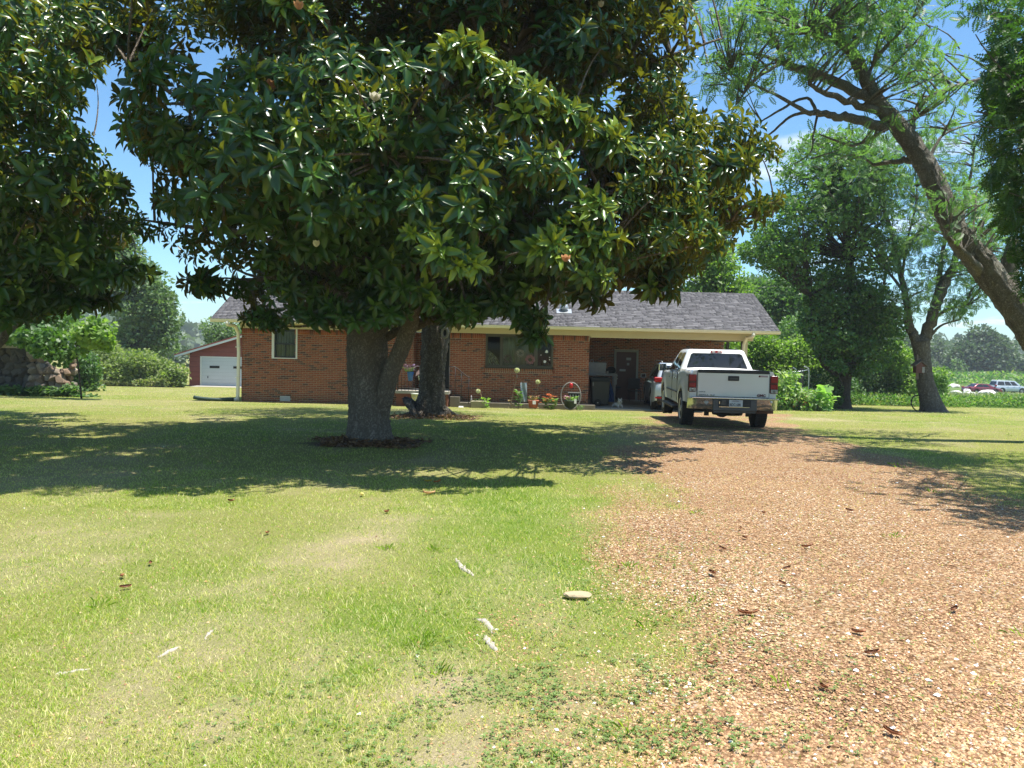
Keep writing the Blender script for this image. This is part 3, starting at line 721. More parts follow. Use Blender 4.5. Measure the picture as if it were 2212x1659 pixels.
# -- picture window
x0, x1, z0, z1 = -.985, 1.466, 1.0, 2.17
pw = obj('picture_window', box(x0-.02, x1+.06, WY-.06, WY+.06, z0-.045, z0), house, pm('sill_dark', (.05, .045, .035), .5))
bm = bmesh.new()
for r_ in ((x0, x1, z1-.045, z1+.03), (x0, x1, z0, z0+.045), (x0, x0+.045, z0, z1), (x1-.045, x1, z0, z1), (-.44, -.375, z0, z1), (.79, .89, z0, z1)): bx(bm, r_[0], r_[1], WY-.015, WY+.05, r_[2], r_[3])
obj('window_frame', bm, pw, brown)
bm = bmesh.new()
for a, c in ((x0+.045, -.44), (-.375, .79), (.89, x1-.045)):
    for r_ in ((a, c, z1-.075, z1-.045), (a, c, z0+.045, z0+.085), (a, a+.03, z0+.085, z1-.075), (c-.03, c, z0+.085, z1-.075)): bx(bm, r_[0]+.001, r_[1]-.001, WY+.0, WY+.04, r_[2], r_[3])
    obj('pane', box(a+.01, c-.01, WY+.03, WY+.036, z0+.06, z1-.06), pw, glass)
obj('sash', bm, pw, pm('sash_olive', (.075, .07, .05), .45))
curtain('curtain', -.36, .74, z0+.05, z1-.05, WY+.2, pm('curtain_sheer', (.66, .66, .56), .9, .3, 3), pw, .018, .16)
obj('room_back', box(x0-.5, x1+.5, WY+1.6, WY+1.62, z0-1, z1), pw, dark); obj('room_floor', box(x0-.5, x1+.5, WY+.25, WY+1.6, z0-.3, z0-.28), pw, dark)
def wreath(x, z, r, cols, name, label, cat='wreath'):
    n = 420; a = RNG.random(n)*2*pi; q = RNG.random(n)*2*pi; tr_ = r*.34*np.sqrt(RNG.random(n))
    pos = np.stack([x+(r*.68+tr_*np.cos(q))*np.cos(a), WY-.03+.0*a-.03*np.sin(q)*.6, z+(r*.68+tr_*np.cos(q))*np.sin(a)], -1)
    ax = np.stack([np.cos(a), -.6+0*a, np.sin(a)], -1)+rdir(n)*.7
    mm_ = leafmat('wreath_'+name, cols, trans=.1)
    o = obj('wreath', leaves('wreath', T_RHO, pos, ax, rdir(n)+[0, -1, 0], .035, .022, RNG.random(n), mm_), None)
    return tag(o, label, cat)
wreath(.64, 1.30, .165, [(.30, .12, .13), (.50, .24, .26), (.60, .36, .36)], 'pink', 'dusty pink wreath hung low at the right of the middle window pane')
wreath(.27, 1.52, .13, [(.10, .09, .07), (.42, .38, .30), (.55, .5, .45)], 'pale', 'pale ragged wreath hung highest in the middle window pane')
wreath(-.17, 1.31, .15, [(.04, .035, .03), (.12, .07, .06), (.35, .3, .28)], 'dark', 'dark twiggy wreath at the left of the middle window pane')
# hangings in the right-hand pane
wp = pm('bright_white', (.85, .85, .83), .5, .02)
def star(x, z, r):
    bm = bmesh.new(); poly_ext(bm, [(x+(r if k % 2 == 0 else r*.42)*math.sin(k*pi/5), z+(r if k % 2 == 0 else r*.42)*math.cos(k*pi/5)) for k in range(10)], 'xz', WY+.016, WY+.026); return bm
for x, z, lb_ in ((1.03, 1.47, 'white star on the right window pane, left of the bell'), (1.345, 1.39, 'upper small white star near the right edge of the window'), (1.35, 1.31, 'lower small white star near the right edge of the window')):
    tag(obj('star_ornament', star(x, z, .028), None, wp), lb_, 'ornament', 'white ornaments on the window')
bm = bmesh.new(); poly_ext(bm, [(1.17, 1.565), (1.20, 1.64), (1.235, 1.665), (1.27, 1.64), (1.29, 1.57), (1.24, 1.55)], 'xz', WY+.016, WY+.027)
tag(obj('bell_ornament', bm, None, wp), 'white bell shaped ornament on the right window pane', 'ornament', 'white ornaments on the window')
bm = bmesh.new(); lathe(bm, [(.048, 0), (.05, .008), (.02, .013)], 20, 'y', (1.175, WY+.014, 1.235))
tag(obj('disc_ornament', bm, None, wp), 'round white disc on the right window pane below the bell', 'ornament', 'white ornaments on the window')
# draped blankets and cushions inside
def drape(x0, x1, z0, z1, y, cols, label, name='blanket'):
    bm = bmesh.new(); N = 26; M = 12; g = []
    for i in range(N+1):
        r = []
        for j in range(M+1):
            u, v = i/N, j/M; top = z1-(z1-z0)*(.65*u**1.5)
            r.append(bm.verts.new((x0+(x1-x0)*u, y+.06*math.sin(u*17+v*5)+.03*math.sin(v*9), z0+(top-z0)*v)))
        g.append(r)
    for i in range(N):
        for j in range(M): f = bm.faces.new((g[i][j], g[i+1][j], g[i+1][j+1], g[i][j+1])); f.smooth = True
    m_, t, b = nodes(name+'_cloth'); wv = t.nodes.new('ShaderNodeTexWave'); wv.inputs['Scale'].default_value = 3.2; wv.inputs['Distortion'].default_value = 5; wv.bands_direction = 'DIAGONAL'
    tcn = t.nodes.new('ShaderNodeTexCoord'); link(t, tcn.outputs['Object'], wv.inputs['Vector'])
    link(t, ramp(t, wv.outputs['Fac'], cols), b.inputs['Base Color']); b.inputs['Roughness'].default_value = .9
    return tag(obj(name, bm, None, m_), label, 'blanket')
drape(-.93, -.50, 1.05, 1.60, WY+.14, [(0, (.85, .8, .78)), (.45, (.85, .8, .78)), (.5, (.18, .04, .05)), (.8, (.22, .05, .06)), (.85, (.5, .48, .5))], 'white and maroon blanket heaped inside the left window pane')
drape(-.34, -.22, 1.05, 1.22, WY+.12, [(0, (.6, .6, .58)), (1, (.4, .42, .45))], 'small pale cloth at the foot of the middle window pane', 'folded_cloth')
drape(1.10, 1.40, 1.05, 1.3, WY+.22, [(0, (.16, .22, .24)), (1, (.25, .28, .16))], 'green grey cushion inside the right window pane', 'cushion')
# -- vent grille
vg = obj('foundation_vent', box(-8.45, -8.07, WY-.004, WY+.03, -.405, -.22), house, dark)
for k in range(5): obj('slat', box(-8.445, -8.075, WY-.015, WY-.005, -.40+k*.036, -.378+k*.036), vg, white)
# -- entry door in recess + storm door
dr_ = obj('front_door', box(-3.27, -2.30, WY+REC[2]-.08, WY+REC[2]+.1, .1, ZT), house, pm('door_black', (.01, .01, .01), .3))
obj('door_frame', box(-2.30, -2.285, WY+.05, WY+REC[2]-.09, -.1, ZT), dr_, pm('frame_pale', (.45, .42, .34), .6))
# -- porch, steps
porch = thing('porch', (-3.3, 27.4, -.47), 'raised brick and concrete entry porch with two steps behind the second trunk', 'porch')
bm = bmesh.new(); bx(bm, -4.05, -2.25, 26.95, 29.05, -.5, .02); obj('brick_base', bm, porch, pm('porch_brick', (.24, .085, .05), .9, .4, 14, .3))
obj('slab', box(-4.08, -2.2, 26.9, 29.0, .021, .12), porch, conc)
oc = pm('darkened_concrete', (.20, .175, .13), .95, .35, 6, .3); obj('step', box(-2.2, -1.85, 27.3, 28.0-.02, -.5, -.08), porch, oc); obj('step', box(-1.85, -1.5, 27.3, 28.0-.02, -.5, -.28), porch, oc)
iron = pm('wrought_iron', (.018, .018, .018), .5)
rail = thing('porch_railing', (-2.2, 27.05, .12), 'black wrought iron railing curving down beside the entry steps', 'railing')
bm = bmesh.new(); tube(bm, smooth_path([(-2.22, 27.05, 1.0, 0), (-2.0, 27.05, .98, 0), (-1.7, 27.05, .75, 0), (-1.52, 27.05, .64, 0), (-1.46, 27.05, .66, 0)], 5)[:, :3], .016, 6); obj('handrail', bm, rail, iron)
for x, z0_, z1_ in ((-2.22, .1, 1.0), (-2.0, 0, .97), (-1.78, -.2, .80), (-1.52, -.3, .64)): bm = bmesh.new(); tube(bm, [(x, 27.05, z0_), (x, 27.05, z1_)], .012, 6); obj('baluster', bm, rail, iron)
rail = thing('porch_railing', (-3.8, 26.95, .12), 'black iron railing along the front of the entry porch, left of the second trunk', 'railing')
bm = bmesh.new(); tube(bm, [(-4.0, 26.95, .98), (-3.0, 26.95, .98)], .016, 6); tube(bm, [(-4.0, 26.95, .2), (-3.0, 26.95, .2)], .012, 6); obj('handrail', bm, rail, iron)
for k in range(9): bm = bmesh.new(); x = -4.0+k*.125; tube(bm, [(x, 26.95, .12), (x, 26.95, .98)], .009 if k else .022, 6); obj('baluster', bm, rail, iron)
# -- walk and carport floor
obj('front_walk', box(-1.85, WXR+.2, 27.35, WY-.01, -.6, -.27), None, pm('darkened_concrete', (.20, .175, .13), .95, .35, 6, .3), kind='structure', bevel=.01)  # darker concrete: the walk's shade is put into its colour
obj('carport_floor', box(WXR-.02, 9.3, 27.55, 33.2, -.7, -.40), None, conc, kind='structure', bevel=.01)
# -- carport door
dr_ = obj('carport_door', box(DOORX[0]+.09, DOORX[1]-.09, 33.16, 33.2, -.40, 1.65), house, pm('door_brown', (.085, .028, .016), .5, .2, 3))
bm = bmesh.new(); bx(bm, DOORX[0], DOORX[0]+.085, 33.13, 33.21, -.40, 1.73); bx(bm, DOORX[1]-.085, DOORX[1], 33.13, 33.21, -.40, 1.73); bx(bm, DOORX[0]+.086, DOORX[1]-.086, 33.13, 33.21, 1.655, 1.73); obj('door_frame', bm, dr_, pm('frame_grey', (.36, .37, .33), .6))
for z in (.62, .50): bm = bmesh.new(); lathe(bm, [(.03, 0), (.03, -.02), (.012, -.03), (.025, -.05)], 10, 'y', (DOORX[0]+.14, 33.16, z)); obj('door_knob', bm, dr_, galv)
pap = pm('paper', (.45, .47, .46), .8)
for x, z, w_, h_, lb_ in ((4.90, 1.30, .2, .11, 'pale notice taped highest on the brown carport door'), (4.93, 1.08, .1, .1, 'small square white note in the middle of the brown carport door'), (4.62, .82, .26, .09, 'long pale sticker lowest on the brown carport door')):
    tag(obj('notice', box(x, x+w_, 33.152, 33.158, z, z+h_), None, pap), lb_, 'notice')

# ================================================================== red garage at the back left
gar = thing('garage', (-20, 53, -1.38), 'faded red board garage with a shed-like gable and white overhead door', 'garage')
redp = pm('barn_red', (.30, .085, .06), .8, .22, 2, .1, stretch=(1, 1, 4)); GXL, GXR, GYf, GYb = -22.25, -13.4, 53.0, 60.0
gp = .32; eav = .95; pk = eav+(-17.85-GXL)*gp
bm = bmesh.new(); poly_ext(bm, [(GXL, -1.6), (GXR, -1.6), (GXR, eav), (-17.85, pk), (GXL, eav)], 'xz', GYf+.03, GYb); obj('wall', bm, gar, pm('barn_red_dark', (.16, .05, .035), .9))
z = -1.42; k = 0
while z < pk-.1:
    zt = min(z+.345, pk-.06)
    xa = GXL if z < eav else GXL+(z-eav)/gp+.05; xb = GXR if z < eav else GXR-(z-eav)/gp-.05
    xt = GXL if zt < eav else GXL+(zt-eav)/gp+.05; xbt = GXR if zt < eav else GXR-(zt-eav)/gp-.05
    for s0, s1, s2, s3 in ([(xa, -21.5, xt, -21.5), (-18.2, xb, -18.2, xbt)] if z < .68 else [(xa, xb, xt, xbt)]):
        bm = bmesh.new(); v = [bm.verts.new(q) for q in ((s0, GYf-.03, z), (s1, GYf-.03, z), (s3, GYf+.005, zt-.012), (s2, GYf+.005, zt-.012), (s0, GYf+.028, z), (s1, GYf+.028, z), (s3, GYf+.028, zt-.012), (s2, GYf+.028, zt-.012))]
        for f in ((0, 1, 2, 3), (5, 4, 7, 6), (4, 5, 1, 0), (3, 2, 6, 7), (4, 0, 3, 7), (1, 5, 6, 2)): bm.faces.new([v[i] for i in f])
        obj('siding_board', bm, gar, redp)
    z += .35
bm = bmesh.new(); rr = pm('red_metal_roof', (.28, .05, .04), .4, .1, 2)
poly_ext(bm, [(GXL-.85, eav-.85*gp+.05), (-17.85, pk+.05), (GXR+.85, eav-.85*gp+.05), (GXR+.85, eav-.85*gp+.12), (-17.85, pk+.13), (GXL-.85, eav-.85*gp+.12)], 'xz', GYf-.5, GYb+.4); obj('roof', bm, gar, rr)
bm = bmesh.new(); poly_ext(bm, [(GXL-.83, eav-.83*gp-.10), (-17.85, pk-.1), (-17.85, pk+.045), (GXL-.83, eav-.83*gp+.045)], 'xz', GYf-.48, GYf-.44); poly_ext(bm, [(GXR+.83, eav-.83*gp-.10), (-17.85, pk-.1), (-17.85, pk+.045), (GXR+.83, eav-.83*gp+.045)], 'xz', GYf-.48, GYf-.44); obj('rake_board', bm, gar, white)
gd = obj('overhead_door', box(-21.40, -18.3, GYf+.0, GYf+.02, -1.38, .62), gar, pm('door_white_back', (.5, .52, .52), .6))
for k in range(8): obj('door_panel', box(-21.39, -18.31, GYf-.02, GYf-.001, -1.37+k*.248, -1.37+k*.248+.238), gd, pm('door_white', (.62, .65, .66), .5, .08, 2))
bm = bmesh.new(); bx(bm, -21.5, -21.401, GYf-.04, GYf+.02, -1.38, .70); bx(bm, -18.299, -18.2, GYf-.04, GYf+.02, -1.38, .70); bx(bm, -21.4, -18.3, GYf-.04, GYf+.02, .621, .70); obj('door_trim', bm, gd, white)
for x in (-20.85, -19.22): obj('door_window', box(x, x+.68, GYf-.03, GYf-.021, -.10, .06), gd, dark)
obj('door_handle', box(-20.98, -20.94, GYf-.06, GYf-.021, -.80, -.65), gd, dark)
obj('garage_apron', box(-21.6, -18.0, 51.4, 53.0, -1.6, -1.31), None, conc, kind='structure')

# ================================================================== old stone wall at the far left
sw = thing('stone_wall', (-19.5, 30, -.55), 'ruined rough stone wall with a concrete cap at the left edge of the yard', 'wall')
stm, t, b = nodes('field_stone'); oi = t.nodes.new('ShaderNodeObjectInfo')
c = ramp(t, oi.outputs['Random'], [(0, (.30, .20, .13)), (.35, (.42, .32, .24)), (.7, (.36, .32, .28)), (1, (.50, .40, .30))]); c = mixc(t, noise_fac(t, 9, 5), c, (.55, .5, .45), 'MULTIPLY'); link(t, c, b.inputs['Base Color']); b.inputs['Roughness'].default_value = .95; bump(t, b, noise_fac(t, 14, 5, lo=0, hi=1), .9, .04)
obj('core', box(-26, -18.75, 30.12, 30.5, -.7, 1.25), sw, pm('dark_mortar', (.10, .09, .075), .95, .3, 5, .4))
obj('cap', box(-26, -18.55, 29.9, 30.7, 1.26, 1.47), sw, conc, bevel=.02)
sme = []
for k in range(6):
    b_ = bmesh.new(); rr_ = random.Random(k)
    for _ in range(22):
        q = Vector((rr_.gauss(0, 1), rr_.gauss(0, 1), rr_.gauss(0, 1))).normalized(); b_.verts.new(q*rr_.uniform(.85, 1.2))
    h_ = bmesh.ops.convex_hull(b_, input=b_.verts[:])
    bmesh.ops.delete(b_, geom=[v for v in b_.verts if not v.link_faces], context='VERTS')
    m_ = bpy.data.meshes.new('stone'); b_.to_mesh(m_); b_.free(); m_.materials.append(stm); sme.append(m_)
dkst = pm('shaded_fieldstone', (.13, .115, .09), .95, .5, 8, .6)  # darker copy of the fieldstone: tree shade put into the wall stones' colour
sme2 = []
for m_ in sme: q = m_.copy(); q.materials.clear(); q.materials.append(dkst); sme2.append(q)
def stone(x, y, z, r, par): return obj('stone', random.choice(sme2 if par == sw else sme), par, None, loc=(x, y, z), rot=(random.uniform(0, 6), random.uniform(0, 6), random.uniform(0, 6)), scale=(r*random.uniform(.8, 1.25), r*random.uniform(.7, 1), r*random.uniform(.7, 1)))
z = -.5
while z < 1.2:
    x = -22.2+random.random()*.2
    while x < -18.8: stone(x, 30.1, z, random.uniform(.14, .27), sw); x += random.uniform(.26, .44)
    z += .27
rub = thing('stone_pile', (-18, 30, -.55), 'sunlit rubble of tan fieldstones at the broken end of the old wall', 'stone pile')
for row, (z, xa, xb) in enumerate(((-.42, -18.75, -17.2), (-.16, -18.75, -17.25), (.1, -18.72, -17.3), (.36, -18.72, -17.25), (.62, -18.7, -18.2), (.88, -18.7, -18.35), (1.1, -18.7, -18.45))):
    for yy_ in (29.95, 30.35):
        x = xa+random.random()*.1
        while x <= xb: stone(x, yy_+random.uniform(-.06, .06), z+random.uniform(-.05, .05), random.uniform(.15, .24), rub); x += random.uniform(.24, .34)
for z in (.62, .85): stone(-17.25, 30.2, z, .16, rub)
# ================================================================== vehicles
def paint(name, c, metal=0): return pm(name, c, .28, .03, 1.5, 0, metal, coat=.8)
rubber = pm('tyre_rubber', (.022, .021, .02), .85, .3, 9, .2); chrome = pm('chrome', (.62, .63, .64), .12, .05, 3, metal=1)
alloy = pm('alloy', (.58, .57, .55), .38, .1, 4, metal=.3); blackp = pm('black_plastic', (.018, .018, .018), .5, .2, 6)
tint, t, b = nodes('tinted_glass'); b.inputs['Base Color'].default_value = (.008, .010, .012, 1); b.inputs['Roughness'].default_value = .03; b.inputs['Specular IOR Level'].default_value = .8
link(t, mixc(t, noise_fac(t, 1.2, 3), (.008, .010, .012), (.012, .014, .016)), b.inputs['Base Color'])
def lampmat(name, c): 
    m_ = pm(name, c, .25, .35, 22, 0, coat=.15, spec=.3); return m_
redl = lampmat('red_lens', (.40, .006, .010)); redd = lampmat('dark_red_lens', (.13, .004, .006)); clearl = lampmat('clear_lens', (.55, .54, .50))
under = pm('underbody', (.05, .038, .028), .9, .4, 8)
def wheel(parent, x, y, r, w_, sgn, spokes=6, name='wheel'):
    bm = bmesh.new(); rr = r*.62
    lathe(bm, [(rr, -w_/2+.02), (r*.9, -w_/2), (r*.975, -w_/2+.02), (r, -w_/2+.05), (r*1.0, 0), (r, w_/2-.05), (r*.975, w_/2-.02), (r*.9, w_/2), (rr, w_/2-.02)], 40, 'x')
    for k in range(40):
        a = 2*pi*(k+.5)/40
        for s in (-1, 1):
            c_ = Matrix.Rotation(a, 4, 'X') @ Matrix.Translation((s*w_*.28, 0, r)); b2 = bmesh.new(); bx(b2, -w_*.17, w_*.17, -r*.05, r*.05, -.012, .010)
            b2.transform(c_); tmp = bpy.data.meshes.new('t'); b2.to_mesh(tmp); b2.free(); bm.from_mesh(tmp); bpy.data.meshes.remove(tmp)
    o = obj(name, bm, parent, rubber, world=False, loc=(x, y, r))
    bm = bmesh.new(); q = sgn
    lathe(bm, [(rr*1.0, q*(w_/2-.02)), (rr*1.0, q*(w_/2-.005)), (rr*.93, q*(w_/2-.01)), (rr*.88, q*(w_/2-.07)), (.05, q*(w_/2-.09))], 32, 'x')
    for k in range(spokes):
        a = 2*pi*k/spokes
        b2 = bmesh.new(); bx(b2, q*(w_/2-.085) if q > 0 else -(w_/2-.02), q*(w_/2-.02) if q > 0 else -(w_/2-.085), -.045, .045, .04, rr*.95)
        b2.transform(Matrix.Rotation(a, 4, 'X')); tmp = bpy.data.meshes.new('t'); b2.to_mesh(tmp); b2.free(); bm.from_mesh(tmp); bpy.data.meshes.remove(tmp)
    lathe(bm, [(.075, q*(w_/2-.09)), (.07, q*(w_/2-.01)), (.03, q*(w_/2-.004))], 16, 'x')
    obj('rim', bm, o, alloy, world=False)
    return o
def shell(Lt, hw, arches, low, top, bulge, ends, inner=None, crown=.03, ny=90, rows=9):
    """lofted body: stations along y, each a cross-section from the left sill over the deck to the right sill"""
    ys = sorted(set(list(np.linspace(0, Lt, ny)) + [a[0]+a[1]*math.cos(q) for a in arches for q in np.linspace(0, pi, 17)] + [v for a in arches for v in (a[0]-a[1]-.002, a[0]+a[1]+.002)]))
    bm = bmesh.new(); secs = []
    for y in ys:
        zl = low(y)
        for ya, r in arches:
            if abs(y-ya) < r: zl = max(zl, .40*1.0 + math.sqrt(max(r*r-(y-ya)**2, 0)))
        zt = top(y); zl = min(zl, zt-.05); s = []
        for k in range(rows+1):
            z = zl+(zt-zl)*k/rows; s.append((-hw(y, z)-bulge(y, z), z))
        s[-1] = (s[-1][0]+.03, zt); s[-2] = (s[-2][0]+.004, s[-2][1])
        i_ = inner(y) if inner else None
        if i_ is not None: mid = [(-hw(y, zt)+.09, zt), (-hw(y, zt)+.10, i_), (0, i_)]
        else: mid = [(-hw(y, zt)*.8, zt+crown*.5), (-hw(y, zt)*.5, zt+crown*.9), (0, zt+crown)]
        s = s+mid; s = s+[(-p[0], p[1]) for p in s[-2::-1]]
        secs.append([bm.verts.new((p[0], y, p[1])) for p in s])
    for a, c in zip(secs[:-1], secs[1:]):
        for k in range(len(a)-1):
            f = bm.faces.new((a[k], c[k], c[k+1], a[k+1])); f.smooth = True
    if ends[0]: bm.faces.new(secs[0])
    if ends[1]: bm.faces.new(secs[-1][::-1])
    bmesh.ops.recalc_face_normals(bm, faces=bm.faces)
    return bm
def frust(bm, b4, t4):                               # bottom (x,y,z)x4 -> top x4
    v = [bm.verts.new(q) for q in b4]+[bm.verts.new(q) for q in t4]
    for f in ((3, 2, 1, 0), (4, 5, 6, 7), (0, 1, 5, 4), (1, 2, 6, 5), (2, 3, 7, 6), (3, 0, 4, 7)): bm.faces.new([v[i] for i in f])
def quad_on(c4, u0, u1, v0, v1, off, chf=.0):         # a pane lying on the quad c4 (bl, br, tr, tl), pushed off it along its normal
    c4 = [Vector(c) for c in c4]; n = (c4[1]-c4[0]).cross(c4[3]-c4[0]).normalized()
    def at(u, v): return (c4[0].lerp(c4[1], u)).lerp(c4[3].lerp(c4[2], u), v)+n*off
    bm = bmesh.new(); e = chf
    pts = [(u0+e, v0), (u1-e, v0), (u1, v0+2*e), (u1, v1-2*e), (u1-e, v1), (u0+e, v1), (u0, v1-2*e), (u0, v0+2*e)] if e else [(u0, v0), (u1, v0), (u1, v1), (u0, v1)]
    top = [bm.verts.new(at(*p)) for p in pts]; bot = [bm.verts.new(at(*p)-n*(off+.012)) for p in pts]
    bm.faces.new(top); k = len(pts)
    for i in range(k): bm.faces.new((top[(i+1) % k], top[i], bot[i], bot[(i+1) % k]))
    return bm

# ------------------------------------------------------------------ white pickup
wp_ = paint('truck_white', (.86, .855, .84))
truck = thing('pickup_truck', (5.03, 17.50, gz(0, 18.5)-.0), 'white crew cab pickup truck seen from behind, parked on the gravel drive by the carport', 'pickup truck', rz=-.078)
RA, FA = 1.22, 4.87
def hw(y, z):
    f = 1.0
    if y > 5.2: f = 1-.16*((y-5.2)/.64)**2
    if y < .14: f = 1-.025*(1-y/.14)
    return (.985*f) - .045*max(0, (.62-z)/.3) - .05*max(0, (z-1.0)/.4)
def bulge(y, z):
    r = 0
    for ya in (RA, FA):
        d = math.hypot(y-ya, (z-.42)*.95)
        r += .035*max(0, 1-abs(d-.54)/.16) if d > .40 else 0
    return r
def low(y): return .50 if .9 < y < 5.2 else (.62 if y <= .9 else .52)
def top(y):
    if y < 1.96: return 1.37
    if y < 4.30: return 1.30-.012*(y-2)
    return 1.27-.06*((y-4.3)/1.54)-.10*max(0, (y-5.5)/.34)**2
bm = shell(5.80, hw, [(RA, .50), (FA, .50)], low, top, bulge, (True, True), inner=lambda y: .92 if .13 < y < 1.93 else None)
obj('body', bm, truck, wp_, world=False)
def tp(name, bm, mat, par=truck, bevel=0, **k): return obj(name, bm, par, mat, world=False, bevel=bevel, **k)
# cab
b4 = [(-.93, 1.98, 1.30), (.93, 1.98, 1.30), (.93, 4.55, 1.27), (-.93, 4.55, 1.27)]; t4 = [(-.70, 2.22, 1.865), (.70, 2.22, 1.865), (.68, 3.72, 1.86), (-.68, 3.72, 1.86)]
bm = bmesh.new(); frust(bm, b4, t4); cab = tp('cab', bm, wp_, bevel=.075, seg=4, smooth=True)
rear = [b4[0], b4[1], t4[1], t4[0]]; left = [b4[3], b4[0], t4[0], t4[3]]; right = [b4[1], b4[2], t4[2], t4[1]]; front_ = [b4[2], b4[3], t4[3], t4[2]]
tp('rear_window', quad_on(rear, .075, .925, .02, .82, .004, .03), tint, cab)
tp('windscreen', quad_on(front_, .06, .94, .05, .9, .004, .02), tint, cab)
for q, (fl) in ((left, 1), (right, 0)):
    for u0, u1 in ((.20, .56), (.59, .93)):
        if not fl: u0, u1 = 1-u1, 1-u0
        tp('side_window', quad_on(q, u0, u1, .04, .84, .004, .03), tint, cab)
bm = bmesh.new(); bx(bm, -.14, .14, -.035, 0, -.03, .03); b_ = tp('brake_light', bm, redl, loc=(0, 2.21, 1.805), bevel=.012)
for s in (-1, 1): bm = bmesh.new(); bx(bm, -.04, .04, -.042, -.034, -.018, .018); tp('reversing_lens', bm, pm('bright_lens', (.85, .8, .78), .2), b_, loc=(s*.07, 0, 0))
for s in (-1, 1): bm = bmesh.new(); tube(bm, [(s*.60, 2.2, 1.80), (s*.62, 2.6, 1.884), (s*.60, 3.6, 1.876)], .008, 5); tp('roof_seam', bm, blackp, cab)
# bed floor & tailgate
tg = tp('tailgate', box(-.80, .80, -.035, .04, .775, 1.335), wp_, bevel=.02, smooth=False)
bm = bmesh.new(); bx(bm, -.795, .795, -.048, .05, 1.315, 1.395, 0); tp('tailgate_trim', bm, blackp, tg, bevel=.015)
bm = bmesh.new()
for s in (-1, 1): bx(bm, s*.808-.005, s*.808+.005, -.004, -.001, .78, 1.36)
bx(bm, -.80, .80, -.004, .0, .760, .772); tp('panel_gap', bm, blackp, tg)
h = tp('tailgate_handle', box(-.125, .125, -.055, -.036, 1.15, 1.26), blackp, tg, bevel=.012); tp('latch', box(-.09, .09, -.064, -.056, 1.175, 1.215), pm('grey_plastic', (.06, .06, .06), .3), h, bevel=.004)
def lettering(s, size, x, z, par, mat, y=-.045, sx=1, bold=0, name='lettering'):
    me = text_mesh(s, size, .003, 'LEFT', sx, bold); return obj(name, me, par, mat, world=False, loc=(x, y, z))
lettering('GMC', .078, .53, .805, tg, pm('badge_red', (.12, .01, .015), .3), sx=1.1, bold=.004)
lettering('SIERRA  SLE', .055, -.77, .795, tg, pm('badge_grey', (.40, .40, .40), .4), sx=1.3, bold=.001, y=-.042)
lettering('FLEXFUEL', .036, -.77, .875, tg, pm('badge_dark', (.10, .11, .10), .4), sx=1.0, y=-.042)
tp('sticker', box(.56, .76, -.041, -.036, 1.245, 1.285), pm('pink_sticker', (.55, .40, .42), .5), tg)
bm = bmesh.new(); lathe(bm, [(.02, 0), (.02, -.003)], 12, 'y', (.575, -.041, 1.265)); tp('sticker_dot', bm, redd, tg)
# tail lamps
for s in (-1, 1):
    xa, xb = sorted((s*.818, s*1.0))
    lp = tp('tail_lamp', box(xa, xb, -.035, .10, .875, 1.285), redd, bevel=.03, seg=3)
    ci, co = sorted((s*.835, s*.985))
    tp('red_lens', box(ci, co, -.048, -.034, 1.13, 1.26), redl, lp, bevel=.012); tp('red_lens', box(ci, co, -.048, -.034, .985, 1.075), redl, lp, bevel=.012)
    tp('clear_lens', box(ci, co, -.047, -.034, .89, .97), clearl, lp, bevel=.012)
    bm = bmesh.new(); lathe(bm, [(.028, -.046), (.03, -.052), (.012, -.054)], 14, 'y', (s*.91, 0, .93)); tp('bulb', bm, pm('bulb_grey', (.30, .29, .27), .3), lp)
# bumper
bmp = tp('rear_bumper', box(-.48, .50, -.24, -.02, .475, .745), pm('bumper_step', (.10, .10, .10), .45), bevel=.02)
tp('step_pad', box(-.90, .93, -.25, -.02, .747, .77), blackp, bmp, bevel=.008)
tp('chrome_edge', box(-.95, .97, -.262, -.235, .742, .776), chrome, bmp, bevel=.01)
for s in (-1, 1):
    bm = bmesh.new(); n = 9; rr_ = []
    for i in range(n):
        u = i/(n-1); x = s*(.49+.52*u); y = -.245+.28*max(0, (u-.62)/.38)**2
        rr_.append([bm.verts.new((x, y+dy, z)) for z, dy in ((.50, .06), (.53, .028), (.62, .010), (.70, -.004), (.742, -.010))])
    for a, c in zip(rr_[:-1], rr_[1:]):
        for k in range(4): f = bm.faces.new((a[k], c[k], c[k+1], a[k+1]) if s > 0 else (a[k+1], c[k+1], c[k], a[k])); f.smooth = True
    bmesh.ops.recalc_face_normals(bm, faces=bm.faces)
    if True: tp('chrome_end', bm, chrome, bmp)
tp('bumper_recess', box(-.36, .36, -.247, -.241, .565, .725), blackp, bmp); tp('recess_edge', box(-.34, .33, -.256, -.248, .557, .575), chrome, bmp)
pl = tp('licence_plate', box(-.085-.04, .195-.04+.02, -.262, -.252, .575, .73), pm('plate_white', (.66, .70, .72), .5), bmp, bevel=.004)
dkb = pm('plate_ink', (.02, .035, .06), .5)
lettering('BDG 68K', .088, -.112, .59, pl, dkb, y=-.2635, sx=.72, bold=.001); lettering('ARKANSAS', .034, -.055, .692, pl, pm('plate_red', (.20, .06, .10), .5), y=-.2635, sx=.85)
tp('plate_lamp', box(-.30, -.20, -.262, -.248, .60, .72), pm('grey_plastic', (.06, .06, .06), .3), bmp, bevel=.01); tp('wiring_socket', box(-.345, -.325, -.262, -.248, .63, .69), chrome, bmp)
bm = bmesh.new(); lathe(bm, [(.028, -.258), (.03, -.264), (.01, -.266)], 14, 'y', (.80, 0, .70)); tp('lock_cap', bm, pm('bright_lens', (.85, .8, .78), .2), bmp)
lettering('SIERRA', .05, .60, .60, bmp, pm('badge_dark', (.10, .11, .10), .4), y=-.27, sx=1.3)
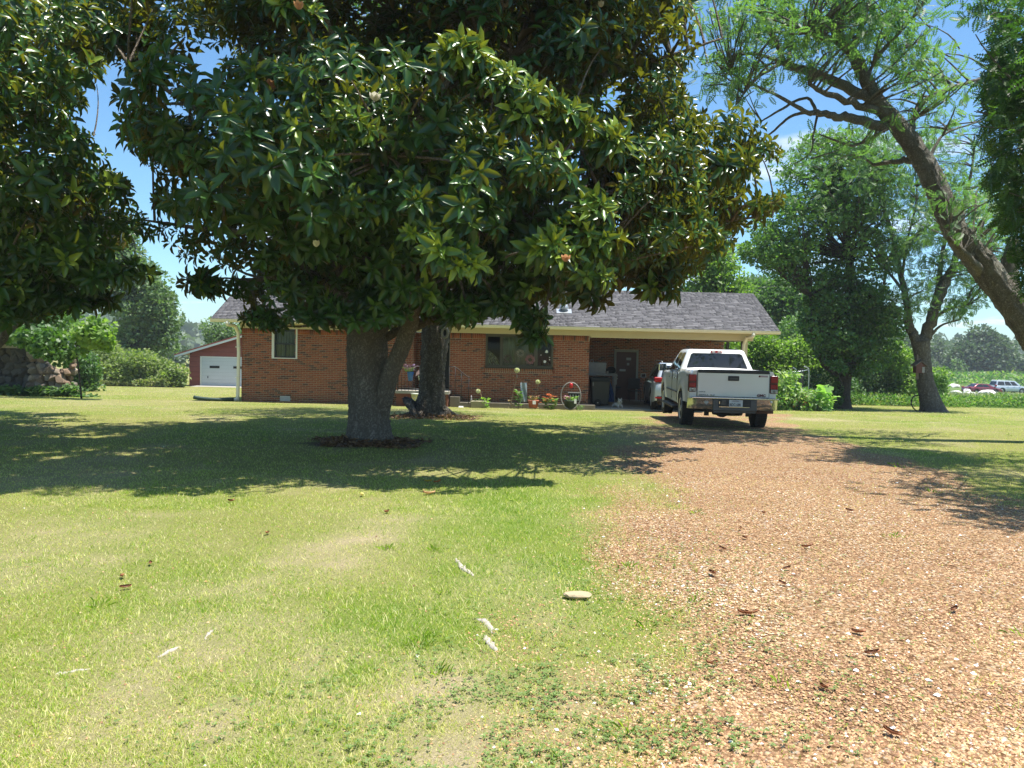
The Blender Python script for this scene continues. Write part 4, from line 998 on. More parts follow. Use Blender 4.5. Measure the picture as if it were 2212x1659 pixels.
heart = [(.5*math.sin(q)**3*.09*1.0, (.0625*13*math.cos(q)-.0625*5*math.cos(2*q)-.0625*2*math.cos(3*q)-.0625*math.cos(4*q))*.045) for q in np.linspace(0, 2*pi, 24, endpoint=False)]
bm = bmesh.new(); poly_ext(bm, [(-.63+a*1.1, .655+c) for a, c in heart], 'xz', -.268, -.262); tp('heart_sticker', bm, pm('sticker_pale', (.55, .54, .52), .6), bmp)
# valance and undercarriage
tp('valance', box(-.45, .48, -.2, .0, .43, .475), pm('grey_plastic', (.06, .06, .06), .3), bmp)
bm = bmesh.new(); bx(bm, -.75, .75, .15, 5.4, .50, .62); bx(bm, -.50, -.42, .0, 5.3, .42, .52); bx(bm, .42, .50, .0, 5.3, .42, .52); obj('chassis', bm, truck, under, world=False)
bm = bmesh.new(); tube(bm, [(-.85, RA, .40), (.85, RA, .40)], .055, 10); lathe(bm, [(.05, RA-.2), (.16, RA-.1), (.17, RA), (.15, RA+.12), (.05, RA+.2)], 14, 'y', (0, 0, .38)); tp('rear_axle', bm, under)
bm = bmesh.new(); lathe(bm, [(.22, .36), (.34, .37), (.36, .44), (.36, .50), (.30, .56), (.2, .56)], 28, 'z', (0, .55, -.04)); tp('spare_tyre', bm, rubber)
tp('hitch_receiver', box(-.05, .05, -.16, .2, .40, .47), under); tp('hitch_bar', box(-.55, .55, -.02, .06, .42, .50), under)
bm = bmesh.new(); tube(bm, [(.9, -.05, .47), (.55, .0, .46), (.52, .5, .45)], .045, 10); tp('tailpipe', bm, pm('rusty_pipe', (.16, .075, .04), .7, .3, 10))
for s in (-1, 1):
    bm = bmesh.new(); bx(bm, s*.48-.05, s*.48+.05, .5, .6, .30, .5); tp('shackle', bm, under)
    bm = bmesh.new(); bx(bm, min(s*.60, s*.93), max(s*.60, s*.93), RA-.52, RA+.52, .55, .95); bx(bm, min(s*.60, s*.93), max(s*.60, s*.93), FA-.52, FA+.52, .55, .95); tp('wheel_well', bm, blackp)
    xs_ = s*.86
    wheel(truck, xs_, RA, .41, .29, s); wheel(truck, xs_, FA, .405, .27, s)
    a, c = sorted((s*.90, s*1.10)); sb = tp('running_board', box(a, c, 1.95, 4.2, .36, .42), blackp, bevel=.015); tp('board_trim', box(min(s*1.098, s*1.108), max(s*1.098, s*1.108), 1.97, 4.18, .385, .41), chrome, sb)
    for y0, y1 in ((2.03, 2.98), (3.03, 4.1)):
        for yy_ in (y0-.012,): tp('door_seam', box(*sorted((s*.975, s*.992)), yy_, yy_+.01, .56, 1.28), blackp)
        hd = tp('door_handle', box(*sorted((s*.985, s*1.03)), y0+.08, y0+.26, 1.10, 1.135), chrome, bevel=.01)
        tp('side_moulding', box(*sorted((s*.985, s*1.012)), y0+.02, y1-.05, .755, .79), pm('moulding_dark', (.05, .06, .09), .3), bevel=.006)
    mr_ = tp('mirror', box(*sorted((s*1.02, s*1.24)), 4.02, 4.12, 1.25, 1.47), chrome, bevel=.035, seg=3); tp('mirror_glass', box(*sorted((s*1.045, s*1.215)), 4.012, 4.019, 1.275, 1.445), tint, mr_); tp('mirror_arm', box(*sorted((s*.90, s*1.05)), 4.05, 4.1, 1.28, 1.33), blackp, mr_)
lettering('4x4', .10, 0, 0, truck, pm('badge_dark', (.10, .11, .10), .4), name='badge').matrix_basis = Matrix.Translation((-.955, .62, 1.20)) @ Matrix.Rotation(-pi/2, 4, 'Z') @ Matrix.Translation((0, 0, 0))

# ------------------------------------------------------------------ closed cars
def car(root, Lt, wd, H, belt, rake, col, arches, r_, rear_over, win, roof_rail=False, hatch=True, lamp=None, hood=None, clad=None):
    def hw2(y, z):
        f = 1-.14*max(0, (y-(Lt-.6))/.6)**2 - .07*max(0, (.35-y)/.35)**2
        return wd/2*f-.05*max(0, (.5-z)/.3)-.04*max(0, (z-.75)/.3)
    def bl_(y, z): return sum(.03*max(0, 1-abs(math.hypot(y-a, z-.38)-r_-.12)/.14) for a in arches)
    fl = lambda y: .30+.08*max(0, (.4-y)/.4)+.05*max(0, (y-Lt+.5)/.5)
    tpf = lambda y: np.interp(y, *hood)
    bm = shell(Lt, hw2, [(a, r_+.06) for a in arches], fl, tpf, bl_, (True, True), ny=60)
    obj('body', bm, root, col, world=False, smooth=True)
    y0, y1, y2, y3 = rake; zt = H; lz = .17 if H > 1.6 else 0
    b4 = [(-wd/2+.10, y0, belt), (wd/2-.10, y0, belt), (wd/2-.10, y3, belt-.02), (-wd/2+.10, y3, belt-.02)]; t4 = [(-wd/2+.30, y1, zt), (wd/2-.30, y1, zt), (wd/2-.30, y2, zt-.02), (-wd/2+.30, y2, zt-.02)]
    bm = bmesh.new(); frust(bm, b4, t4); cb = obj('cabin', bm, root, col, world=False, bevel=.09, seg=4, smooth=True)
    q = {'rear': [b4[0], b4[1], t4[1], t4[0]], 'left': [b4[3], b4[0], t4[0], t4[3]], 'right': [b4[1], b4[2], t4[2], t4[1]], 'front': [b4[2], b4[3], t4[3], t4[2]]}
    obj('rear_window', quad_on(q['rear'], .08, .92, .12, .84, .004, .03), cb, tint, world=False); obj('windscreen', quad_on(q['front'], .06, .94, .06, .92, .004, .02), cb, tint, world=False)
    for u0, u1 in win:
        obj('side_window', quad_on(q['left'], u0, u1, .1, .86, .004, .02), cb, tint, world=False); obj('side_window', quad_on(q['right'], 1-u1, 1-u0, .1, .86, .004, .02), cb, tint, world=False)
    for s in (-1, 1):
        for a in arches: wheel(root, s*(wd/2-.11), a, r_, .22, s, 5)
        m_ = obj('mirror', box(*sorted((s*(wd/2-.02), s*(wd/2+.2))), y3-.35, y3-.25, belt-.02, belt+.14), root, col, world=False, bevel=.03); obj('mirror_glass', box(*sorted((s*(wd/2+.02), s*(wd/2+.17))), y3-.357, y3-.35, belt+.0, belt+.12), m_, tint, world=False)
        if roof_rail: bm = bmesh.new(); tube(bm, [(s*(wd/2-.33), y1+.05, zt-.0), (s*(wd/2-.33), y1+.15, zt+.06), (s*(wd/2-.33), y2-.2, zt+.06), (s*(wd/2-.33), y2-.05, zt)], .02, 8); obj('roof_rail', bm, cb, alloy, world=False)
        bm = bmesh.new(); a, c = sorted((s*(wd/2-.30), s*(wd/2-.015))); bx(bm, a, c, -.01, .22, .86+lz, 1.03+lz); obj('tail_lamp', bm, root, redl, world=False, bevel=.04, seg=3)
        bm = bmesh.new(); a, c = sorted((s*(wd/2-.42), s*(wd/2-.07))); bx(bm, a, c, Lt-.22, Lt-.02, .62, .78); obj('headlight', bm, root, clearl, world=False, bevel=.04, seg=3)
        for y in np.linspace(arches[0]+.75, arches[1]-.35, 3)[:2]: obj('door_handle', box(*sorted((s*(wd/2-.04), s*(wd/2+.01))), y, y+.16, belt-.13, belt-.10), root, chrome, world=False)
        if clad: obj('sill_cladding', box(*sorted((s*(wd/2-.16), s*(wd/2-.02))), arches[0]+r_+.08, arches[1]-r_-.08, .24, .36), root, clad, world=False, bevel=.02)
    bm = bmesh.new(); bx(bm, -wd/2+.12, wd/2-.12, -.03, .2, .34, .56); obj('rear_bumper', bm, root, clad or col, world=False, bevel=.04)
    bm = bmesh.new(); bx(bm, -wd/2+.18, wd/2-.18, .25, Lt-.25, .22, .42); obj('underbody', bm, root, under, world=False)
    return cb
silv = paint('silver_paint', (.50, .55, .60), .25)
suv = thing('suv', (5.88, 26.75, -.40), 'silver suv nosed into the carport, half hidden behind the white pickup', 'suv', rz=-.09)
car(suv, 4.6, 1.88, 1.70, 1.08, (.12, .50, 3.0, 3.75), silv, (.98, 3.68), .36, .9, ((.24, .50), (.52, .78), (.80, .95)), True, hood=([0, .1, .35, 3.6, 4.4, 4.6], [.95, 1.02, 1.06, 1.06, .92, .72]), clad=blackp)
obj('licence_plate', box(-.16, .16, -.035, -.02, .74, .88), suv, pm('plate_white', (.66, .70, .72), .5), world=False)
obj('reflector', box(-.88, -.66, -.045, -.03, .46, .51), suv, redl, world=False); obj('reflector', box(.66, .88, -.045, -.03, .46, .51), suv, redl, world=False)

def ground_at(px, py): return G(px, py)
c_ = P(2100, 850, 103)
red = thing('parked_car', (P(2090, 850, 103)[0]-.3, 103, gz(0, 103)-.15), 'dark red sedan parked beyond the field, its nose to the right', 'car', rz=-pi/2+.1)
car(red, 4.75, 1.8, 1.45, .98, (.55, 1.3, 2.7, 3.75), paint('red_paint', (.20, .012, .02), .2), (.95, 3.7), .33, .9, ((.22, .55), (.57, .92)), hood=([0, .2, .8, 3.6, 4.5, 4.75], [.85, .98, 1.0, .96, .80, .62]))
sv2 = thing('parked_car', (P(2155, 850, 106)[0], 107.5, gz(0, 106)-.10), 'silver suv parked behind and to the right of the red sedan', 'car', rz=-pi/2+.05)
car(sv2, 4.8, 1.9, 1.78, 1.10, (.12, .40, 3.0, 3.8), silv, (.98, 3.8), .37, .9, ((.12, .35), (.38, .63), (.66, .95)), True, hood=([0, .1, .35, 3.6, 4.5, 4.8], [.95, 1.04, 1.08, 1.08, .98, .75]), clad=blackp)

# white rocks in the field
wr = pm('white_rock', (.72, .69, .64), .9, .25, 3, .6, bd=.05)
wst = []
for k in range(3):
    b_ = bmesh.new(); bmesh.ops.create_icosphere(b_, subdivisions=2, radius=1)
    for v in b_.verts: v.co *= 1+.35*mnoise.noise(v.co*1.2+Vector((k*5, 3, 0)))
    m_ = bpy.data.meshes.new('boulder'); b_.to_mesh(m_); b_.free(); m_.materials.append(wr); wst.append(m_)
RK = [(1975, 853, 88, 1.0, .3, 'low white boulder left of the others, nearest the leaning tree'), (2010, 850, 92, .8, .3, 'flat white boulder second from the left in the field'), (2065, 856, 92, 1.6, .55, 'white boulder at the left end of the heap before the red sedan'), (2085, 860, 90, 1.5, .35, 'low pale boulder under the left end of the red sedan'), (2102, 862, 90, 1.2, .4, 'white boulder in front of the rear door of the red sedan'), (2131, 861, 90, 2.0, .75, 'largest rounded white boulder in front of the red sedan'),
      (2062, 823, 130, 2.4, .7, 'long white boulder farther off in the green field'), (2022, 820, 135, .9, .5, 'small white boulder farther off, left of the long one'), (2090, 852, 95, 1.3, .8, 'white boulder just behind the heap left of the red sedan'), (2118, 832, 118, 1.4, .7, 'white boulder above the roof of the red sedan'), (2152, 824, 128, 1.5, .8, 'white boulder far off above the silver suv'), (1978, 816, 150, .8, .6, 'tiny white boulder farthest left in the field')]
for px, py, Y_, w_, h_, lb_ in RK:
    p = P(px, py, Y_); o = obj('boulder', wst[len(lb_) % 3], None, None, loc=(p[0], Y_, gz(0, Y_)+h_*.25), rot=(0, 0, w_*3), scale=(w_*.5, w_*.4, h_*.6)); tag(o, lb_, 'boulder', 'white boulders in the field')
# ================================================================== things by the house
DOGX = P(1337, 870, 28.5)[0]
plast = pm('bin_dark_green', (.030, .036, .030), .55, .15, 3)
FZ = -.40
bn = thing('wheelie_bin', (3.33, 29.1, FZ), 'dark green wheelie bin just inside the carport beside the brick corner', 'bin')
bm = bmesh.new(); bx(bm, 3.03, 3.63, 28.8, 29.5, FZ+.06, FZ+1.0, tx=-.05, ty=-.04); obj('body', bm, bn, plast, bevel=.03)
ld = obj('lid', box(2.95, 3.71, 28.72, 29.58, FZ+1.0, FZ+1.06, .02), bn, plast, bevel=.02); bm = bmesh.new(); bx(bm, 3.0, 3.66, 28.8, 29.5, FZ+1.06, FZ+1.10, .1); obj('lid_crown', bm, ld, plast, bevel=.02)
bm = bmesh.new(); tube(bm, [(3.0, 28.72, FZ+.93), (3.66, 28.72, FZ+.93)], .018, 8); obj('handle', bm, bn, plast)
wb = obj('wheel', (lambda b_: (lathe(b_, [(.11, 0), (.13, .01), (.13, .05), (.11, .06)], 24, 'y', (3.22, 28.68, FZ+.135)), b_)[1])(bmesh.new()), bn, rubber); bm = bmesh.new(); lathe(bm, [(.02, -.012), (.02, 0)], 10, 'y', (3.22, 28.68, FZ+.135)); obj('hub', bm, wb, galv)
obj('label_plate', box(3.01, 3.06, 28.74, 28.752, FZ+.75, FZ+.9), bn, pm('faded_label', (.25, .26, .24), .6))
tb = thing('utility_table', (3.75, 31, FZ), 'white topped utility table against the carport side wall behind the bin', 'table')
obj('tabletop', box(2.95, 4.18, 30.6, 31.3, FZ+1.08, FZ+1.18), tb, pm('dull_white', (.46, .47, .46), .5), bevel=.02)
for x, y in ((3.02, 30.7), (4.1, 30.7), (3.02, 31.2), (4.1, 31.2)): obj('leg', box(x-.03, x+.03, y-.03, y+.03, FZ, FZ+1.08), tb, pm('dull_white', (.5, .5, .5), .5))
obj('side_panel', box(4.05, 4.17, 30.62, 30.66, FZ+.75, FZ+1.07), tb, pm('dull_white', (.5, .5, .5), .5))
cr_ = thing('plastic_crate', (3.4, 30.9, FZ+1.18), 'white ribbed plastic crate standing on the table behind the bin', 'crate')
bm = bmesh.new(); z0 = FZ+1.18; bx(bm, 3.05, 3.72, 30.68, 31.1, z0, z0+.40, tx=-.03, ty=-.02); obj('body', bm, cr_, pm('crate_white', (.58, .58, .56), .5), bevel=.02)
for k in range(9): obj('rib', box(3.08+k*.075, 3.10+k*.075, 30.655, 30.675, z0+.03, z0+.36), cr_, pm('crate_white', (.5, .5, .5), .5))
obj('rim', box(3.02, 3.75, 30.64, 31.14, z0+.395, z0+.43), cr_, pm('crate_white', (.5, .5, .5), .5), bevel=.01)
bm = bmesh.new(); tube(bm, [(3.17+.06*math.cos(q), 30.7, z0+.43+.11*math.sin(q)) for q in np.linspace(0, pi, 9)], .012, 6); obj('handle', bm, cr_, pm('crate_white', (.5, .5, .5), .5))
bm = bmesh.new(); bmesh.ops.create_icosphere(bm, subdivisions=3, radius=1)
for v in bm.verts: v.co = Vector((3.96+v.co.x*.20, 30.9+v.co.y*.18, z0+.12+max(v.co.z, -.7)*.16)) + v.co*.02*mnoise.noise(v.co*4)
tag(obj('bag', bm, None, pm('black_bag', (.012, .012, .012), .6), smooth=True), 'black bag slumped on the table beside the crate', 'bag')
bm = bmesh.new(); lathe(bm, [(.03, 0), (.045, .1), (.04, .1)], 14, 'z', (3.80, 30.66, z0)); tag(obj('mug', bm, None, pm('cream_cup', (.5, .48, .42), .5)), 'small cream cup between the crate and the black bag', 'cup')
drape(3.74, 3.98, FZ+.1, FZ+.98, 29.9, [(0, (.03, .10, .30)), (1, (.05, .16, .42))], 'blue tarp hanging from the table right of the bin', 'tarp')
bpy.data.objects['tarp']['category'] = 'tarp'
# folding stool and chair
stn = thing('folding_stool', (4.15, 31.6, FZ), 'dark folding stool standing behind the white dog', 'stool')
obj('seat', box(3.93, 4.45, 31.4, 31.75, FZ+.58, FZ+.62), stn, dark, bevel=.01)
for x0_, x1_ in ((3.97, 4.4), (4.4, 3.97)):
    for y_ in (31.43, 31.72): bm = bmesh.new(); tube(bm, [(x0_, y_, FZ), (x1_, y_, FZ+.58)], .012, 6); obj('leg', bm, stn, iron)
chr_ = thing('lawn_chair', (5.0, 32.2, FZ), 'black metal chair in the dark beside the carport door', 'chair')
obj('seat', box(4.9, 5.4, 32.0, 32.45, FZ+.42, FZ+.46), chr_, iron, bevel=.01); obj('backrest', box(4.9, 5.4, 32.46, 32.5, FZ+.5, FZ+.95), chr_, iron, bevel=.01)
for x_ in (4.92, 5.38):
    for y_ in (32.02, 32.47): bm = bmesh.new(); tube(bm, [(x_, y_, FZ), (x_, y_, FZ+.44)], .014, 6); obj('leg', bm, chr_, iron)

# ---- white terrier lying on the slab
def skin(name, verts, edges, radii, mat, parent=None, sub=2, smooth=True):
    me = bpy.data.meshes.new(name); me.from_pydata(verts, edges, []); me.materials.append(mat); o = bpy.data.objects.new(name, me); COL.objects.link(o)
    md = o.modifiers.new('skin', 'SKIN'); md.use_smooth_shade = True
    for v, r in zip(me.skin_vertices[0].data if me.skin_vertices else [], radii): pass
    return o, md
furm, t, b = nodes('white_fur'); link(t, mixc(t, noise_fac(t, 40, 4), (.72, .69, .62), (.50, .46, .40)), b.inputs['Base Color']); b.inputs['Roughness'].default_value = .95; bump(t, b, noise_fac(t, 130, 3, lo=0, hi=1), .8, .01)
dx = DOGX; dogn = thing('dog', (dx, 28.35, FZ), 'small white terrier with pricked ears lying on the carport slab', 'dog')
# one continuous body from merged balls, joined by a voxel remesh
bm = bmesh.new()
def ball(x, y, z, rx, ry=None, rz_=None):
    ry = ry or rx; rz_ = rz_ or rx; r_ = bmesh.ops.create_icosphere(bm, subdivisions=3, radius=1)
    for v in r_['verts']: v.co = Vector((dx+x+v.co.x*rx, 28.35+y+v.co.y*ry, FZ+z+v.co.z*rz_))
ball(-.10, .22, .085, .10, .13, .085); ball(-.08, .10, .09, .095, .13, .09); ball(-.03, .02, .105, .085, .09, .10); ball(0, -.02, .13, .075, .075, .10); ball(.0, -.05, .17, .07, .07, .08)
ball(.005, -.08, .245, .075, .072, .07); ball(.005, -.13, .225, .045, .05, .042); ball(.005, -.165, .215, .028, .03, .028); ball(-.05, -.07, .22, .035, .05, .05); ball(.06, -.07, .22, .035, .05, .05)
for s in (-1, 1):
    ball(s*.06+.01, -.06, .06, .035, .05, .05); ball(s*.07+.01, -.13, .03, .027, .07, .028); ball(s*.07+.01, -.2, .026, .028, .035, .024)
    ball(s*.052+.005, -.06, .315, .022, .014, .035); ball(s*.055+.005, -.06, .345, .012, .010, .028)
ball(-.20, .22, .05, .05, .09, .045); ball(-.23, .15, .03, .03, .07, .025); ball(-.17, .36, .08, .03, .05, .03); ball(-.19, .42, .10, .022, .04, .025)
body = obj('body', bm, dogn, furm, smooth=True); rmd = body.modifiers.new('join', 'REMESH'); rmd.mode = 'VOXEL'; rmd.voxel_size = .009; rmd.use_smooth_shade = True
tx_ = bpy.data.textures.new('fur_clumps', 'CLOUDS'); tx_.noise_scale = .03; dmd = body.modifiers.new('shag', 'DISPLACE'); dmd.texture = tx_; dmd.strength = .014; dmd.mid_level = .45
bm = bmesh.new(); bmesh.ops.create_icosphere(bm, subdivisions=2, radius=.016); o = obj('nose', bm, dogn, dark, world=False, loc=(.005, -.195, .222), smooth=True)
for s in (-1, 1): bm = bmesh.new(); bmesh.ops.create_icosphere(bm, subdivisions=2, radius=.010); obj('eye', bm, dogn, dark, world=False, loc=(.005+s*.030, -.150, .262), smooth=True)

# ---- plants, pots and ornaments along the walk
stalk = pm('stalk', (.20, .20, .09), .7); dry_ = pm('dry_stem', (.36, .26, .16), .9)
leafg = leafmat('garden_leaf', [(.05, .12, .03), (.10, .19, .05), (.17, .27, .08)], rough=.5, trans=.3)
def zg(y): return float(gz(0, y))
def sprout(parent, x, y, z, h, r, n, L_, mat=None, name='foliage', asp=.45):
    q = RNG.random(n); a = RNG.random(n)*2*pi; rr = r*np.sqrt(RNG.random(n))*(.5+.5*q)
    pos = np.stack([x+rr*np.cos(a), y+rr*np.sin(a), z+h*q], -1)
    ax = np.stack([np.cos(a), np.sin(a), .1+.6*RNG.random(n)], -1)
    return obj(name, leaves(name, T_MAG, pos, ax, np.tile([0, 0, 1.], (n, 1))+rdir(n)*.4, L_*(.6+.6*RNG.random(n)), L_*asp, RNG.random(n), mat or leafg), parent)
al_m = pm('allium_head', (.62, .60, .48), .9, .35, 60, .8, bd=.01)
def allium(pts, r, label, pods):
    Y_ = 26.9; w3 = [P(px, py, Y_) for px, py in pts]; w3[0][2] = zg(Y_)-.02
    a_ = thing('allium', tuple(w3[0]), label, 'allium', 'tall alliums in front of the brick wall')
    bm = bmesh.new(); tube(bm, smooth_path([(*p, 0) for p in w3], 4)[:, :3], .011, 6); obj('stem', bm, a_, dry_)
    n = 260; d = rdir(n); c_ = w3[-1]
    bm = bmesh.new(); bmesh.ops.create_icosphere(bm, subdivisions=3, radius=r*.8, matrix=Matrix.Translation(Vector(c_)))
    hd = obj('flower_head', bm, a_, al_m, smooth=True)
    obj('floret', leaves('floret', T_RHO, c_+d*r*.7, d+rdir(n)*.3, rdir(n), r*.5, r*.3, RNG.random(n), leafmat('floret', [(.45, .45, .32), (.7, .68, .58)], trans=.2)), hd, kind='stuff')
    if pods: sprout(a_, w3[0][0], Y_, zg(Y_), .3, .05, 14, .12, leafmat('dry_leaf', [(.30, .20, .12), (.45, .33, .2)]), 'withered_leaf')
allium([(1041, 880), (1042, 866), (1038, 850), (1033, 845)], .075, 'shortest allium, its drooping head low beside the square planter', False)
allium([(1104, 880), (1106, 858), (1113, 830), (1117, 800)], .085, 'tallest allium with a white ball head on a long leaning stem', True)
allium([(1157, 880), (1153, 862), (1160, 845), (1162, 825)], .075, 'middle height allium with a kinked stem in front of the brick wall', True)
# square planter with seedlings
def zY(px, py, Y_): return P(px, py, Y_)
def pot(px0, px1, pyt, pyb, Y_, mat, name, label, flare=.03, cat='flower pot', rect=False, grp=None):
    a = P(px0, pyt, Y_); c = P(px1, pyb, Y_); xc = (a[0]+c[0])/2; r = (c[0]-a[0])/2; z0 = zg(Y_) if pyb is None else c[2]; h = a[2]-z0
    th_ = thing(name, (xc, Y_, z0), label, cat, grp)
    bm = bmesh.new()
    if rect: bx(bm, xc-r+flare, xc+r-flare, Y_-r*.8, Y_+r*.8, z0, z0+h, -flare)
    else: lathe(bm, [(r*.72, 0), (r*.95, h*.86), (r*1.02, h*.87), (r*1.03, h), (r*.92, h), (r*.88, h*.9)], 28, 'z', (xc, Y_, z0))
    obj('container', bm, th_, mat, bevel=.005 if rect else 0)
    return th_, xc, z0+h, r
th_, xc, zt, r = pot(1017, 1050, 866, 879, 27.0, pm('stone_planter', (.34, .31, .20), .9, .3, 12, .3), 'planter_box', 'square sandstone planter at the left end of the flower bed', rect=True, cat='planter')
sprout(th_, xc+.25, 26.85, zg(26.9), .35, .14, 90, .09, leafmat('lime_leaf', [(.16, .30, .05), (.30, .45, .10)], trans=.4)); sprout(th_, xc-.05, 27.0, zt, .06, .12, 20, .05)
bm = bmesh.new(); p = P(1018, 860, 27.0); lathe(bm, [(.03, 0), (.04, .06), (.02, .1), (.03, .13), (.015, .19)], 12, 'z', (p[0], 27.0, zt)); tag(obj('figurine', bm, None, pm('figurine_grey', (.35, .33, .34), .5)), 'small grey figurine standing on the sandstone planter', 'figurine')
# tall leafy plant
lp_ = thing('leafy_plant', tuple(P(1120+ -0, 880, 26.9)), 'tall single leafy green plant below the little garden flag', 'plant'); p = P(1119+0, 880, 26.9)
p = P(1119, 880, 26.9); p[0] = P(1118+0, 870, 26.9)[0]
# (its stem stands under the flag)
fx = P(1120, 870, 26.9)[0]
bm = bmesh.new(); tube(bm, [(fx, 26.9, zg(26.9)), (fx+.01, 26.9, zg(26.9)+.62)], .012, 6); obj('stem', bm, lp_, stalk); lp_.location = (fx, 26.9, zg(26.9)); 
bpy.context.view_layer.update()
for ch_ in lp_.children: ch_.matrix_parent_inverse = W(lp_).inverted()
sprout(lp_, fx, 26.9, zg(26.9)+.08, .56, .06, 46, .17)
# garden flag
fl_ = thing('garden_flag', (P(1130, 870, 27.05)[0], 27.05, -.5), 'small faded blue garden flag on a thin metal stake', 'flag')
a = P(1124, 830, 27.05); c = P(1137, 868, 27.05); bm = bmesh.new(); N = 8; g = []
for i in range(N+1): g.append([bm.verts.new((a[0]+(c[0]-a[0])*i/N+.03*(1-j/6), 27.05+.02*math.sin(i*1.1+j), c[2]-.0+(a[2]-c[2]+.06)*j/6)) for j in range(7)])
for i in range(N):
    for j in range(6): f = bm.faces.new((g[i][j], g[i+1][j], g[i+1][j+1], g[i][j+1])); f.smooth = True
fm, t, b = nodes('flag_cloth'); link(t, ramp(t, noise_fac(t, 14, 3, lo=.3, hi=.7), [(0, (.12, .18, .25)), (.5, (.22, .29, .34)), (.8, (.33, .34, .33)), (1, (.30, .16, .14))]), b.inputs['Base Color']); b.inputs['Roughness'].default_value = .9
obj('cloth', bm, fl_, fm); bm = bmesh.new(); tube(bm, [(a[0]+.10, 27.08, zg(27)), (a[0]+.14, 27.08, a[2]+.08)], .006, 5); obj('stake', bm, fl_, iron)
tag(obj('hose_hook', box(P(1117, 820, 27.95)[0]-.01, P(1117, 820, 27.95)[0]+.012, 27.93, 27.985, .62, .74), None, pm('cream_cup', (.5, .5, .5), .5)), 'small pale hook fixed on the brick wall above the garden flag', 'hook')
# terracotta pot
terra = pm('terracotta', (.40, .125, .075), .75, .15, 6)
fm_ = leafmat('petal_pink', [(.35, .12, .10), (.55, .28, .22), (.20, .22, .10)], trans=.2)
th_, xc, zt, r = pot(1140, 1164, 864, 881, 26.9, terra, 'terracotta_pot', 'terracotta pot with faded flowers and a small white tag'); sprout(th_, xc, 26.9, zt-.02, .12, r*.95, 70, .06, None); sprout(th_, xc, 26.9, zt+.02, .13, r*.95, 60, .05, fm_, 'blossoms', .8)
obj('plant_tag', box(xc-.03, xc+.08, 26.9-r-.03, 26.9-r-.02, zt-.13, zt-.01), th_, wp)
# orange lilies
lil = thing('orange_flowers', (P(1188, 880, 26.9)[0], 26.9, zg(26.9)), 'clump of bright orange coneflowers between the terracotta pot and the iron hoop', 'flowers'); x = P(1188, 880, 26.9)[0]
sprout(lil, x, 26.9, zg(26.9), .38, .25, 190, .11)
for k in range(34):
    dx_, dz_ = RNG.normal()*.16, RNG.random()*.22; q = np.array([x+dx_-.02, 26.85+RNG.normal()*.1, zg(26.9)+.36+dz_-.35*abs(dx_)])
    n = 9; aa = np.arange(n)*2*pi/n
    obj('flower', leaves('flower', T_RHO, np.tile(q, (n, 1)), np.stack([np.cos(aa), np.sin(aa), -.1+0*aa], -1), np.tile([0, 0, 1.], (n, 1)), .055, .03, RNG.random(n), leafmat('orange_petal', [(.65, .10, .03), (.75, .25, .12), (.7, .35, .2)], trans=.25) if 'orange_petal' not in MATS else MATS['orange_petal']), lil)
# dark bowl planter behind the hoop with petunias
th_, xc, zt, r = pot(1217, 1247, 864, 883, 26.95, pm('green_bowl', (.03, .05, .03), .5), 'flower_bowl', 'dark green round pot of pink and green flowers inside the iron hoop')
sprout(th_, xc, 26.95, zt-.02, .14, r, 130, .07, leafmat('lime_leaf2', [(.14, .28, .06), (.28, .42, .12)], trans=.3)); sprout(th_, xc-.12, 26.9, zt+.04, .10, r*.6, 60, .05, leafmat('petal_magenta', [(.40, .08, .25), (.6, .3, .45)], trans=.2), 'blossoms', .8)
obj('plant_tag', box(xc+.11, xc+.19, 26.95-r-.03, 26.95-r-.02, zt-.1, zt+.06), th_, wp)
sprout(th_, xc+.32, 26.85, zg(26.9), .18, .16, 90, .06, None, 'trailing_leaves')
hp = thing('garden_hoop', (P(1233, 880, 26.8)[0], 26.8, zg(26.8)), 'oval rusty iron hoop standing upright in the flower bed', 'hoop')
c0 = P(1233, 857-.0, 26.8); c1 = P(1233, 825, 26.8); hx = c0[0]; rz_ = c1[2]-P(1233, 854, 26.8)[2]; zc = c1[2]-rz_
bm = bmesh.new(); rings = [(hx+.345*math.cos(q), 26.8, zc-.02+(rz_+.0)*math.sin(q)*1.0) for q in np.linspace(0, 2*pi, 41)]; tube(bm, rings, .022, 8, cap=False); obj('ring', bm, hp, pm('grey_iron', (.30, .28, .26), .5, .5, 8))
ln = thing('red_lantern', (hx+.0, 26.78, c1[2]-.16), 'small red glass lantern hanging from the top of the iron hoop', 'lantern')
bm = bmesh.new(); lathe(bm, [(.03, -.20), (.06, -.18), (.065, -.08), (.045, -.03), (.02, -.01)], 14, 'z', (hx, 26.78, c1[2]-.02)); obj('glass', bm, ln, pm('red_glass', (.55, .02, .02), .15)); bm = bmesh.new(); tube(bm, [(hx, 26.78, c1[2]-.04), (hx, 26.78, c1[2])], .006, 5); obj('hook', bm, ln, iron)
gt = thing('house_number_plaque', (hx+.03, 27.1, zc), 'small dark picket plaque with pale slats behind the potted flowers', 'plaque')
a = P(1228, 849, 27.1); obj('board', box(a[0], a[0]+.42, 27.1, 27.12, a[2]-.30, a[2]), gt, dark)
for k in range(4): obj('slat', box(a[0]+.04+k*.1, a[0]+.09+k*.1, 27.08, 27.098, a[2]-.26, a[2]-.05), gt, pm('faded_label', (.25, .26, .24), .6))
obj('top_rail', box(a[0]-.02, a[0]+.44, 27.075, 27.13, a[2]+.001, a[2]+.03), gt, pm('dull_white', (.5, .5, .5), .5))
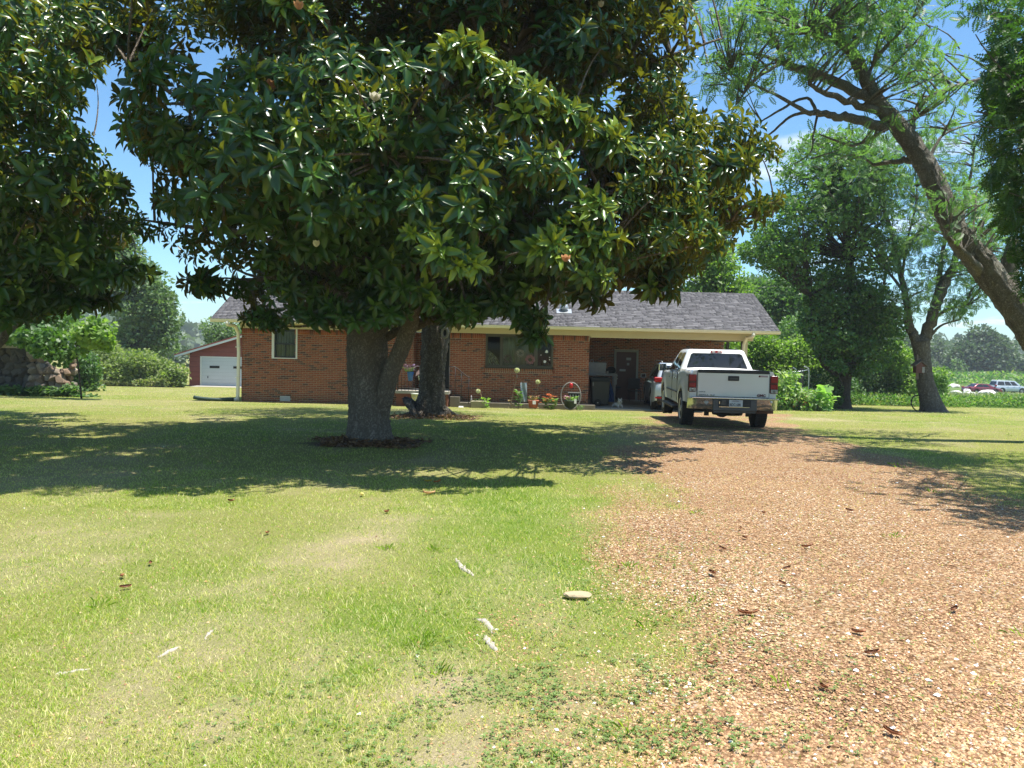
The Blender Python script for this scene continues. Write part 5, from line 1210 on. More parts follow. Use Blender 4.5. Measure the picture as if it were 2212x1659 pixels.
# things at the porch
hb = thing('hanging_basket', (P(887, 800, 26.7)[0], 26.7, .9), 'blue pot of purple petunias hung on the porch rail, left of the second trunk', 'flower pot')
a = P(880, 803, 26.8); c = P(893, 823, 26.8); xc = (a[0]+c[0])/2; bm = bmesh.new(); lathe(bm, [(.07, c[2]), (.12, a[2]-.02), (.125, a[2]), (.1, a[2])], 20, 'z', (xc, 26.8, 0)); obj('pot', bm, hb, pm('bright_blue', (.02, .13, .45), .35))
sprout(hb, xc-.05, 26.8, a[2]-.02, .16, .2, 110, .07); sprout(hb, xc, 26.78, a[2]+.05, .2, .27, 110, .06, leafmat('petal_purple', [(.06, .02, .09), (.12, .05, .16), (.3, .2, .34)], trans=.2), 'blossoms', .8)
wp2 = thing('hanging_pot', (P(908, 812, 26.7)[0], 26.75, .6), 'small pale green pot with a dark bottle and pink flag beside the blue pot', 'flower pot')
a = P(903, 812, 26.75); c = P(917, 826, 26.75); xc = (a[0]+c[0])/2; bm = bmesh.new(); lathe(bm, [(.075, c[2]), (.11, a[2]-.03), (.12, a[2]-.03), (.12, a[2]), (.1, a[2])], 18, 'z', (xc, 26.75, 0)); obj('pot', bm, wp2, pm('pale_green_pot', (.38, .45, .34), .5))
bm = bmesh.new(); lathe(bm, [(.035, a[2]), (.035, a[2]+.18), (.012, a[2]+.25), (.012, a[2]+.33)], 12, 'z', (xc, 26.75, 0)); obj('bottle', bm, wp2, pm('bottle_dark', (.03, .05, .03), .1)); bm = bmesh.new(); lathe(bm, [(.02, a[2]+.331), (.02, a[2]+.37)], 10, 'z', (xc, 26.75, 0)); obj('bottle_cap', bm, wp2, wp)
bm = bmesh.new(); poly_ext(bm, [(xc-.20, a[2]-.02), (xc-.06, a[2]+.08), (xc-.08, a[2]+.22), (xc-.17, a[2]+.12)], 'xz', 26.72, 26.725); obj('pink_flag', bm, wp2, pm('pink_cloth', (.6, .38, .40), .9))
tpn = thing('tall_planter', (P(901, 868, 26.5)[0], 26.5, -.4), 'tall tapered white planter painted with a yellow daisy', 'planter')
a = P(888+2, 848, 26.5); c = P(905, 866, 26.5); x0 = a[0]; bm = bmesh.new(); lathe(bm, [(.075, -.40), (.15, .03), (.16, .03), (.16, .06), (.14, .06)], 4, 'z', (x0+.12, 26.5, 0)); obj('body', bm, tpn, pm('planter_white', (.62, .65, .58), .6))
bm = bmesh.new(); lathe(bm, [(.03, 0), (.03, -.006)], 12, 'y', (x0+.10, 26.355, -.1)); dz = obj('daisy_centre', bm, tpn, pm('daisy_yellow', (.65, .42, .04), .6))
for k in range(7): q = 2*pi*k/7; bm = bmesh.new(); lathe(bm, [(.015, 0), (.015, -.004)], 8, 'y', (x0+.10+.045*math.cos(q), 26.357, -.1+.045*math.sin(q))); obj('petal', bm, dz, pm('petal_grey', (.45, .5, .45), .6))
# green splash hose at the downspout
bm = bmesh.new(); tube(bm, smooth_path([(-10.05, 27.75, -.37, 0), (-10.5, 27.55, -.39, 0), (-11.0, 27.45, -.36, 0), (-11.35, 27.4, -.31, 0)], 5)[:, :3], .065, 10)
tag(obj('drain_hose', bm, None, pm('dark_green_plastic', (.012, .04, .028), .5)), 'dark green corrugated drain hose lying at the foot of the left downspout', 'hose')
for i_, (x, lb_) in enumerate(((P(1000, 877, 26.9)[0], 'small white paper scrap on the edge of the bed left of the planter'),)): tag(obj('paper_scrap', box(x-.16, x+.02, 26.9, 27.0, zg(27)+.01, zg(27)+.05, .02), None, wp), lb_, 'litter')

# ================================================================== birdhouse, hoop, garden, poles
bh = thing('birdhouse', tuple(P(1985, 788, 33.9)), 'weathered wooden birdhouse hung on the left side of the forked tree', 'birdhouse')
wood = pm('grey_wood', (.20, .16, .13), .9, .3, 10, .2, stretch=(1, 1, .2)); p = P(1985, 795, 33.95)
bm = bmesh.new(); poly_ext(bm, [(p[0]-.19, p[2]-.22), (p[0]+.19, p[2]-.22), (p[0]+.19, p[2]+.12), (p[0], p[2]+.27), (p[0]-.19, p[2]+.12)], 'xz', 33.8, 34.1); obj('box', bm, bh, pm('bird_red', (.16, .07, .055), .9))
for s in (-1, 1): bm = bmesh.new(); poly_ext(bm, [(p[0]+s*.27, p[2]+.08), (p[0], p[2]+.30), (p[0], p[2]+.33), (p[0]+s*.28, p[2]+.12)], 'xz', 33.72, 34.16); obj('roof_board', bm, bh, wood)
obj('back_board', box(p[0]-.03, p[0]+.1, 34.11, 34.15, p[2]-.5, p[2]+.6), bh, wood); obj('front_panel', box(p[0]+.06, p[0]+.17, 33.78, 33.797, p[2]-.2, p[2]+.05), bh, pm('pale_wood', (.36, .34, .32), .9))
p = P(1986, 872, 34.2); bm = bmesh.new(); lathe_pts = [(p[0]+.36*math.cos(q), 34.2+.12*math.sin(q), gz(0, 34.2)+.36+.36*math.sin(q)) for q in np.linspace(0, 2*pi, 41)]; tube(bm, lathe_pts, .028, 8, cap=False)
tag(obj('bicycle_tyre', bm, None, rubber), 'thin black bicycle tyre leaning on the foot of the forked tree', 'tyre')
# steel pipe frame in the vegetable patch
fr_ = thing('pipe_frame', (P(1712, 880, 32.5)[0], 32.5, -.7), 'galvanised steel pipe frame rising out of the vegetable patch', 'frame')
def pipe(pts, r=.022, name='pipe'): bm = bmesh.new(); tube(bm, smooth_path([(*P(*q), 0) for q in pts], 4)[:, :3], r, 8); obj(name, bm, fr_, galv)
pipe([(1698, 805, 32.6), (1730, 802, 32.6), (1744, 799, 32.6), (1744, 799, 32.6)], .02); pipe([(1737, 791, 32.4), (1744, 795, 32.4), (1747, 802, 32.4), (1746, 850, 32.4), (1746, 884, 32.4)]); pipe([(1713, 794, 32.5), (1719, 798, 32.5), (1720, 806, 32.5), (1720, 850, 32.5), (1720, 884, 32.5)]); pipe([(1736, 846, 32.2), (1742, 846, 32.2), (1750, 852, 32.2), (1755, 860, 32.2)], .022)
pst = P(1733, 795, 34); obj('scarecrow_post', box(pst[0]-.07, pst[0]+.07, 34, 34.08, -.8, pst[2]), fr_, wood)
p = P(1769, 810, 34.5); bm = bmesh.new(); lathe(bm, [(.10, p[2]-.35), (.10, p[2]), (.11, p[2]+.01), (.10, p[2]+.04)], 14, 'z', (p[0], 34.5, 0)); fdr = thing('bird_feeder', (p[0], 34.5, p[2]), 'blue green tube feeder on a pole behind the garden', 'feeder'); obj('tube', bm, fdr, pm('feeder_blue', (.08, .16, .18), .5)); bm = bmesh.new(); tube(bm, [(p[0], 34.5, -.75), (p[0], 34.5, p[2]-.35)], .015, 6); obj('pole', bm, fdr, iron)
obj('garden_edging', box(P(1655, 884, 31.6)[0], P(1790, 884, 31.6)[0], 31.5, 31.6, -.75, -.58), None, pm('edging', (.33, .27, .19), .9), kind='structure')
# chain-link run behind the truck
fn = thing('chain_link_gate', (8.9, 31.5, -.6), 'dark framed wire gate behind the right side of the pickup', 'gate')
for a_, c_ in (((9.15, 31.8, -.65), (9.15, 31.8, 1.0)), ((9.15, 31.8, 1.0), (10.4, 32.5, 1.0)), ((9.6, 32.05, -.6), (9.6, 32.05, 1.0)), ((9.15, 31.8, .45), (10.4, 32.5, .45))): bm = bmesh.new(); tube(bm, [a_, c_], .022, 6); obj('rail', bm, fn, iron)
# overhead wires
wirem = pm('wire', (.05, .05, .05), .6)
def wire(a, c, sag, label):
    a = P(*a); c = P(*c); bm = bmesh.new(); tube(bm, [tuple(a+(c-a)*u-np.array([0, 0, sag*4*u*(1-u)])) for u in np.linspace(0, 1, 26)], .011, 5, cap=False)
    tag(obj('overhead_wire', bm, None, wirem), label, 'wire', 'overhead wires behind the house')
wire((1470, 560, 40), (2420, 395, 60), .5, 'uppermost overhead wire crossing the sky behind the maple'); wire((1470, 622, 44), (2420, 465, 70), .4, 'middle overhead wire low over the roof ridge'); wire((1470, 634, 46), (2420, 540, 70), .3, 'lowest overhead wire just above the roof ridge')
# litter on the ground
def fallen(px, py, L_, label, col, grp, rot=None):
    L_ *= .72*random.uniform(.75, 1.15); p = G(px, py); bm = bmesh.new(); N = 5; g = []
    for i in range(N+1):
        u = i/N; w_ = .42*math.sin(pi*min(1, u*.93+.05))**.8
        g.append([bm.verts.new((L_*(u-.5), L_*w_*v, L_*(.35*v*v*2+.5*(u-.5)**2))) for v in (-.5, 0, .5)])
    for i in range(N):
        for j in range(2): f = bm.faces.new((g[i][j], g[i+1][j], g[i+1][j+1], g[i][j+1])); f.smooth = True
    bmesh.ops.solidify(bm, geom=bm.faces[:], thickness=.0015)
    z = topz(np.array([p[0]]), np.array([p[1]]))[0]
    o = obj('fallen_leaf', bm, None, pm(*col), loc=(p[0], p[1], z+.016), rot=(random.uniform(-.35, .35), random.uniform(-.35, .35), random.uniform(0, 6) if rot is None else rot))
    return tag(o, label, 'leaf', grp)
BR = ('dry_leaf_brown', (.34, .15, .07), .6, .3, 30); YL = ('leaf_yellow', (.80, .55, .03), .6, .2, 30); OR = ('leaf_orange', (.75, .22, .03), .6, .2, 30); TN = ('leaf_tan', (.58, .40, .20), .7, .2, 30)
gl_ = 'dry brown leaves on the gravel and lawn'; lbl = 'curled dry brown magnolia leaf lying on the pale gravel of the drive'
for px, py, w_ in ((1603, 1336, 'left one of the touching pair in the middle of the drive'), (1623, 1338, 'right one of the touching pair in the middle of the drive'), (1538, 1444, 'at the left edge of the near gravel'), (1884, 1426, 'large, in the middle of the near gravel'), (2060, 1330, 'farthest to the right on the drive'), (1690, 1272, 'just beyond the touching pair'), (1700, 1238, 'second beyond the touching pair'), (1745, 1190, 'alone in the middle of the drive'), (1560, 1195, 'beside the left edge of the drive, opposite the yellow leaf'), (1650, 1115, 'farthest up the drive on the left'), (1610, 1170, 'small, near the grassy left side of the drive'), (1855, 1380, 'just behind the large one in the near gravel'), (1925, 1600, 'nearest to the camera at the bottom edge'), (1600, 1150, 'thin, below the farthest one on the left'), (1780, 1500, 'upright, in the near gravel left of the large one'), (1540, 1250, 'on the thin grass strip left of the pair'), (1835, 1110, 'farthest up the drive on the right')): fallen(px, py, .12, 'curled brown leaf '+w_, BR, gl_)
lb2 = 'curled dry brown magnolia leaf lying in the sunlit lawn'
for px, py, w_ in ((265, 1248, 'middle one of three close together at the left'), (325, 1219, 'right one of three close together at the left'), (577, 1155, 'in the left centre, alone'), (835, 1110, 'nearest to the pale yellow leaf'), (500, 1085, 'close to the shadow edge on the left'), (270, 1272, 'lowest of three close together at the left')): fallen(px, py, .12, 'brown leaf on the sunlit lawn, '+w_, BR, 'brown leaves on the lawn')
fallen(925, 1042, .16, 'bright yellow fallen leaf on the lawn in front of the big trunk', YL, None); fallen(945, 1043, .13, 'orange fallen leaf right beside the bright yellow one', OR, None); fallen(927, 1068, .19, 'large tan fallen leaf below the bright yellow one', TN, None)
fallen(782, 1072, .13, 'pale yellow fallen leaf on the lawn below the big trunk', ('leaf_pale', (.75, .66, .25), .6, .2, 30), None)
p = G(1248, 1294); bm = bmesh.new(); bmesh.ops.create_icosphere(bm, subdivisions=2, radius=1)
for v in bm.verts: v.co = Vector((v.co.x*.10, v.co.y*.055, v.co.z*.022))*(1+.3*mnoise.noise(v.co*2))
tag(obj('flat_stone', bm, None, pm('tan_stone', (.46, .36, .22), .9, .2, 20, .3), loc=(p[0], p[1], p[2]+.03)), 'flat tan stone lying in thin grass beside the drive', 'stone')
rootm = pm('bleached_root', (.50, .44, .38), .9, .35, 25, .6, stretch=(1, 1, 1))
def root(pts, r, label):
    bm = bmesh.new(); w3 = [(*G(*q)[:2], topz(*[np.array([k_]) for k_ in G(*q)[:2]])[0]-.004, 0) for q in pts]; sp_ = smooth_path(w3, 10)[:, :3]; n = len(sp_); sp_[:, :2] += np.cumsum(RNG.normal(size=(n, 2))*.003, 0)
    tube(bm, sp_, [r*(.35+.65*math.sin(pi*(i+.5)/n)) for i in range(n)], 9, disp=lambda p, d, a, i: 1+1.0*mnoise.noise(p*30+d*1.5)+.5*mnoise.noise(p*90)); tag(obj('tree_root', bm, None, rootm), label, 'root', 'bleached roots showing in the lawn')
root([(985, 1206), (997, 1222), (1010, 1236), (1022, 1246)], .022, 'bleached root showing in the bright grass, farthest of the near roots'); root([(1030, 1338), (1050, 1352), (1058, 1372)], .02, 'short grey root in the thin grass left of the flat stone')
root([(1048, 1375), (1058, 1395), (1068, 1408)], .02, 'grey root end just below the short grey root'); root([(440, 1385), (455, 1372), (470, 1362)], .012, 'thin pale root in the left lawn running up and right'); root([(120, 1458), (150, 1452), (190, 1446)], .014, 'thin pale root near the left edge of the lawn'); root([(340, 1422), (360, 1412), (385, 1400)], .013, 'pale root bordering the dry patch in the left lawn')
# ================================================================== trees
def barkmat(name, c1, c2, sc=7, bstr=.7, stretch=(1, 1, .25), moss=None):
    m_, t, b = nodes(name); f = noise_fac(t, sc, 6, stretch=stretch, rough=.7); c = mixc(t, f, c1, c2)
    vo = t.nodes.new('ShaderNodeTexVoronoi'); vo.feature = 'DISTANCE_TO_EDGE'; vo.inputs['Scale'].default_value = sc*2.4
    tcn = t.nodes.new('ShaderNodeTexCoord'); mp = t.nodes.new('ShaderNodeMapping'); mp.inputs['Scale'].default_value = (stretch[0], stretch[1], stretch[2]*1.2)
    dn = t.nodes.new('ShaderNodeTexNoise'); dn.inputs['Scale'].default_value = 9; dn.inputs['Detail'].default_value = 5; link(t, tcn.outputs['Object'], dn.inputs['Vector']); da = t.nodes.new('ShaderNodeVectorMath'); da.operation = 'MULTIPLY_ADD'; da.inputs[1].default_value = (.22, .22, .3); link(t, dn.outputs['Color'], da.inputs[0]); link(t, tcn.outputs['Object'], da.inputs[2]); link(t, da.outputs[0], mp.inputs[0]); link(t, mp.outputs[0], vo.inputs['Vector'])
    mr = t.nodes.new('ShaderNodeMapRange'); mr.inputs['From Max'].default_value = .3; link(t, vo.outputs['Distance'], mr.inputs[0])
    c = mixc(t, mr.outputs[0], tuple(x*.72 for x in c1), c)
    if moss: c = mixc(t, noise_fac(t, 2.2, 4, lo=.5, hi=.75), c, moss)
    link(t, c, b.inputs['Base Color']); b.inputs['Roughness'].default_value = .95; b.inputs['Specular IOR Level'].default_value = .2
    a = t.nodes.new('ShaderNodeMath'); a.operation = 'ADD'; link(t, mr.outputs[0], a.inputs[0]); link(t, noise_fac(t, sc*5, 4, lo=0, hi=1, stretch=stretch), a.inputs[1])
    bump(t, b, a.outputs[0], bstr, .03); return m_
bark_mag = barkmat('bark_magnolia', (.22, .18, .14), (.38, .33, .27), 9, .8)
bark_rough = barkmat('bark_furrowed', (.15, .13, .105), (.36, .32, .26), 8, 1.0, (1, 1, .3))
bark_grey = barkmat('bark_grey', (.24, .215, .18), (.50, .46, .40), 13, 1.0, (1, 1, .4), (.34, .34, .28))
bark_dark = barkmat('bark_dark', (.07, .06, .045), (.13, .115, .09), 7, .8)
PXM = lambda Y_: F/Y_
def pline(pts, Y_, dY=0):                            # (px, py, width px) rows at depth Y -> x y z r rows
    o = []
    for i, q in enumerate(pts):
        yy_ = Y_ + dY*i/max(1, len(pts)-1) + (q[3] if len(q) > 3 else 0); p = P(q[0], q[1], yy_); o.append((*p, q[2]/2/PXM(yy_)))
    return o
def limb(name, rows, par, mat, n=10, k=4, disp=None, rough=0, kind=None):
    sp_ = smooth_path(rows, k); bm = bmesh.new()
    if rough: # wobble
        for i in range(1, len(sp_)-1): sp_[i, :3] += RNG.normal(size=3)*rough*sp_[i, 3]
    tube(bm, sp_[:, :3], sp_[:, 3], n, disp=disp); return obj(name, bm, par, mat, kind=kind)
def twigs(starts, pads, r0, name, par, mat, sag=.1, seg=5, n=5, kind='stuff'):
    """one thin branch from the nearest start point to each pad, all in one part"""
    Vs, Fs, o = [], [], 0; st = np.array([tuple(q)[:4] for q in starts])
    for c in pads:
        c3 = np.asarray(c[:3]); d = np.linalg.norm(st[:, :3]-c3, axis=1) + np.maximum(0, st[:, 2]-c3[2]+.2)*1.0; s = st[np.argmin(d)].copy(); dl = np.linalg.norm(c3-s[:3])
        if dl > 2.0 and r0 < .035: s[:3] = c3+(s[:3]-c3)*(1.3/dl); s[3] = .014
        u = np.linspace(0, 1, seg+1)[:, None]; mid = (s[:3]+c3)/2 + RNG.normal(size=3)*.1*np.linalg.norm(c3-s[:3]) + [0, 0, sag]
        pts = (1-u)**2*s[:3] + 2*u*(1-u)*mid + u*u*c3; r = min(r0, s[3] if len(s) > 3 else r0)*(1-.75*u[:, 0])+.004
        ax = c3-s[:3]; ax = ax/max(np.linalg.norm(ax), 1e-6); e1 = np.cross(ax, [.3, .2, 1]); e1 /= np.linalg.norm(e1); e2 = np.cross(ax, e1)
        for i in range(seg+1):
            for k in range(n): a = 2*pi*k/n; Vs.append(pts[i]+(e1*math.cos(a)+e2*math.sin(a))*r[i])
        for i in range(seg):
            for k in range(n): Fs.append((o+i*n+k, o+i*n+(k+1) % n, o+(i+1)*n+(k+1) % n, o+(i+1)*n+k))
        o += (seg+1)*n
    return obj(name, np_mesh(name, Vs, Fs, None, mat, True), par, kind=kind)

# ------------------------------------------------------------------ magnolias
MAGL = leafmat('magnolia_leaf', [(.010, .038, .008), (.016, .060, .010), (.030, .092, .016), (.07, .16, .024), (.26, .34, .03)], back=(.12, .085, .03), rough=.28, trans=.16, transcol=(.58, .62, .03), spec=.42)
def rosettes(c, axis, nl, L_, lit=None):
    """c (n,3) centres, axis (n,3): whorls of nl leaves"""
    n = len(c); ax = axis/np.linalg.norm(axis, axis=1, keepdims=True); h = np.cross(ax, rdir(n)); h /= np.linalg.norm(h, axis=1, keepdims=True); g = np.cross(ax, h)
    C = np.repeat(c, nl, 0); A = np.repeat(ax, nl, 0); H = np.repeat(h, nl, 0); Gq = np.repeat(g, nl, 0)
    k = np.tile(np.arange(nl), n); th = k*2.4+np.repeat(RNG.random(n)*6, nl); tier = k/nl
    el = np.radians(62-95*tier+RNG.normal(size=n*nl)*9)            # young leaves upright, old ones drooping
    rad = H*np.cos(th)[:, None]+Gq*np.sin(th)[:, None]
    d = rad*np.cos(el)[:, None]+A*np.sin(el)[:, None]; d[:, 2] -= .28*tier
    nr = A*np.cos(el)[:, None]-rad*np.sin(el)[:, None]
    pos = C - A*(tier*.10)[:, None] + d*.015
    LL = np.repeat(L_, nl)*(.55+.5*np.minimum(1, tier*2.5))*(.85+.3*RNG.random(n*nl))
    lv = np.clip(np.repeat(RNG.random(n)*.5, nl) + .3*RNG.random(n*nl) - .15*tier, 0, .72)
    fr_ = .22 if lit is None else np.repeat(np.where(lit, .95, .07), nl); lv = np.where((tier < .6) & (np.repeat(RNG.random(n), nl) < fr_), .70+.30*RNG.random(n*nl), lv)  # lit whorls: new growth, with sunlight put into its yellow-green colour
    return pos, d, nr, LL, lv
class_tpl = []
for k in range(6):
    tv, tf = T_MAG; V = tv*[1, .40, 1]
    me = np_mesh('leaf', V, tf, {'lv': [(.05, .2, .35, .5, .7, .95)[k]]*8}, MAGL, True); class_tpl.append(me)
root_leaves = {}
def magnolia(root, pads, per, poly, limbs_pts, twig_r, gap=None, nl=10, leafL=.205, n_front=0):
    pads = np.asarray(pads); kp_ = inpoly(proj(pads[:, :3]), poly); n_front = int(kp_[:n_front].sum()) if n_front else 0; pads = pads[kp_]; n = len(pads)*per; pd = np.repeat(pads, per, 0); d = rdir(n); d[:, 2] = np.abs(d[:, 2])*.9-.25; d /= np.linalg.norm(d, axis=1, keepdims=True)
    c = pd[:, :3]+d*(pd[:, 3]*(.45+.6*RNG.random(n)**.6))[:, None]*[1, 1, .75]
    keep = inpoly(proj(c), poly) & (c[:, 2] > 1.75)
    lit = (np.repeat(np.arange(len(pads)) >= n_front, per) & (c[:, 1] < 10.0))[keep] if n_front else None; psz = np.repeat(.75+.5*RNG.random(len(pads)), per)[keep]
    c, d = c[keep], d[keep]
    out_ = c-np.array([root.location[0], root.location[1], 4.5]); out_ /= np.linalg.norm(out_, axis=1, keepdims=True)
    ax = d*.5+out_*.7+rdir(len(c))*.35; ax[:, 2] += .25
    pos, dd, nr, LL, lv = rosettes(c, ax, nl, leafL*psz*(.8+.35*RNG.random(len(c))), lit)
    pr = proj(pos); dist = np.linalg.norm(pos-CAM, axis=1); vis = (pr[:, 0] > 0) & (pr[:, 0] < 2212) & (pr[:, 1] > 0) & (pr[:, 1] < 1659)
    # the 300 leaves that show largest: nearest per cell of the picture
    cell = (pr[:, 0]//60).astype(int)*1000+(pr[:, 1]//60).astype(int); idx = np.nonzero(vis)[0]; idx = idx[np.argsort(dist[idx])]; seen = {}; ch = []
    for i in idx:
        q = cell[i]; seen[q] = seen.get(q, 0)+1
        if seen[q] <= 2: ch.append(i)
        if len(ch) >= 300: break
    ch = np.array(ch); rest = np.ones(len(pos), bool); rest[ch] = False
    a, s, u = frames(dd, nr)
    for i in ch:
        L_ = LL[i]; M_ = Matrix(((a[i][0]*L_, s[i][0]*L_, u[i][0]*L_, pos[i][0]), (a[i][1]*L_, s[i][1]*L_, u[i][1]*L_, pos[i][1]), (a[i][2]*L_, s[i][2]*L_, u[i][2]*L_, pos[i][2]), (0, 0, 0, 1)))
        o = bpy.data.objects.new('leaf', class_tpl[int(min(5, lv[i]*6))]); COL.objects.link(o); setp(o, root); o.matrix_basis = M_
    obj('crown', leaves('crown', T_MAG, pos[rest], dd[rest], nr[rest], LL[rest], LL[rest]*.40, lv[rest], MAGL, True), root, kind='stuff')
    twigs(limbs_pts, pads, twig_r, 'twigs', root, bark_mag); 
    print('magnolia leaves', len(pos)); root_leaves[root.name] = (pr, dist)
def blossom(root, px, py, Y_, r, mat, openness=.6, name='blossom', lab=None):
    pr, dist = root_leaves[root.name]; near = np.hypot(pr[:, 0]-px, pr[:, 1]-py) < 16; near &= pr[:, 2] > 0
    if near.any(): Y_ = float(np.sort(pr[near, 2])[min(2, near.sum()-1)])-.10
    p = P(px, py, Y_); bm = bmesh.new()
    for ring, (n, tilt, l) in enumerate(((3, 1.15, .9), (6, .95-.3*openness, 1))):
        for k in range(n):
            a = 2*pi*k/n+ring*.5; u = Vector((math.cos(a), math.sin(a), 0)); d = (u*math.cos(tilt)+Vector((0, 0, math.sin(tilt)))).normalized(); s = Vector((-u.y, u.x, 0)); nn = s.cross(d); g = []
            for i in range(5):
                v = i/4; w_ = .42*math.sin(pi*min(.97, .12+.8*v)); g.append([bm.verts.new(Vector(p)+d*(r*l*v)+s*(r*w_*q)+nn*(-r*.25*(v*v) - r*.3*(abs(q)**2)*0)+nn*(r*.22*(1-abs(q)))*math.sin(pi*v)*-1) for q in (-1, -.5, 0, .5, 1)])
            for i in range(4):
                for j in range(4): f = bm.faces.new((g[i][j], g[i+1][j], g[i+1][j+1], g[i][j+1])); f.smooth = True
    o = obj(name, bm, root, mat)
    if lab: o['label'] = lab
petal = leafmat('magnolia_petal', [(.86, .84, .76), (.80, .78, .68)], rough=.5, trans=.3, transcol=(.8, .78, .66)); petalb = leafmat('petal_browned', [(.66, .36, .20), (.55, .28, .16)], rough=.6, trans=.3, transcol=(.7, .4, .2))

mag = thing('magnolia_tree', (-2.62, 13.6, -.02), 'large dark glossy magnolia with a forked trunk standing in the middle of the lawn', 'tree', None)
YM = 13.6
st1 = pline([(797, 962, 116), (797, 940, 102), (796, 900, 88), (795, 850, 86), (793, 800, 86), (792, 740, 86), (790, 680, 78), (792, 600, 66), (800, 480, 52), (815, 330, 42), (830, 150, 30), (850, -60, 18)], YM)
st1[0] = (st1[0][0], st1[0][1], -.12, .52)
tr = limb('trunk', st1, mag, bark_mag, 72, 12, bark_disp(15, .10, 2.2, 3))
st2 = pline([(815, 915, 40), (828, 860, 42), (846, 800, 38), (868, 750, 36), (884, 700, 36), (890, 640, 44), (925, 540, 36), (990, 420, 30), (1060, 300, 24), (1110, 120, 16)], YM, -1.5)
limb('limb', st2, mag, bark_mag, 40, 8, bark_disp(14, .10, 2.2, 9))
st3 = pline([(805, 760, 36), (815, 700, 36), (832, 660, 34), (862, 620, 38), (890, 500, 32), (880, 350, 26), (920, 150, 18)], YM+.25, 1.2)
limb('limb', st3, mag, bark_mag, 28, 6, bark_disp(12, .10, 2.2, 5))
LP = []
def side_limbs(root, base_rows, targets, r0, mat, store, kk=6):
    for tg_ in targets:
        b0 = np.array(base_rows[tg_[3]]); e = np.array(tg_[:3]); mid = (b0[:3]+e)/2+np.array([0, 0, .35])+RNG.normal(size=3)*.15
        rows = [(*b0[:3], r0), (*(b0[:3]*.6+mid*.4), r0*.85), (*mid, r0*.62), (*(mid*.45+e*.55), r0*.42), (*e, r0*.18)]
        limb('limb', rows, root, mat, 9, kk, bark_disp(5, .08, 1, e[0]), rough=.25); store += list(smooth_path(rows, 5)[3:])
tg_ = [(-6.0, 12.5, 3.6, 6), (-5.3, 16.0, 4.3, 6), (-5.6, 11.2, 5.6, 7), (-4.2, 9.9, 4.2, 6), (-1.6, 9.6, 4.0, 6), (.6, 10.2, 4.2, 6), (2.6, 11.6, 4.4, 7), (4.3, 13.0, 4.0, 6), (3.6, 15.6, 5.0, 7), (.5, 17.6, 5.2, 7), (-3.0, 18.0, 5.0, 7), (-5.2, 13.8, 7.2, 8), (-3.2, 10.3, 7.2, 8), (.2, 10.6, 6.8, 8), (3.3, 12.8, 6.8, 8), (1.5, 15.5, 8.0, 9), (-1.0, 12.0, 9.3, 9), (1.2, 11.6, 2.9, 5), (2.4, 13.8, 2.9, 5), (-4.6, 12.6, 2.7, 5), (-.6, 11.4, 2.9, 5)]
side_limbs(mag, st1, tg_, .085, bark_mag, LP); LP += st1[7:] + st2[5:] + st3[3:]
POLY_MAG = [(200, -900), (205, 0), (215, 70), (222, 120), (275, 150), (250, 215), (262, 290), (300, 330), (345, 400), (330, 480), (335, 540), (350, 565), (395, 600), (400, 632), (440, 652), (490, 640), (500, 665), (540, 712), (590, 722), (615, 700), (640, 722), (700, 735), (760, 738), (800, 752), (850, 728), (905, 700), (960, 690), (1010, 700), (1060, 672), (1100, 668), (1125, 700), (1150, 738), (1170, 735), (1188, 680), (1235, 640), (1275, 658), (1300, 684), (1335, 640), (1400, 625), (1440, 658), (1468, 625), (1475, 585), (1500, 600), (1540, 548), (1590, 520), (1640, 480), (1695, 440), (1690, 415), (1620, 425), (1585, 400), (1640, 385), (1685, 345), (1665, 300), (1635, 250), (1585, 228), (1545, 262), (1500, 235), (1465, 190), (1490, 140), (1515, 95), (1495, 30), (1500, -900)]
pads = np.vstack([pads_in((-.9, 14.3, 5.2), (5.3, 4.1, 4.2), 360, .52, .4), pads_in((-1.0, 13.2, 8.2), (5.3, 3.9, 2.1), 190, .62, .3), pads_in((-4.4, 8.9, 7.5), (3.4, 1.7, 1.0), 80, .6, .1), pads_in((-.5, 12.4, 3.7), (5.0, 3.4, 1.3), 130, .52, .2), pads_in((-2.8, 9.5, 3.9), (3.8, 1.5, 1.1), 60, .5, .2)])
ex = []
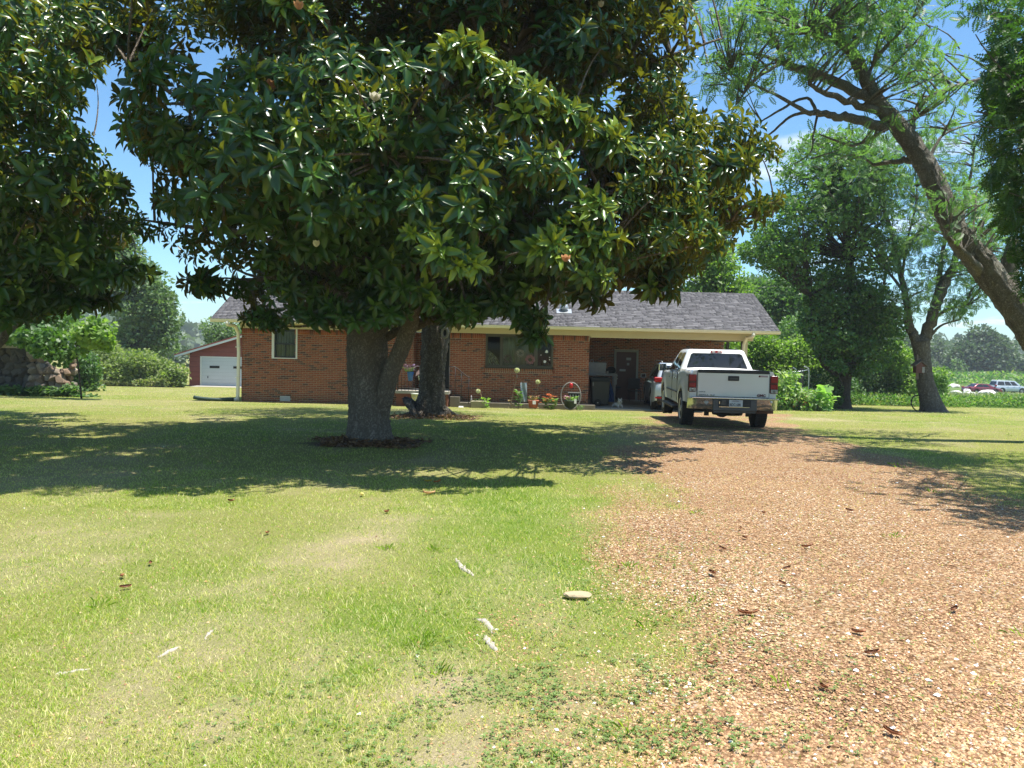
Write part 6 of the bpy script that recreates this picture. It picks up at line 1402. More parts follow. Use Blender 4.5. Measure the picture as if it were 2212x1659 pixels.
for px, py, Y_, r in ((240, 40, 12, .5), (290, 90, 12, .5), (250, 110, 12, .4), (330, 20, 11.5, .6), (300, 170, 12, .4), (340, 140, 11.8, .5), (230, 80, 12, .35), (400, 80, 11, .6), (290, 240, 12.2, .45), (330, 300, 12, .5), (270, -30, 12, .5), (1600, 300, 13, .5), (1560, 340, 12.6, .6), (1640, 330, 13, .35), (1660, 445, 13, .3), (1600, 470, 13, .5), (1530, 430, 12.8, .6), (1450, 580, 12.5, .5), (1430, 630, 12.5, .3), (1290, 640, 12, .4), (1150, 690, 11.5, .22), (1160, 728, 11.4, .14), (1080, 660, 11.6, .34), (1010, 680, 11.6, .3), (780, 690, 11.4, .45), (720, 690, 11.5, .4), (840, 680, 11.3, .35), (650, 680, 11.6, .4), (560, 690, 12.5, .28), (590, 700, 12.5, .22), (500, 630, 12.6, .35), (430, 615, 12.6, .28), (400, 520, 12.8, .5), (380, 440, 12.8, .4), (960, 545, 9.0, .3), (1005, 575, 9.0, .22), (920, 510, 9.1, .26), (1290, 455, 9.3, .24), (1240, 500, 9.2, .22), (1190, 535, 9.2, .22), (1310, 525, 9.3, .2), (1290, 600, 9.4, .22), (1220, 560, 9.2, .2), (760, 275, 8.9, .26), (1000, 115, 9.0, .22), (1060, 165, 9.0, .28), (1110, 195, 9.0, .28), (1170, 215, 9.1, .3), (1225, 260, 9.2, .25), (1130, 250, 9.1, .22), (640, 20, 8.9, .22), (980, 120, 9.0, .2), (1320, 312, 9.4, .2), (640, 640, 11.4, .5), (900, 640, 11.2, .5), (960, 660, 11.6, .35), (690, 560, 10.8, .6), (540, 560, 11.2, .5), (560, 450, 10.8, .6), (700, 430, 10.4, .6), (830, 400, 10.2, .6), (850, 580, 10.6, .5), (1380, 560, 11.4, .5), (1460, 480, 12, .5), (1400, 400, 11.2, .5), (1460, 300, 11.8, .5), (1480, 60, 12, .5), (1420, 200, 11.4, .5)):
    p = P(px, py, Y_); ex.append((*p, r))
exm = np.array(ex)
magnolia(mag, np.vstack([pads, exm]), 14, POLY_MAG, LP, .028, n_front=len(pads))
blossom(mag, 683, 533, 9.9, .085, petal, .3, lab='round white magnolia blossom low on the left'); blossom(mag, 810, 218, 9.7, .11, petal, .9, lab='wide open white magnolia blossom high in the crown'); blossom(mag, 1425, 378, 11.0, .075, petal, .3, lab='small white magnolia blossom at the right of the crown')
blossom(mag, 1298, 15, 10.6, .085, petal, .5); blossom(mag, 1142, 105, 10.2, .06, petal, .3); blossom(mag, 585, 192, 9.7, .12, petalb, 1.0, lab='browned magnolia blossom with limp petals'); blossom(mag, 1222, 565, 10.0, .09, petalb, .9, lab='browned peach blossom low on the right'); blossom(mag, 645, 20, 9.6, .09, petalb, .8)

mag2 = thing('magnolia_tree', (-10.3, 14.6, -.03), 'dark magnolia at the left edge, its drooping branches in front of the old stone wall', 'tree')
ms_ = [(-10.3, 14.6, -.15, .42), (-10.3, 14.6, .6, .34), (-10.2, 14.5, 2.2, .30), (-10.1, 14.6, 4.5, .24), (-10.0, 14.5, 7.5, .15), (-10, 14.5, 9.6, .07)]
limb('trunk', ms_, mag2, bark_mag, 32, 10, bark_disp(14, .1, 2.2, 2)); LP2 = []
side_limbs(mag2, ms_, [(-7.0, 13.2, 3.4, 2), (-7.4, 12.0, 4.6, 2), (-7.0, 14.8, 4.0, 2), (-8.0, 10.6, 4.6, 3), (-9.8, 10.6, 3.6, 2), (-7.2, 13.0, 6.2, 3), (-8.4, 11.4, 6.8, 3), (-8.5, 17.2, 5.0, 3), (-12.5, 12.0, 4.6, 2), (-13.0, 16.5, 5, 2), (-9.3, 12.2, 3.0, 1), (-7.8, 13.8, 2.6, 1), (-8.6, 12.6, 2.3, 1)], .075, bark_mag, LP2); LP2 += ms_[2:]
POLY_M2 = [(-1800, -900), (262, -900), (252, 50), (222, 110), (212, 165), (205, 205), (186, 250), (200, 300), (235, 325), (262, 380), (292, 400), (290, 440), (318, 470), (330, 505), (300, 540), (325, 590), (318, 625), (270, 640), (250, 668), (218, 675), (190, 655), (150, 690), (95, 700), (60, 735), (0, 745), (-1800, 760)]
pads2 = np.vstack([pads_in((-8.6, 8.4, 5.0), (3.6, 3.0, 1.8), 100, .6, .1), pads_in((-10.2, 14.2, 5.6), (4.2, 4.0, 3.6), 190, .6, .5), pads_in((-8.4, 12.8, 3.6), (1.7, 2.0, 1.4), 50, .45, .2)])
ex = [(*P(px, py, Y_), r) for px, py, Y_, r in ((60, 470, 10.4, .6), (120, 420, 10.5, .6), (60, 250, 10.4, .6), (150, 330, 10.8, .5), (240, 420, 11.5, .45), (280, 500, 11.8, .4), (290, 590, 12, .4), (230, 600, 12, .4), (120, 560, 11.4, .5), (40, 590, 11.2, .5), (100, 620, 12, .4), (180, 540, 11.6, .5), (60, 100, 10.6, .6), (180, 60, 11, .6), (160, 180, 10.8, .5), (40, 380, 10.4, .5), (30, 660, 12, .4), (200, 650, 12.5, .3), (60, 680, 12.5, .4), (130, 660, 12.5, .35), (0, 690, 12, .4), (90, 640, 12, .4), (10, 620, 11.5, .4), (230, 120, 12, .4), (230, 30, 12.5, .5), (250, -40, 13, .5))]
magnolia(mag2, np.vstack([pads2, np.array(ex)]), 14, POLY_M2, LP2, .026)

# ------------------------------------------------------------------ second trunk with the knot hole
t2 = thing('shade_tree', (-2.05, 20.2, -.15), 'tree with furrowed grey bark and a round knot hole, behind the magnolia near the entry', 'tree')
rows = pline([(925, 912, 110), (928, 898, 84), (930, 880, 66), (933, 845, 56), (934, 800, 54), (938, 750, 56), (940, 700, 56), (942, 640, 54), (945, 520, 48), (930, 380, 40), (960, 220, 30), (940, 60, 20)], 20.2); rows[0] = (rows[0][0]-.1, 20.2, -.28, .85)
limb('trunk', rows, t2, bark_rough, 72, 12, bark_disp(22, .17, 2.4, 7))
for a_, l_ in ((2.9, 1.0), (.3, .9), (-.9, .7), (-2.2, .8), (1.6, .8)):
    limb('root_flare', [(-2.08, 20.2, .25, .2), (-2.08+math.cos(a_)*l_*.4, 20.2+math.sin(a_)*l_*.4, -.04, .13), (-2.08+math.cos(a_)*l_*.75, 20.2+math.sin(a_)*l_*.75, -.17, .07), (-2.08+math.cos(a_)*l_*1.15, 20.2+math.sin(a_)*l_*1.15, -.22, .03)], t2, bark_rough, 16, 5, bark_disp(8, .15, 2, a_))
kp = P(961, 719, 19.87); bm = bmesh.new(); tube(bm, [(kp[0]+.075*math.cos(q), kp[1], kp[2]+.12*math.sin(q)) for q in np.linspace(0, 2*pi, 21)], .038, 8, cap=False); kr = obj('knot_rim', bm, t2, pm('pale_callus', (.36, .33, .28), .9, .3, 20, .5))
bm = bmesh.new(); lathe(bm, [(.075, -.02), (.06, .0), (.02, .03)], 16, 'y', (0, 0, 0)); ko = obj('knot_hole', bm, kr, dark, world=False); ko.matrix_parent_inverse = W(kr).inverted(); ko.location = (kp[0], kp[1]+.01, kp[2]); ko.scale = (1, 1, 1.5)
pd = pads_in((-1.8, 20.2, 9.2), (3.9, 3.6, 2.9), 120, .8, .4); LT = [tuple(r) for r in rows[6:]]
twigs(LT, pd, .05, 'branches', t2, bark_rough, .2)
GL1 = leafmat('leaf_mid', [(.035, .085, .018), (.055, .12, .025), (.085, .16, .035), (.12, .20, .045)], rough=.5, trans=.3)
obj('crown', foliage(pd, 170, .13, .55, mat=GL1, rej=lambda p: np.zeros(len(p), bool)), t2, kind='stuff')

# ------------------------------------------------------------------ the leaning tree
lt = thing('leaning_tree', (float(P(2400, 990, 16)[0]), 16, -.05), 'big rough barked tree leaning in from the right edge with broken stubs and airy leaves', 'tree')
main = pline([(2420, 1040, 90), (2360, 930, 74), (2290, 810, 64), (2215, 700, 58), (2150, 608, 54), (2105, 550, 52), (2063, 498, 47), (2027, 415, 44), (1994, 349, 40), (1943, 276, 35), (1896, 220, 30), (1863, 156, 26), (1837, 109, 22), (1808, 73, 22), (1805, 0, 14), (1800, -90, 9), (1795, -200, 4)], 16)
ld_ = bark_disp(16, .26, 4.0, 4); limb('trunk', main, lt, bark_grey, 56, 8, ld_)
BR_ = [[(1900, 218, 24), (1826, 189, 22), (1768, 160, 19), (1717, 145, 16), (1694, 136, 14)], [(1694, 136, 12), (1677, 91, 10), (1652, 36, 9), (1640, -30, 6), (1625, -120, 3)], [(1694, 136, 9), (1630, 116, 6), (1572, 124, 5), (1514, 140, 3)], [(1694, 136, 8), (1650, 158, 6), (1623, 182, 5), (1590, 225, 3)], [(1700, 138, 8), (1712, 90, 6), (1722, 40, 4)],
       [(1915, 275, 24), (1848, 258, 20), (1808, 251, 17), (1765, 244, 13), (1739, 240, 10), (1681, 207, 7), (1626, 182, 5), (1580, 160, 2)], [(1761, 238, 8), (1750, 215, 6), (1725, 215, 6), (1681, 240, 5), (1645, 262, 3)], [(1745, 242, 7), (1710, 250, 6), (1680, 275, 5), (1645, 305, 3)], [(1765, 246, 6), (1757, 290, 4), (1750, 330, 3), (1715, 355, 2)],
       [(1900, 240, 18), (1826, 218, 14), (1780, 200, 11), (1747, 181, 7)], [(1837, 109, 14), (1852, 80, 10), (1870, 35, 9), (1885, -30, 6), (1900, -100, 3)], [(1808, 75, 14), (1790, 84, 10), (1764, 78, 7), (1740, 72, 5)], [(1770, 80, 5), (1755, 100, 3), (1742, 105, 2)], [(1816, 80, 14), (1818, 20, 12), (1828, -50, 8), (1840, -150, 4)],
       [(1990, 342, 20), (1960, 345, 14), (1925, 350, 10), (1885, 356, 7)], [(1920, 275, 8), (1860, 310, 6), (1830, 312, 5), (1770, 290, 3)], [(1965, 290, 14), (1987, 228, 11), (2045, 193, 9), (2110, 172, 6), (2150, 150, 3)], [(2120, 590, 24), (2090, 555, 16), (2046, 510, 8)], [(1872, 165, 8), (1900, 120, 6), (1945, 70, 5), (1990, 20, 3)], [(2000, 360, 8), (2030, 300, 6), (2060, 280, 4), (2120, 262, 3)], [(1935, 110, 4), (1975, 95, 3), (2010, 60, 2)]]
LT = []
for i, q in enumerate(BR_):
    r_ = pline(q, 16, RNG.uniform(-1, 1)); limb('branch', r_, lt, bark_grey, 9, 5, bark_disp(5, .12, 2, i), rough=.22); LT += list(smooth_path(r_, 4)[2:])
limb('broken_stub', pline([(2183, 640, 44), (2180, 600, 36), (2184, 560, 32), (2190, 518, 24)], 16), lt, bark_grey, 24, 5, ld_)
LOC = leafmat('leaf_locust', [(.055, .12, .05), (.08, .155, .065), (.11, .19, .075), (.17, .245, .09)], rough=.5, trans=.4)
RG_ = [((1640, 60), 90, 70, 26), ((1720, 30), 90, 50, 26), ((1860, 50), 110, 80, 46), ((1950, 110), 80, 60, 22), ((1900, 10), 110, 60, 34), ((1580, 130), 60, 40, 12), ((1600, 185), 45, 40, 10), ((1560, 20), 60, 50, 12), ((1770, 150), 40, 30, 5), ((1980, 150), 60, 60, 10), ((1760, -80), 160, 70, 34), ((1920, -90), 140, 80, 30), ((1540, 165), 40, 25, 5), ((1720, 100), 60, 40, 14), ((2050, 200), 60, 40, 10), ((1960, 250), 80, 60, 12), ((1800, 330), 60, 40, 5), ((2120, 480), 60, 50, 12), ((2080, 430), 60, 40, 10), ((2160, 430), 60, 60, 10), ((2020, 480), 50, 30, 5)]
pl_ = []
for (cx, cy), rx, ry, n in RG_:
    for _ in range(n):
        a_ = random.random()*2*pi; q = math.sqrt(random.random()); pl_.append((*P(cx+rx*q*math.cos(a_), cy+ry*q*math.sin(a_), 16+random.uniform(-2, 2)), random.uniform(.3, .5)))
twigs(LT, pl_, .022, 'twigs', lt, bark_grey, .1)
obj('crown', foliage(pl_, 15, .20, .95, up=1.2, tpl=T_PIN, mat=LOC, droop=.1, flat=.6, poly=[(1440, -900), (2600, -900), (2300, 700), (2000, 540), (1760, 400), (1560, 260), (1500, 200)]), lt, kind='stuff')

# ------------------------------------------------------------------ dense tree off the right edge
rt = thing('hickory_tree', (12.0, 12.0, 0), 'dense leafy tree whose branches hang into the picture along the right edge', 'tree')
rs = [(12.6, 12.5, -.1, .34), (12.5, 12.4, 2, .27), (12.2, 12.2, 4, .22), (12.2, 12.0, 6.5, .16), (12, 12, 9.5, .06)]; limb('trunk', rs, rt, bark_grey, 28, 8, bark_disp(12, .12, 2, 6)); L3 = []
side_limbs(rt, rs, [(8.6, 12.3, 5.2, 2), (8.4, 12.6, 7.0, 3), (10, 9, 6, 2), (12.5, 8.5, 6, 3), (14.5, 11, 6.5, 3), (9.3, 12.5, 8.5, 3), (8.9, 12.4, 3.9, 1)], .07, bark_grey, L3); L3 += rs[2:]
POLY_R = [(2048, -900), (2040, 20), (2075, 45), (2110, 40), (2145, 60), (2138, 130), (2120, 190), (2128, 250), (2105, 300), (2140, 330), (2125, 390), (2165, 430), (2160, 500), (2195, 560), (2215, 640), (3600, 800), (3600, -900)]
pd = np.vstack([pads_in((8.4, 8.0, 5.2), (2.4, 2.3, 1.6), 150, .55, .1), pads_in((11.4, 10.2, 6.0), (4.0, 3.6, 3.0), 170, .65, .2), np.array([(*P(random.uniform(2100, 2260), random.uniform(-40, 430), random.uniform(11.5, 13.5)), .38) for _ in range(80)]), np.array([(*P(random.uniform(2170, 2260), random.uniform(400, 620), random.uniform(12, 13.5)), .3) for _ in range(22)])])
L3.append((9.5, 12.4, 7, .05)); twigs(L3, pd, .03, 'twigs', rt, bark_grey, .1)
HK = leafmat('leaf_hickory', [(.02, .055, .014), (.032, .08, .018), (.05, .11, .025), (.14, .23, .05)], rough=.45, trans=.35)
obj('crown', foliage(pd, 46, .20, .95, up=1.0, tpl=T_PIN, mat=HK, poly=POLY_R, droop=.3, flat=.75), rt, kind='stuff')

# ------------------------------------------------------------------ maple and the forked birdhouse tree
mp_ = thing('maple_tree', (float(P(1823, 882, 35.5)[0]), 35.5, float(gz(0, 35.5))), 'round dense dark green maple on a short forked trunk right of the house', 'tree')
mr_ = pline([(1822, 892, 50), (1822, 870, 32), (1823, 830, 28), (1828, 800, 27), (1835, 760, 24), (1838, 680, 20), (1835, 560, 16), (1820, 420, 10), (1810, 300, 5)], 35.5); limb('trunk', mr_, mp_, bark_dark, 28, 6, bark_disp(10, .1, 2, 1))
mr2 = pline([(1820, 838, 18), (1800, 806, 16), (1778, 782, 13), (1765, 730, 10), (1750, 640, 7)], 35.5, -1); limb('limb', mr2, mp_, bark_dark, 14, 5, bark_disp(8, .1, 2, 2)); mr3 = pline([(1832, 800, 16), (1870, 740, 12), (1900, 660, 8), (1915, 580, 5)], 35.5, 1); limb('limb', mr3, mp_, bark_dark, 12, 5)
POLY_MP = [(1600, 565), (1610, 535), (1635, 520), (1640, 520), (1632, 470), (1680, 430), (1690, 390), (1712, 330), (1750, 300), (1790, 285), (1850, 290), (1900, 330), (1950, 400), (1965, 480), (1960, 560), (1950, 620), (1965, 690), (1940, 770), (1905, 800), (1850, 812), (1800, 800), (1765, 770), (1742, 735), (1722, 700), (1735, 650), (1705, 612), (1675, 600)]
def blob(cx, cy, rx, ry, n, Y_, dY, r): return [(*P(cx+rx*math.sqrt(q)*math.cos(a), cy+ry*math.sqrt(q)*math.sin(a), Y_+random.uniform(-dY, dY)), r*random.uniform(.7, 1.3)) for a, q in [(random.random()*2*pi, random.random()) for _ in range(n)]]
pd = blob(1840, 710, 105, 95, 130, 35.5, 2.4, .6)+blob(1790, 520, 155, 100, 110, 35.5, 2.4, .65)+blob(1810, 390, 130, 95, 70, 35.5, 2.2, .6)+blob(1690, 500, 50, 70, 20, 35.5, 2, .5)+blob(1640, 545, 40, 16, 6, 35.5, 1, .35)
MPL = leafmat('leaf_maple', [(.028, .075, .012), (.042, .105, .018), (.065, .145, .026), (.13, .22, .04)], rough=.45, trans=.22)
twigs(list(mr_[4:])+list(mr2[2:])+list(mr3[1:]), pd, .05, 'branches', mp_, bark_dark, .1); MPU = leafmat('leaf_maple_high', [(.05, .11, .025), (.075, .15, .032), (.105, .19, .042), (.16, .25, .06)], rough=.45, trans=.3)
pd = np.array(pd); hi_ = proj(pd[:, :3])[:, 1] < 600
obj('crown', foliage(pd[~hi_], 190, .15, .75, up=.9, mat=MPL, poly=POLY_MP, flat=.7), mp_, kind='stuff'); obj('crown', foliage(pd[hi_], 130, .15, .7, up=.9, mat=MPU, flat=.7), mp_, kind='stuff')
# a pale lit spray low on its left side
bt_ = thing('forked_tree', (float(P(2012, 886, 34.3)[0]), 34.3, float(gz(0, 34.3))), 'tall forked tree with feathery leaves that carries the birdhouse', 'tree')
b0 = pline([(2016, 896, 66), (2014, 884, 50), (2008, 860, 40), (2000, 830, 34), (1996, 800, 31), (1992, 765, 32), (1988, 735, 38)], 34.3); limb('trunk', b0, bt_, bark_rough, 36, 8, bark_disp(12, .12, 2, 8))
FK = [[(1984, 742, 24), (1974, 722, 20), (1963, 700, 18), (1958, 650, 14), (1945, 590, 11), (1925, 500, 9), (1900, 420, 6), (1880, 350, 3)], [(1992, 742, 28), (2006, 712, 24), (2017, 673, 22), (2030, 638, 22), (2046, 600, 19), (2062, 570, 15), (2072, 520, 11), (2085, 440, 8), (2100, 360, 5), (2105, 290, 2)], [(2022, 655, 14), (2028, 610, 12), (2034, 560, 9), (2042, 500, 7), (2040, 420, 4)], [(2058, 580, 10), (2090, 560, 7), (2130, 540, 4)], [(2012, 690, 9), (2050, 668, 6), (2090, 660, 4)], [(1958, 640, 8), (1930, 600, 6), (1890, 560, 4), (1850, 500, 3)], [(1998, 740, 8), (2030, 705, 5), (2075, 690, 3)], [(1948, 600, 7), (1960, 520, 5), (1980, 430, 4), (1975, 350, 2)], [(2085, 445, 6), (2120, 400, 4), (2150, 340, 2)]]
L4 = []
for i, q in enumerate(FK): r_ = pline(q, 34.3, RNG.uniform(-.8, .8)); limb('limb', r_, bt_, bark_rough, 14 if i < 2 else 8, 5, bark_disp(8, .1, 2, i), rough=.1); L4 += list(smooth_path(r_, 3)[3:])
pd = blob(1760, 420, 70, 70, 24, 34.5, 1.5, .45)+blob(1850, 400, 90, 100, 60, 34, 1.5, .5)+blob(1960, 400, 110, 120, 80, 34, 2, .45)+blob(2070, 420, 110, 140, 66, 34, 2, .45)+blob(1990, 560, 95, 70, 40, 33.6, 1.5, .42)+blob(2130, 560, 80, 70, 34, 34, 1.5, .45)+blob(2040, 640, 70, 50, 17, 33.8, 1.5, .42)+blob(2085, 665, 45, 30, 11, 33.8, 1, .4)+blob(1945, 655, 45, 35, 14, 33.4, 1, .4)+blob(1730, 340, 50, 30, 8, 34.5, 1, .45)+blob(2180, 500, 60, 90, 12, 34, 2, .5)+blob(1900, 300, 120, 40, 24, 34, 1.5, .45)
twigs(L4, pd, .03, 'twigs', bt_, bark_rough, .15); obj('crown', foliage(pd, 24, .27, .95, up=1.3, tpl=T_PIN, mat=LOC, flat=.5, droop=.1, poly=[(1500, 420), (1640, 300), (1900, 200), (2300, 260), (2300, 640), (2150, 660), (2110, 710), (2040, 720), (1990, 700), (1950, 700), (1900, 620), (1700, 560), (1560, 500)]), bt_, kind='stuff')

# ------------------------------------------------------------------ background woods, each tree a thing
def bgtree(name, label, cx, by, Y_, blobs_, mat, L_, per, n_mul=1, pr=.8, trunk=True, tw=14, poly=None, group=None, cat='tree', dY=None, bark=None, flat=.75):
    x0 = float(P(cx, by, Y_)[0]); zg_ = float(gz(0, Y_)); t_ = thing(name, (x0, Y_, zg_), label, cat, group); pds = []
    for (bx_, by_, rx, ry, n) in blobs_: pds += blob(bx_, by_, rx, ry, int(n*n_mul), Y_, (dY or rx/PXM(Y_)*.7), pr)
    if trunk:
        top_ = min(b_[1] for b_ in blobs_); rows_ = pline([(cx, by, tw), (cx+2, by-(by-top_)*.35, tw*.7), (cx-3, by-(by-top_)*.7, tw*.4), (cx+2, top_, tw*.12)], Y_); rows_[0] = (x0, Y_, zg_-.1, rows_[0][3])
        limb('trunk', rows_, t_, bark or bark_dark, 10, 5, rough=.05); twigs(smooth_path(rows_, 3)[3:], pds, .06, 'branches', t_, bark or bark_dark, .2, 3, 4)
    obj('crown' if cat == 'tree' else 'foliage', foliage(pds, per, L_, .65, up=.8, mat=mat, poly=poly, flat=flat), t_, kind='stuff'); return t_
LIME = leafmat('leaf_lime', [(.085, .155, .03), (.12, .20, .045), (.165, .25, .06), (.23, .31, .08)], rough=.5, trans=.4)
OLV = leafmat('leaf_olive', [(.055, .105, .035), (.08, .14, .05), (.115, .18, .07), (.16, .23, .09)], rough=.55, trans=.3)
WOOD = leafmat('leaf_wood', [(.045, .10, .03), (.065, .135, .04), (.09, .165, .05), (.13, .21, .065)], rough=.5, trans=.3)
FAR = leafmat('leaf_far', [(.050, .085, .045), (.065, .105, .055), (.085, .13, .065), (.11, .155, .08)], rough=.6, trans=.2)
bgtree('lime_tree', 'bright yellow green tree rising behind the roof beside the flue pipe', 1535, 760, 44, [(1535, 600, 50, 45, 36), (1500, 560, 40, 40, 18), (1560, 640, 60, 30, 24), (1545, 550, 28, 20, 8)], LIME, .20, 130, pr=.7)
bgtree('sapling', 'thin half bare tree between the lime green tree and the maple', 1600, 760, 46, [(1585, 545, 30, 14, 4), (1620, 540, 26, 12, 4), (1560, 560, 20, 12, 3), (1610, 650, 30, 20, 6)], LIME, .16, 40, pr=.35, tw=6)
bgtree('wood_edge_tree', 'feathery mid green tree just behind the right end of the roof', 1700, 850, 56, [(1700, 660, 60, 45, 44), (1725, 720, 60, 60, 44), (1660, 640, 50, 25, 20), (1760, 700, 40, 50, 20)], WOOD, .26, 130, pr=1.0, group=None)
bgtree('wood_edge_tree', 'dark round treetop just above the roof ridge, between two paler trees', 1645, 850, 66, [(1640, 625, 48, 16, 20), (1660, 640, 50, 20, 20), (1690, 620, 30, 12, 8), (1610, 645, 40, 14, 14)], OLV, .26, 110, pr=.9)
bgtree('wood_edge_tree', 'shady tree filling the gap between the roof end and the maple', 1760, 860, 50, [(1755, 740, 60, 50, 50), (1720, 790, 70, 50, 50), (1790, 800, 50, 40, 26)], WOOD, .22, 130, pr=.85)
bgtree('shrub', 'sunlit yellow green bushes behind the garden, right of the pickup', 1650, 870, 41, [(1640, 780, 60, 45, 60), (1700, 800, 60, 45, 60), (1740, 770, 40, 35, 30), (1600, 760, 40, 30, 26), (1590, 820, 40, 40, 30)], LIME, .17, 140, pr=.6, trunk=False, cat='shrub')
bgtree('shrub', 'dark green thicket behind the maple trunk', 1790, 880, 43, [(1790, 840, 50, 38, 46), (1760, 850, 40, 30, 30)], WOOD, .15, 150, pr=.55, trunk=False, cat='shrub')
bgtree('shrub', 'wide grey green bush between the maple and the forked tree', 1900, 880, 45, [(1890, 820, 55, 45, 60), (1900, 850, 60, 20, 40), (1940, 800, 40, 50, 40)], OLV, .17, 150, pr=.6, trunk=False, cat='shrub')
bgtree('shrub', 'bright lime green bush left of the forked tree', 1968, 870, 44, [(1965, 835, 28, 30, 34), (1940, 790, 22, 30, 22), (1985, 850, 22, 22, 20), (1930, 755, 20, 16, 8)], LIME, .17, 150, pr=.5, trunk=False, cat='shrub')
bgtree('shrub', 'small lime green bush right behind the forked trunk', 2030, 870, 48, [(2025, 840, 15, 18, 8), (2030, 800, 12, 14, 4)], LIME, .17, 110, pr=.45, trunk=False, cat='shrub')
GR_ = 'trees across the far field'
bgtree('far_oak', 'big grey green oak standing alone beyond the red and silver cars', 2125, 832, 175, [(2115, 770, 48, 38, 60), (2140, 755, 34, 30, 34), (2090, 790, 40, 28, 34), (2120, 730, 24, 14, 12), (2165, 770, 20, 22, 12)], FAR, .75, 100, pr=2.0, group=GR_, bark=bark_dark)
bgtree('far_oak', 'low rounded trees on the far field edge left of the big oak', 2040, 830, 190, [(2035, 780, 40, 26, 30), (2055, 800, 50, 20, 30), (2000, 760, 36, 30, 26)], FAR, .75, 100, pr=2.0, group=GR_)
bgtree('far_oak', 'distant trees seen between the maple and the forked trunk', 1965, 825, 170, [(1960, 760, 36, 30, 26), (1975, 790, 40, 30, 26), (1940, 740, 20, 20, 8)], FAR, .7, 100, pr=1.9, group=GR_)
bgtree('far_oak', 'low dark trees at the right edge behind the silver suv', 2200, 830, 180, [(2200, 805, 34, 20, 22), (2235, 800, 40, 22, 22)], FAR, .75, 100, pr=1.9, group=GR_)
bgtree('far_oak', 'pale bare topped tree in the gap left of the big oak', 2070, 830, 165, [(2068, 800, 16, 18, 8)], OLV, .6, 40, pr=1.2, group=GR_, tw=3)
# left background
bgtree('oak_tree', 'tall olive green oak showing between the two magnolias at the left', 290, 830, 62, [(290, 620, 70, 60, 60), (320, 690, 50, 50, 44), (260, 530, 40, 50, 30), (338, 650, 26, 34, 10), (300, 750, 60, 30, 30), (225, 600, 40, 60, 24), (345, 735, 24, 14, 6)], OLV, .30, 120, pr=1.0, tw=22)
WIL = leafmat('leaf_willow', [(.10, .145, .045), (.14, .19, .06), (.19, .235, .08), (.25, .28, .11)], rough=.6, trans=.35)
bgtree('hedge', 'long rough willowy hedge along the back of the left lawn', 290, 845, 50, [(265, 800, 90, 32, 110), (230, 790, 60, 42, 50), (345, 805, 32, 26, 36), (200, 830, 40, 16, 20)], WIL, .20, 150, pr=.65, trunk=False, cat='hedge')
bgtree('sumac', 'leafy sumac with reddish tufts against the left side of the red garage', 375, 845, 48.5, [(362, 822, 20, 10, 20), (345, 830, 30, 8, 14), (380, 812, 7, 14, 6)], WIL, .22, 110, pr=.5, trunk=False, cat='shrub')
bgtree('shrub', 'dark leafy shrub right of the stone pile', 178, 850, 36, [(180, 800, 22, 36, 22), (172, 840, 28, 18, 18)], WOOD, .15, 150, pr=.5, trunk=False, cat='shrub')
bgtree('small_tree', 'thin open tree rising behind the red garage roof', 475, 760, 66, [(455, 715, 26, 14, 7), (500, 722, 26, 16, 12), (480, 735, 40, 12, 10)], OLV, .24, 80, pr=.7, tw=5)
bgtree('far_woods', 'distant trees on the skyline left of the red garage', 350, 830, 110, [(370, 765, 20, 12, 6), (330, 770, 60, 10, 14), (400, 770, 14, 10, 3)], FAR, .5, 100, pr=1.2, trunk=False)
bgtree('background_tree', 'tree filling the gap above the old stone wall at the left edge', -60, 855, 30.9, [(20, 680, 90, 55, 120), (100, 690, 50, 35, 40), (-80, 650, 90, 90, 110)], MPL, .15, 130, pr=.6, dY=2.6)
# bright sapling in front of the stone wall
sp_t = thing('mulberry_sapling', (float(P(150, 840, 27)[0]), 27, -.45), 'bright green broad leaved sapling arching over the stone pile', 'tree')
sr = pline([(176, 862, 4), (170, 800, 3.5), (165, 750, 3), (180, 715, 2.5), (215, 700, 2)], 27); limb('trunk', sr, sp_t, bark_dark, 8, 4)
pd = blob(205, 715, 36, 20, 26, 26.5, .8, .24)+blob(172, 740, 26, 20, 14, 26.8, .8, .22)+blob(230, 732, 16, 16, 6, 26.4, .5, .2)
twigs(smooth_path(sr, 3)[2:], pd, .012, 'twigs', sp_t, bark_dark, .05, 3, 4); obj('crown', foliage(pd, 26, .15, .95, up=.8, tpl=T_LOBE, mat=LIME, droop=.35), sp_t, kind='stuff')
pd = blob(105, 735, 46, 28, 34, 27, 1, .24)+blob(130, 765, 28, 16, 12, 27, .8, .2)+blob(40, 725, 40, 20, 14, 27, 1, .26)
obj('crown', foliage(pd, 24, .15, .95, up=.8, tpl=T_LOBE, mat=GL1, droop=.35), sp_t, kind='stuff')  # left part in darker leaves: shade of the magnolia put into their colour
# ground ivy at the wall
n = 2600; x = RNG.uniform(-21.5, -15.8, n); y = 29.5-RNG.random(n)**.7*.9; cc = noise2(x, y, 1.2, 2, 6); z = gz(x, y)+RNG.random(n)*.42*cc*1.4*(x < -16.3)+.03
obj('ivy', leaves('ivy', T_LOBE, np.column_stack([x, y, z]), rdir(n)*[1, 1, .4]-[0, .4, 0], rdir(n)*.5+[0, -.3, 1], .13, .12, RNG.random(n), GL1), None, kind='stuff')
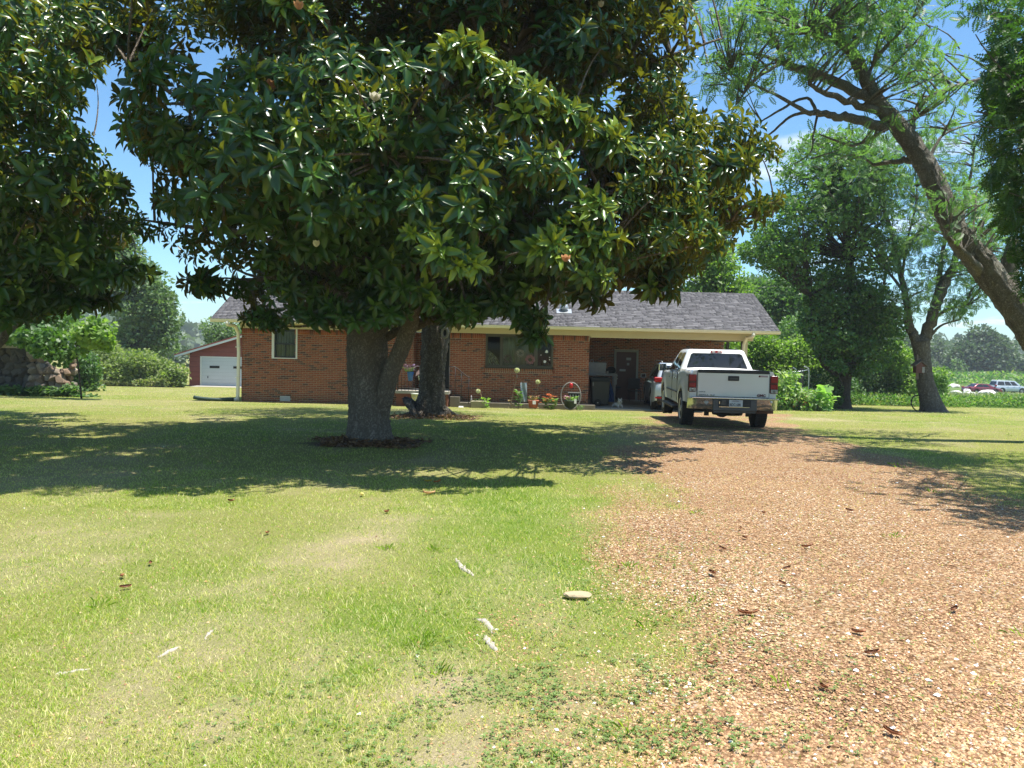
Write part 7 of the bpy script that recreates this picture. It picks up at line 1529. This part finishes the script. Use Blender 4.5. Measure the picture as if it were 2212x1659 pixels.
# weeds and crop between the lawn and the field
def weeds(n, x0, x1, y0, y1, h, L_, mat, name, asp=.35, pw=1):
    x = RNG.uniform(x0, x1, n); y = y0+(y1-y0)*RNG.random(n)**pw; hh = h*(.3+.9*noise2(x, y, .5, 3, 12)); z = gz(x, y)+RNG.random(n)*hh
    return obj(name, leaves(name, T_RHO, np.column_stack([x, y, z]), rdir(n)*[.8, .8, .4]+[0, 0, .5], rdir(n)+[0, -.3, .6], L_, L_*asp, RNG.random(n), mat), None, kind='stuff')
WEED = leafmat('weed_leaf', [(.06, .14, .025), (.09, .19, .035), (.14, .25, .05), (.26, .28, .10)], rough=.55, trans=.35)
weeds(16000, 22, 40, 43.5, 49, .75, .22, WEED, 'tall_weeds', .4); weeds(9000, 22, 46, 49, 62, .4, .3, WEED, 'field_weeds', .3); weeds(9000, 26, 95, 60, 100, .22, .4, leafmat('field_grass', [(.12, .18, .05), (.20, .23, .09), (.30, .29, .13)], trans=.3), 'field_grass', .25)
weeds(4000, -27, -21.2, 47.5, 49, .5, .2, leafmat('dry_grass', [(.16, .20, .07), (.26, .28, .12), (.36, .34, .18)], trans=.3), 'rough_grass', .25); weeds(4200, 12.5, 25, 41.5, 43.5, .8, .2, WEED, 'rough_grass', .3)
weeds(9000, 40, 140, 140, 172, 2.6, 1.0, WEED, 'field_edge_growth', .4)
# distant woods that close the horizon
n = 26000; a_ = RNG.uniform(-2.2, 2.2, n); R_ = RNG.uniform(330, 460, n); x, y = np.sin(a_)*R_, np.cos(a_)*R_; hh = 9+9*noise2(x, y, .02, 3, 2); z = gz(x, y)+RNG.random(n)*hh
obj('distant_woods', leaves('distant_woods', T_LOBE, np.column_stack([x, y, z]), rdir(n), rdir(n)+[0, 0, .7], 4.5, 3.5, RNG.random(n), FAR), None, kind='stuff')
# vegetable and flower patch
vg_ = thing('vegetable_patch', (float(P(1725, 884, 32)[0]), 32, -.62), 'tangled vegetable and flower patch behind the right rear of the pickup', 'garden bed')
pd = blob(1700, 858, 40, 22, 50, 32, .9, .22)+blob(1740, 866, 45, 18, 50, 32, .9, .2)+blob(1700, 825, 30, 18, 20, 32, .8, .2)
obj('leaves', foliage(pd, 26, .18, .5, up=.8, tpl=T_MAG, mat=leafmat('veg_leaf', [(.07, .15, .04), (.12, .22, .06), (.20, .30, .09), (.42, .46, .30)], trans=.35), droop=.2), vg_, kind='stuff')
pd = blob(1772, 862, 18, 16, 14, 32, .5, .2); obj('squash_leaves', foliage(pd, 12, .32, .9, up=1, tpl=T_LOBE, mat=leafmat('squash_leaf', [(.12, .24, .05), (.22, .36, .12), (.30, .40, .26)], trans=.4)), vg_, kind='stuff')
pd = blob(1720, 862, 40, 14, 12, 31.6, .4, .12); obj('red_blossoms', foliage(pd, 12, .07, .8, mat=leafmat('red_petal', [(.35, .08, .05), (.5, .2, .12)], trans=.2)), vg_, kind='stuff')
hy = bgtree('hydrangea', 'hydrangea bush with pale cream flower heads behind the garden pipes', 1765, 880, 35, [(1765, 835, 38, 26, 40), (1780, 855, 34, 22, 26)], MPL, .13, 120, pr=.4, trunk=False, cat='shrub')
for px, py in ((1745, 815), (1752, 822), (1768, 818), (1780, 812), (1740, 830), (1760, 835), (1775, 840), (1790, 830), (1795, 822), (1750, 843), (1720, 812), (1728, 822)):
    n = 60; c_ = P(px, py, 34.3); d = rdir(n); obj('flower_head', leaves('flower_head', T_RHO, c_+d*.11, d, rdir(n), .06, .05, RNG.random(n), leafmat('cream_petal', [(.50, .52, .28), (.66, .66, .48)], trans=.2) if 'cream_petal' not in MATS else MATS['cream_petal']), hy)
print('objects', len(bpy.data.objects), 'tris', sum(len(o.data.polygons) for o in bpy.data.objects if o.type == 'MESH'))

# ------------------------------------------------------------------ summer haze
hz = bpy.data.materials.new('haze'); hz.use_nodes = True; t = hz.node_tree; t.nodes.clear(); o_ = t.nodes.new('ShaderNodeOutputMaterial'); v_ = t.nodes.new('ShaderNodeVolumePrincipled')
v_.inputs['Color'].default_value = (.86, .92, 1, 1); v_.inputs['Density'].default_value = .0005; t.links.new(v_.outputs[0], o_.inputs['Volume'])
obj('haze', box(-520, 520, -60, 520, -12, 16), None, hz, kind='stuff')
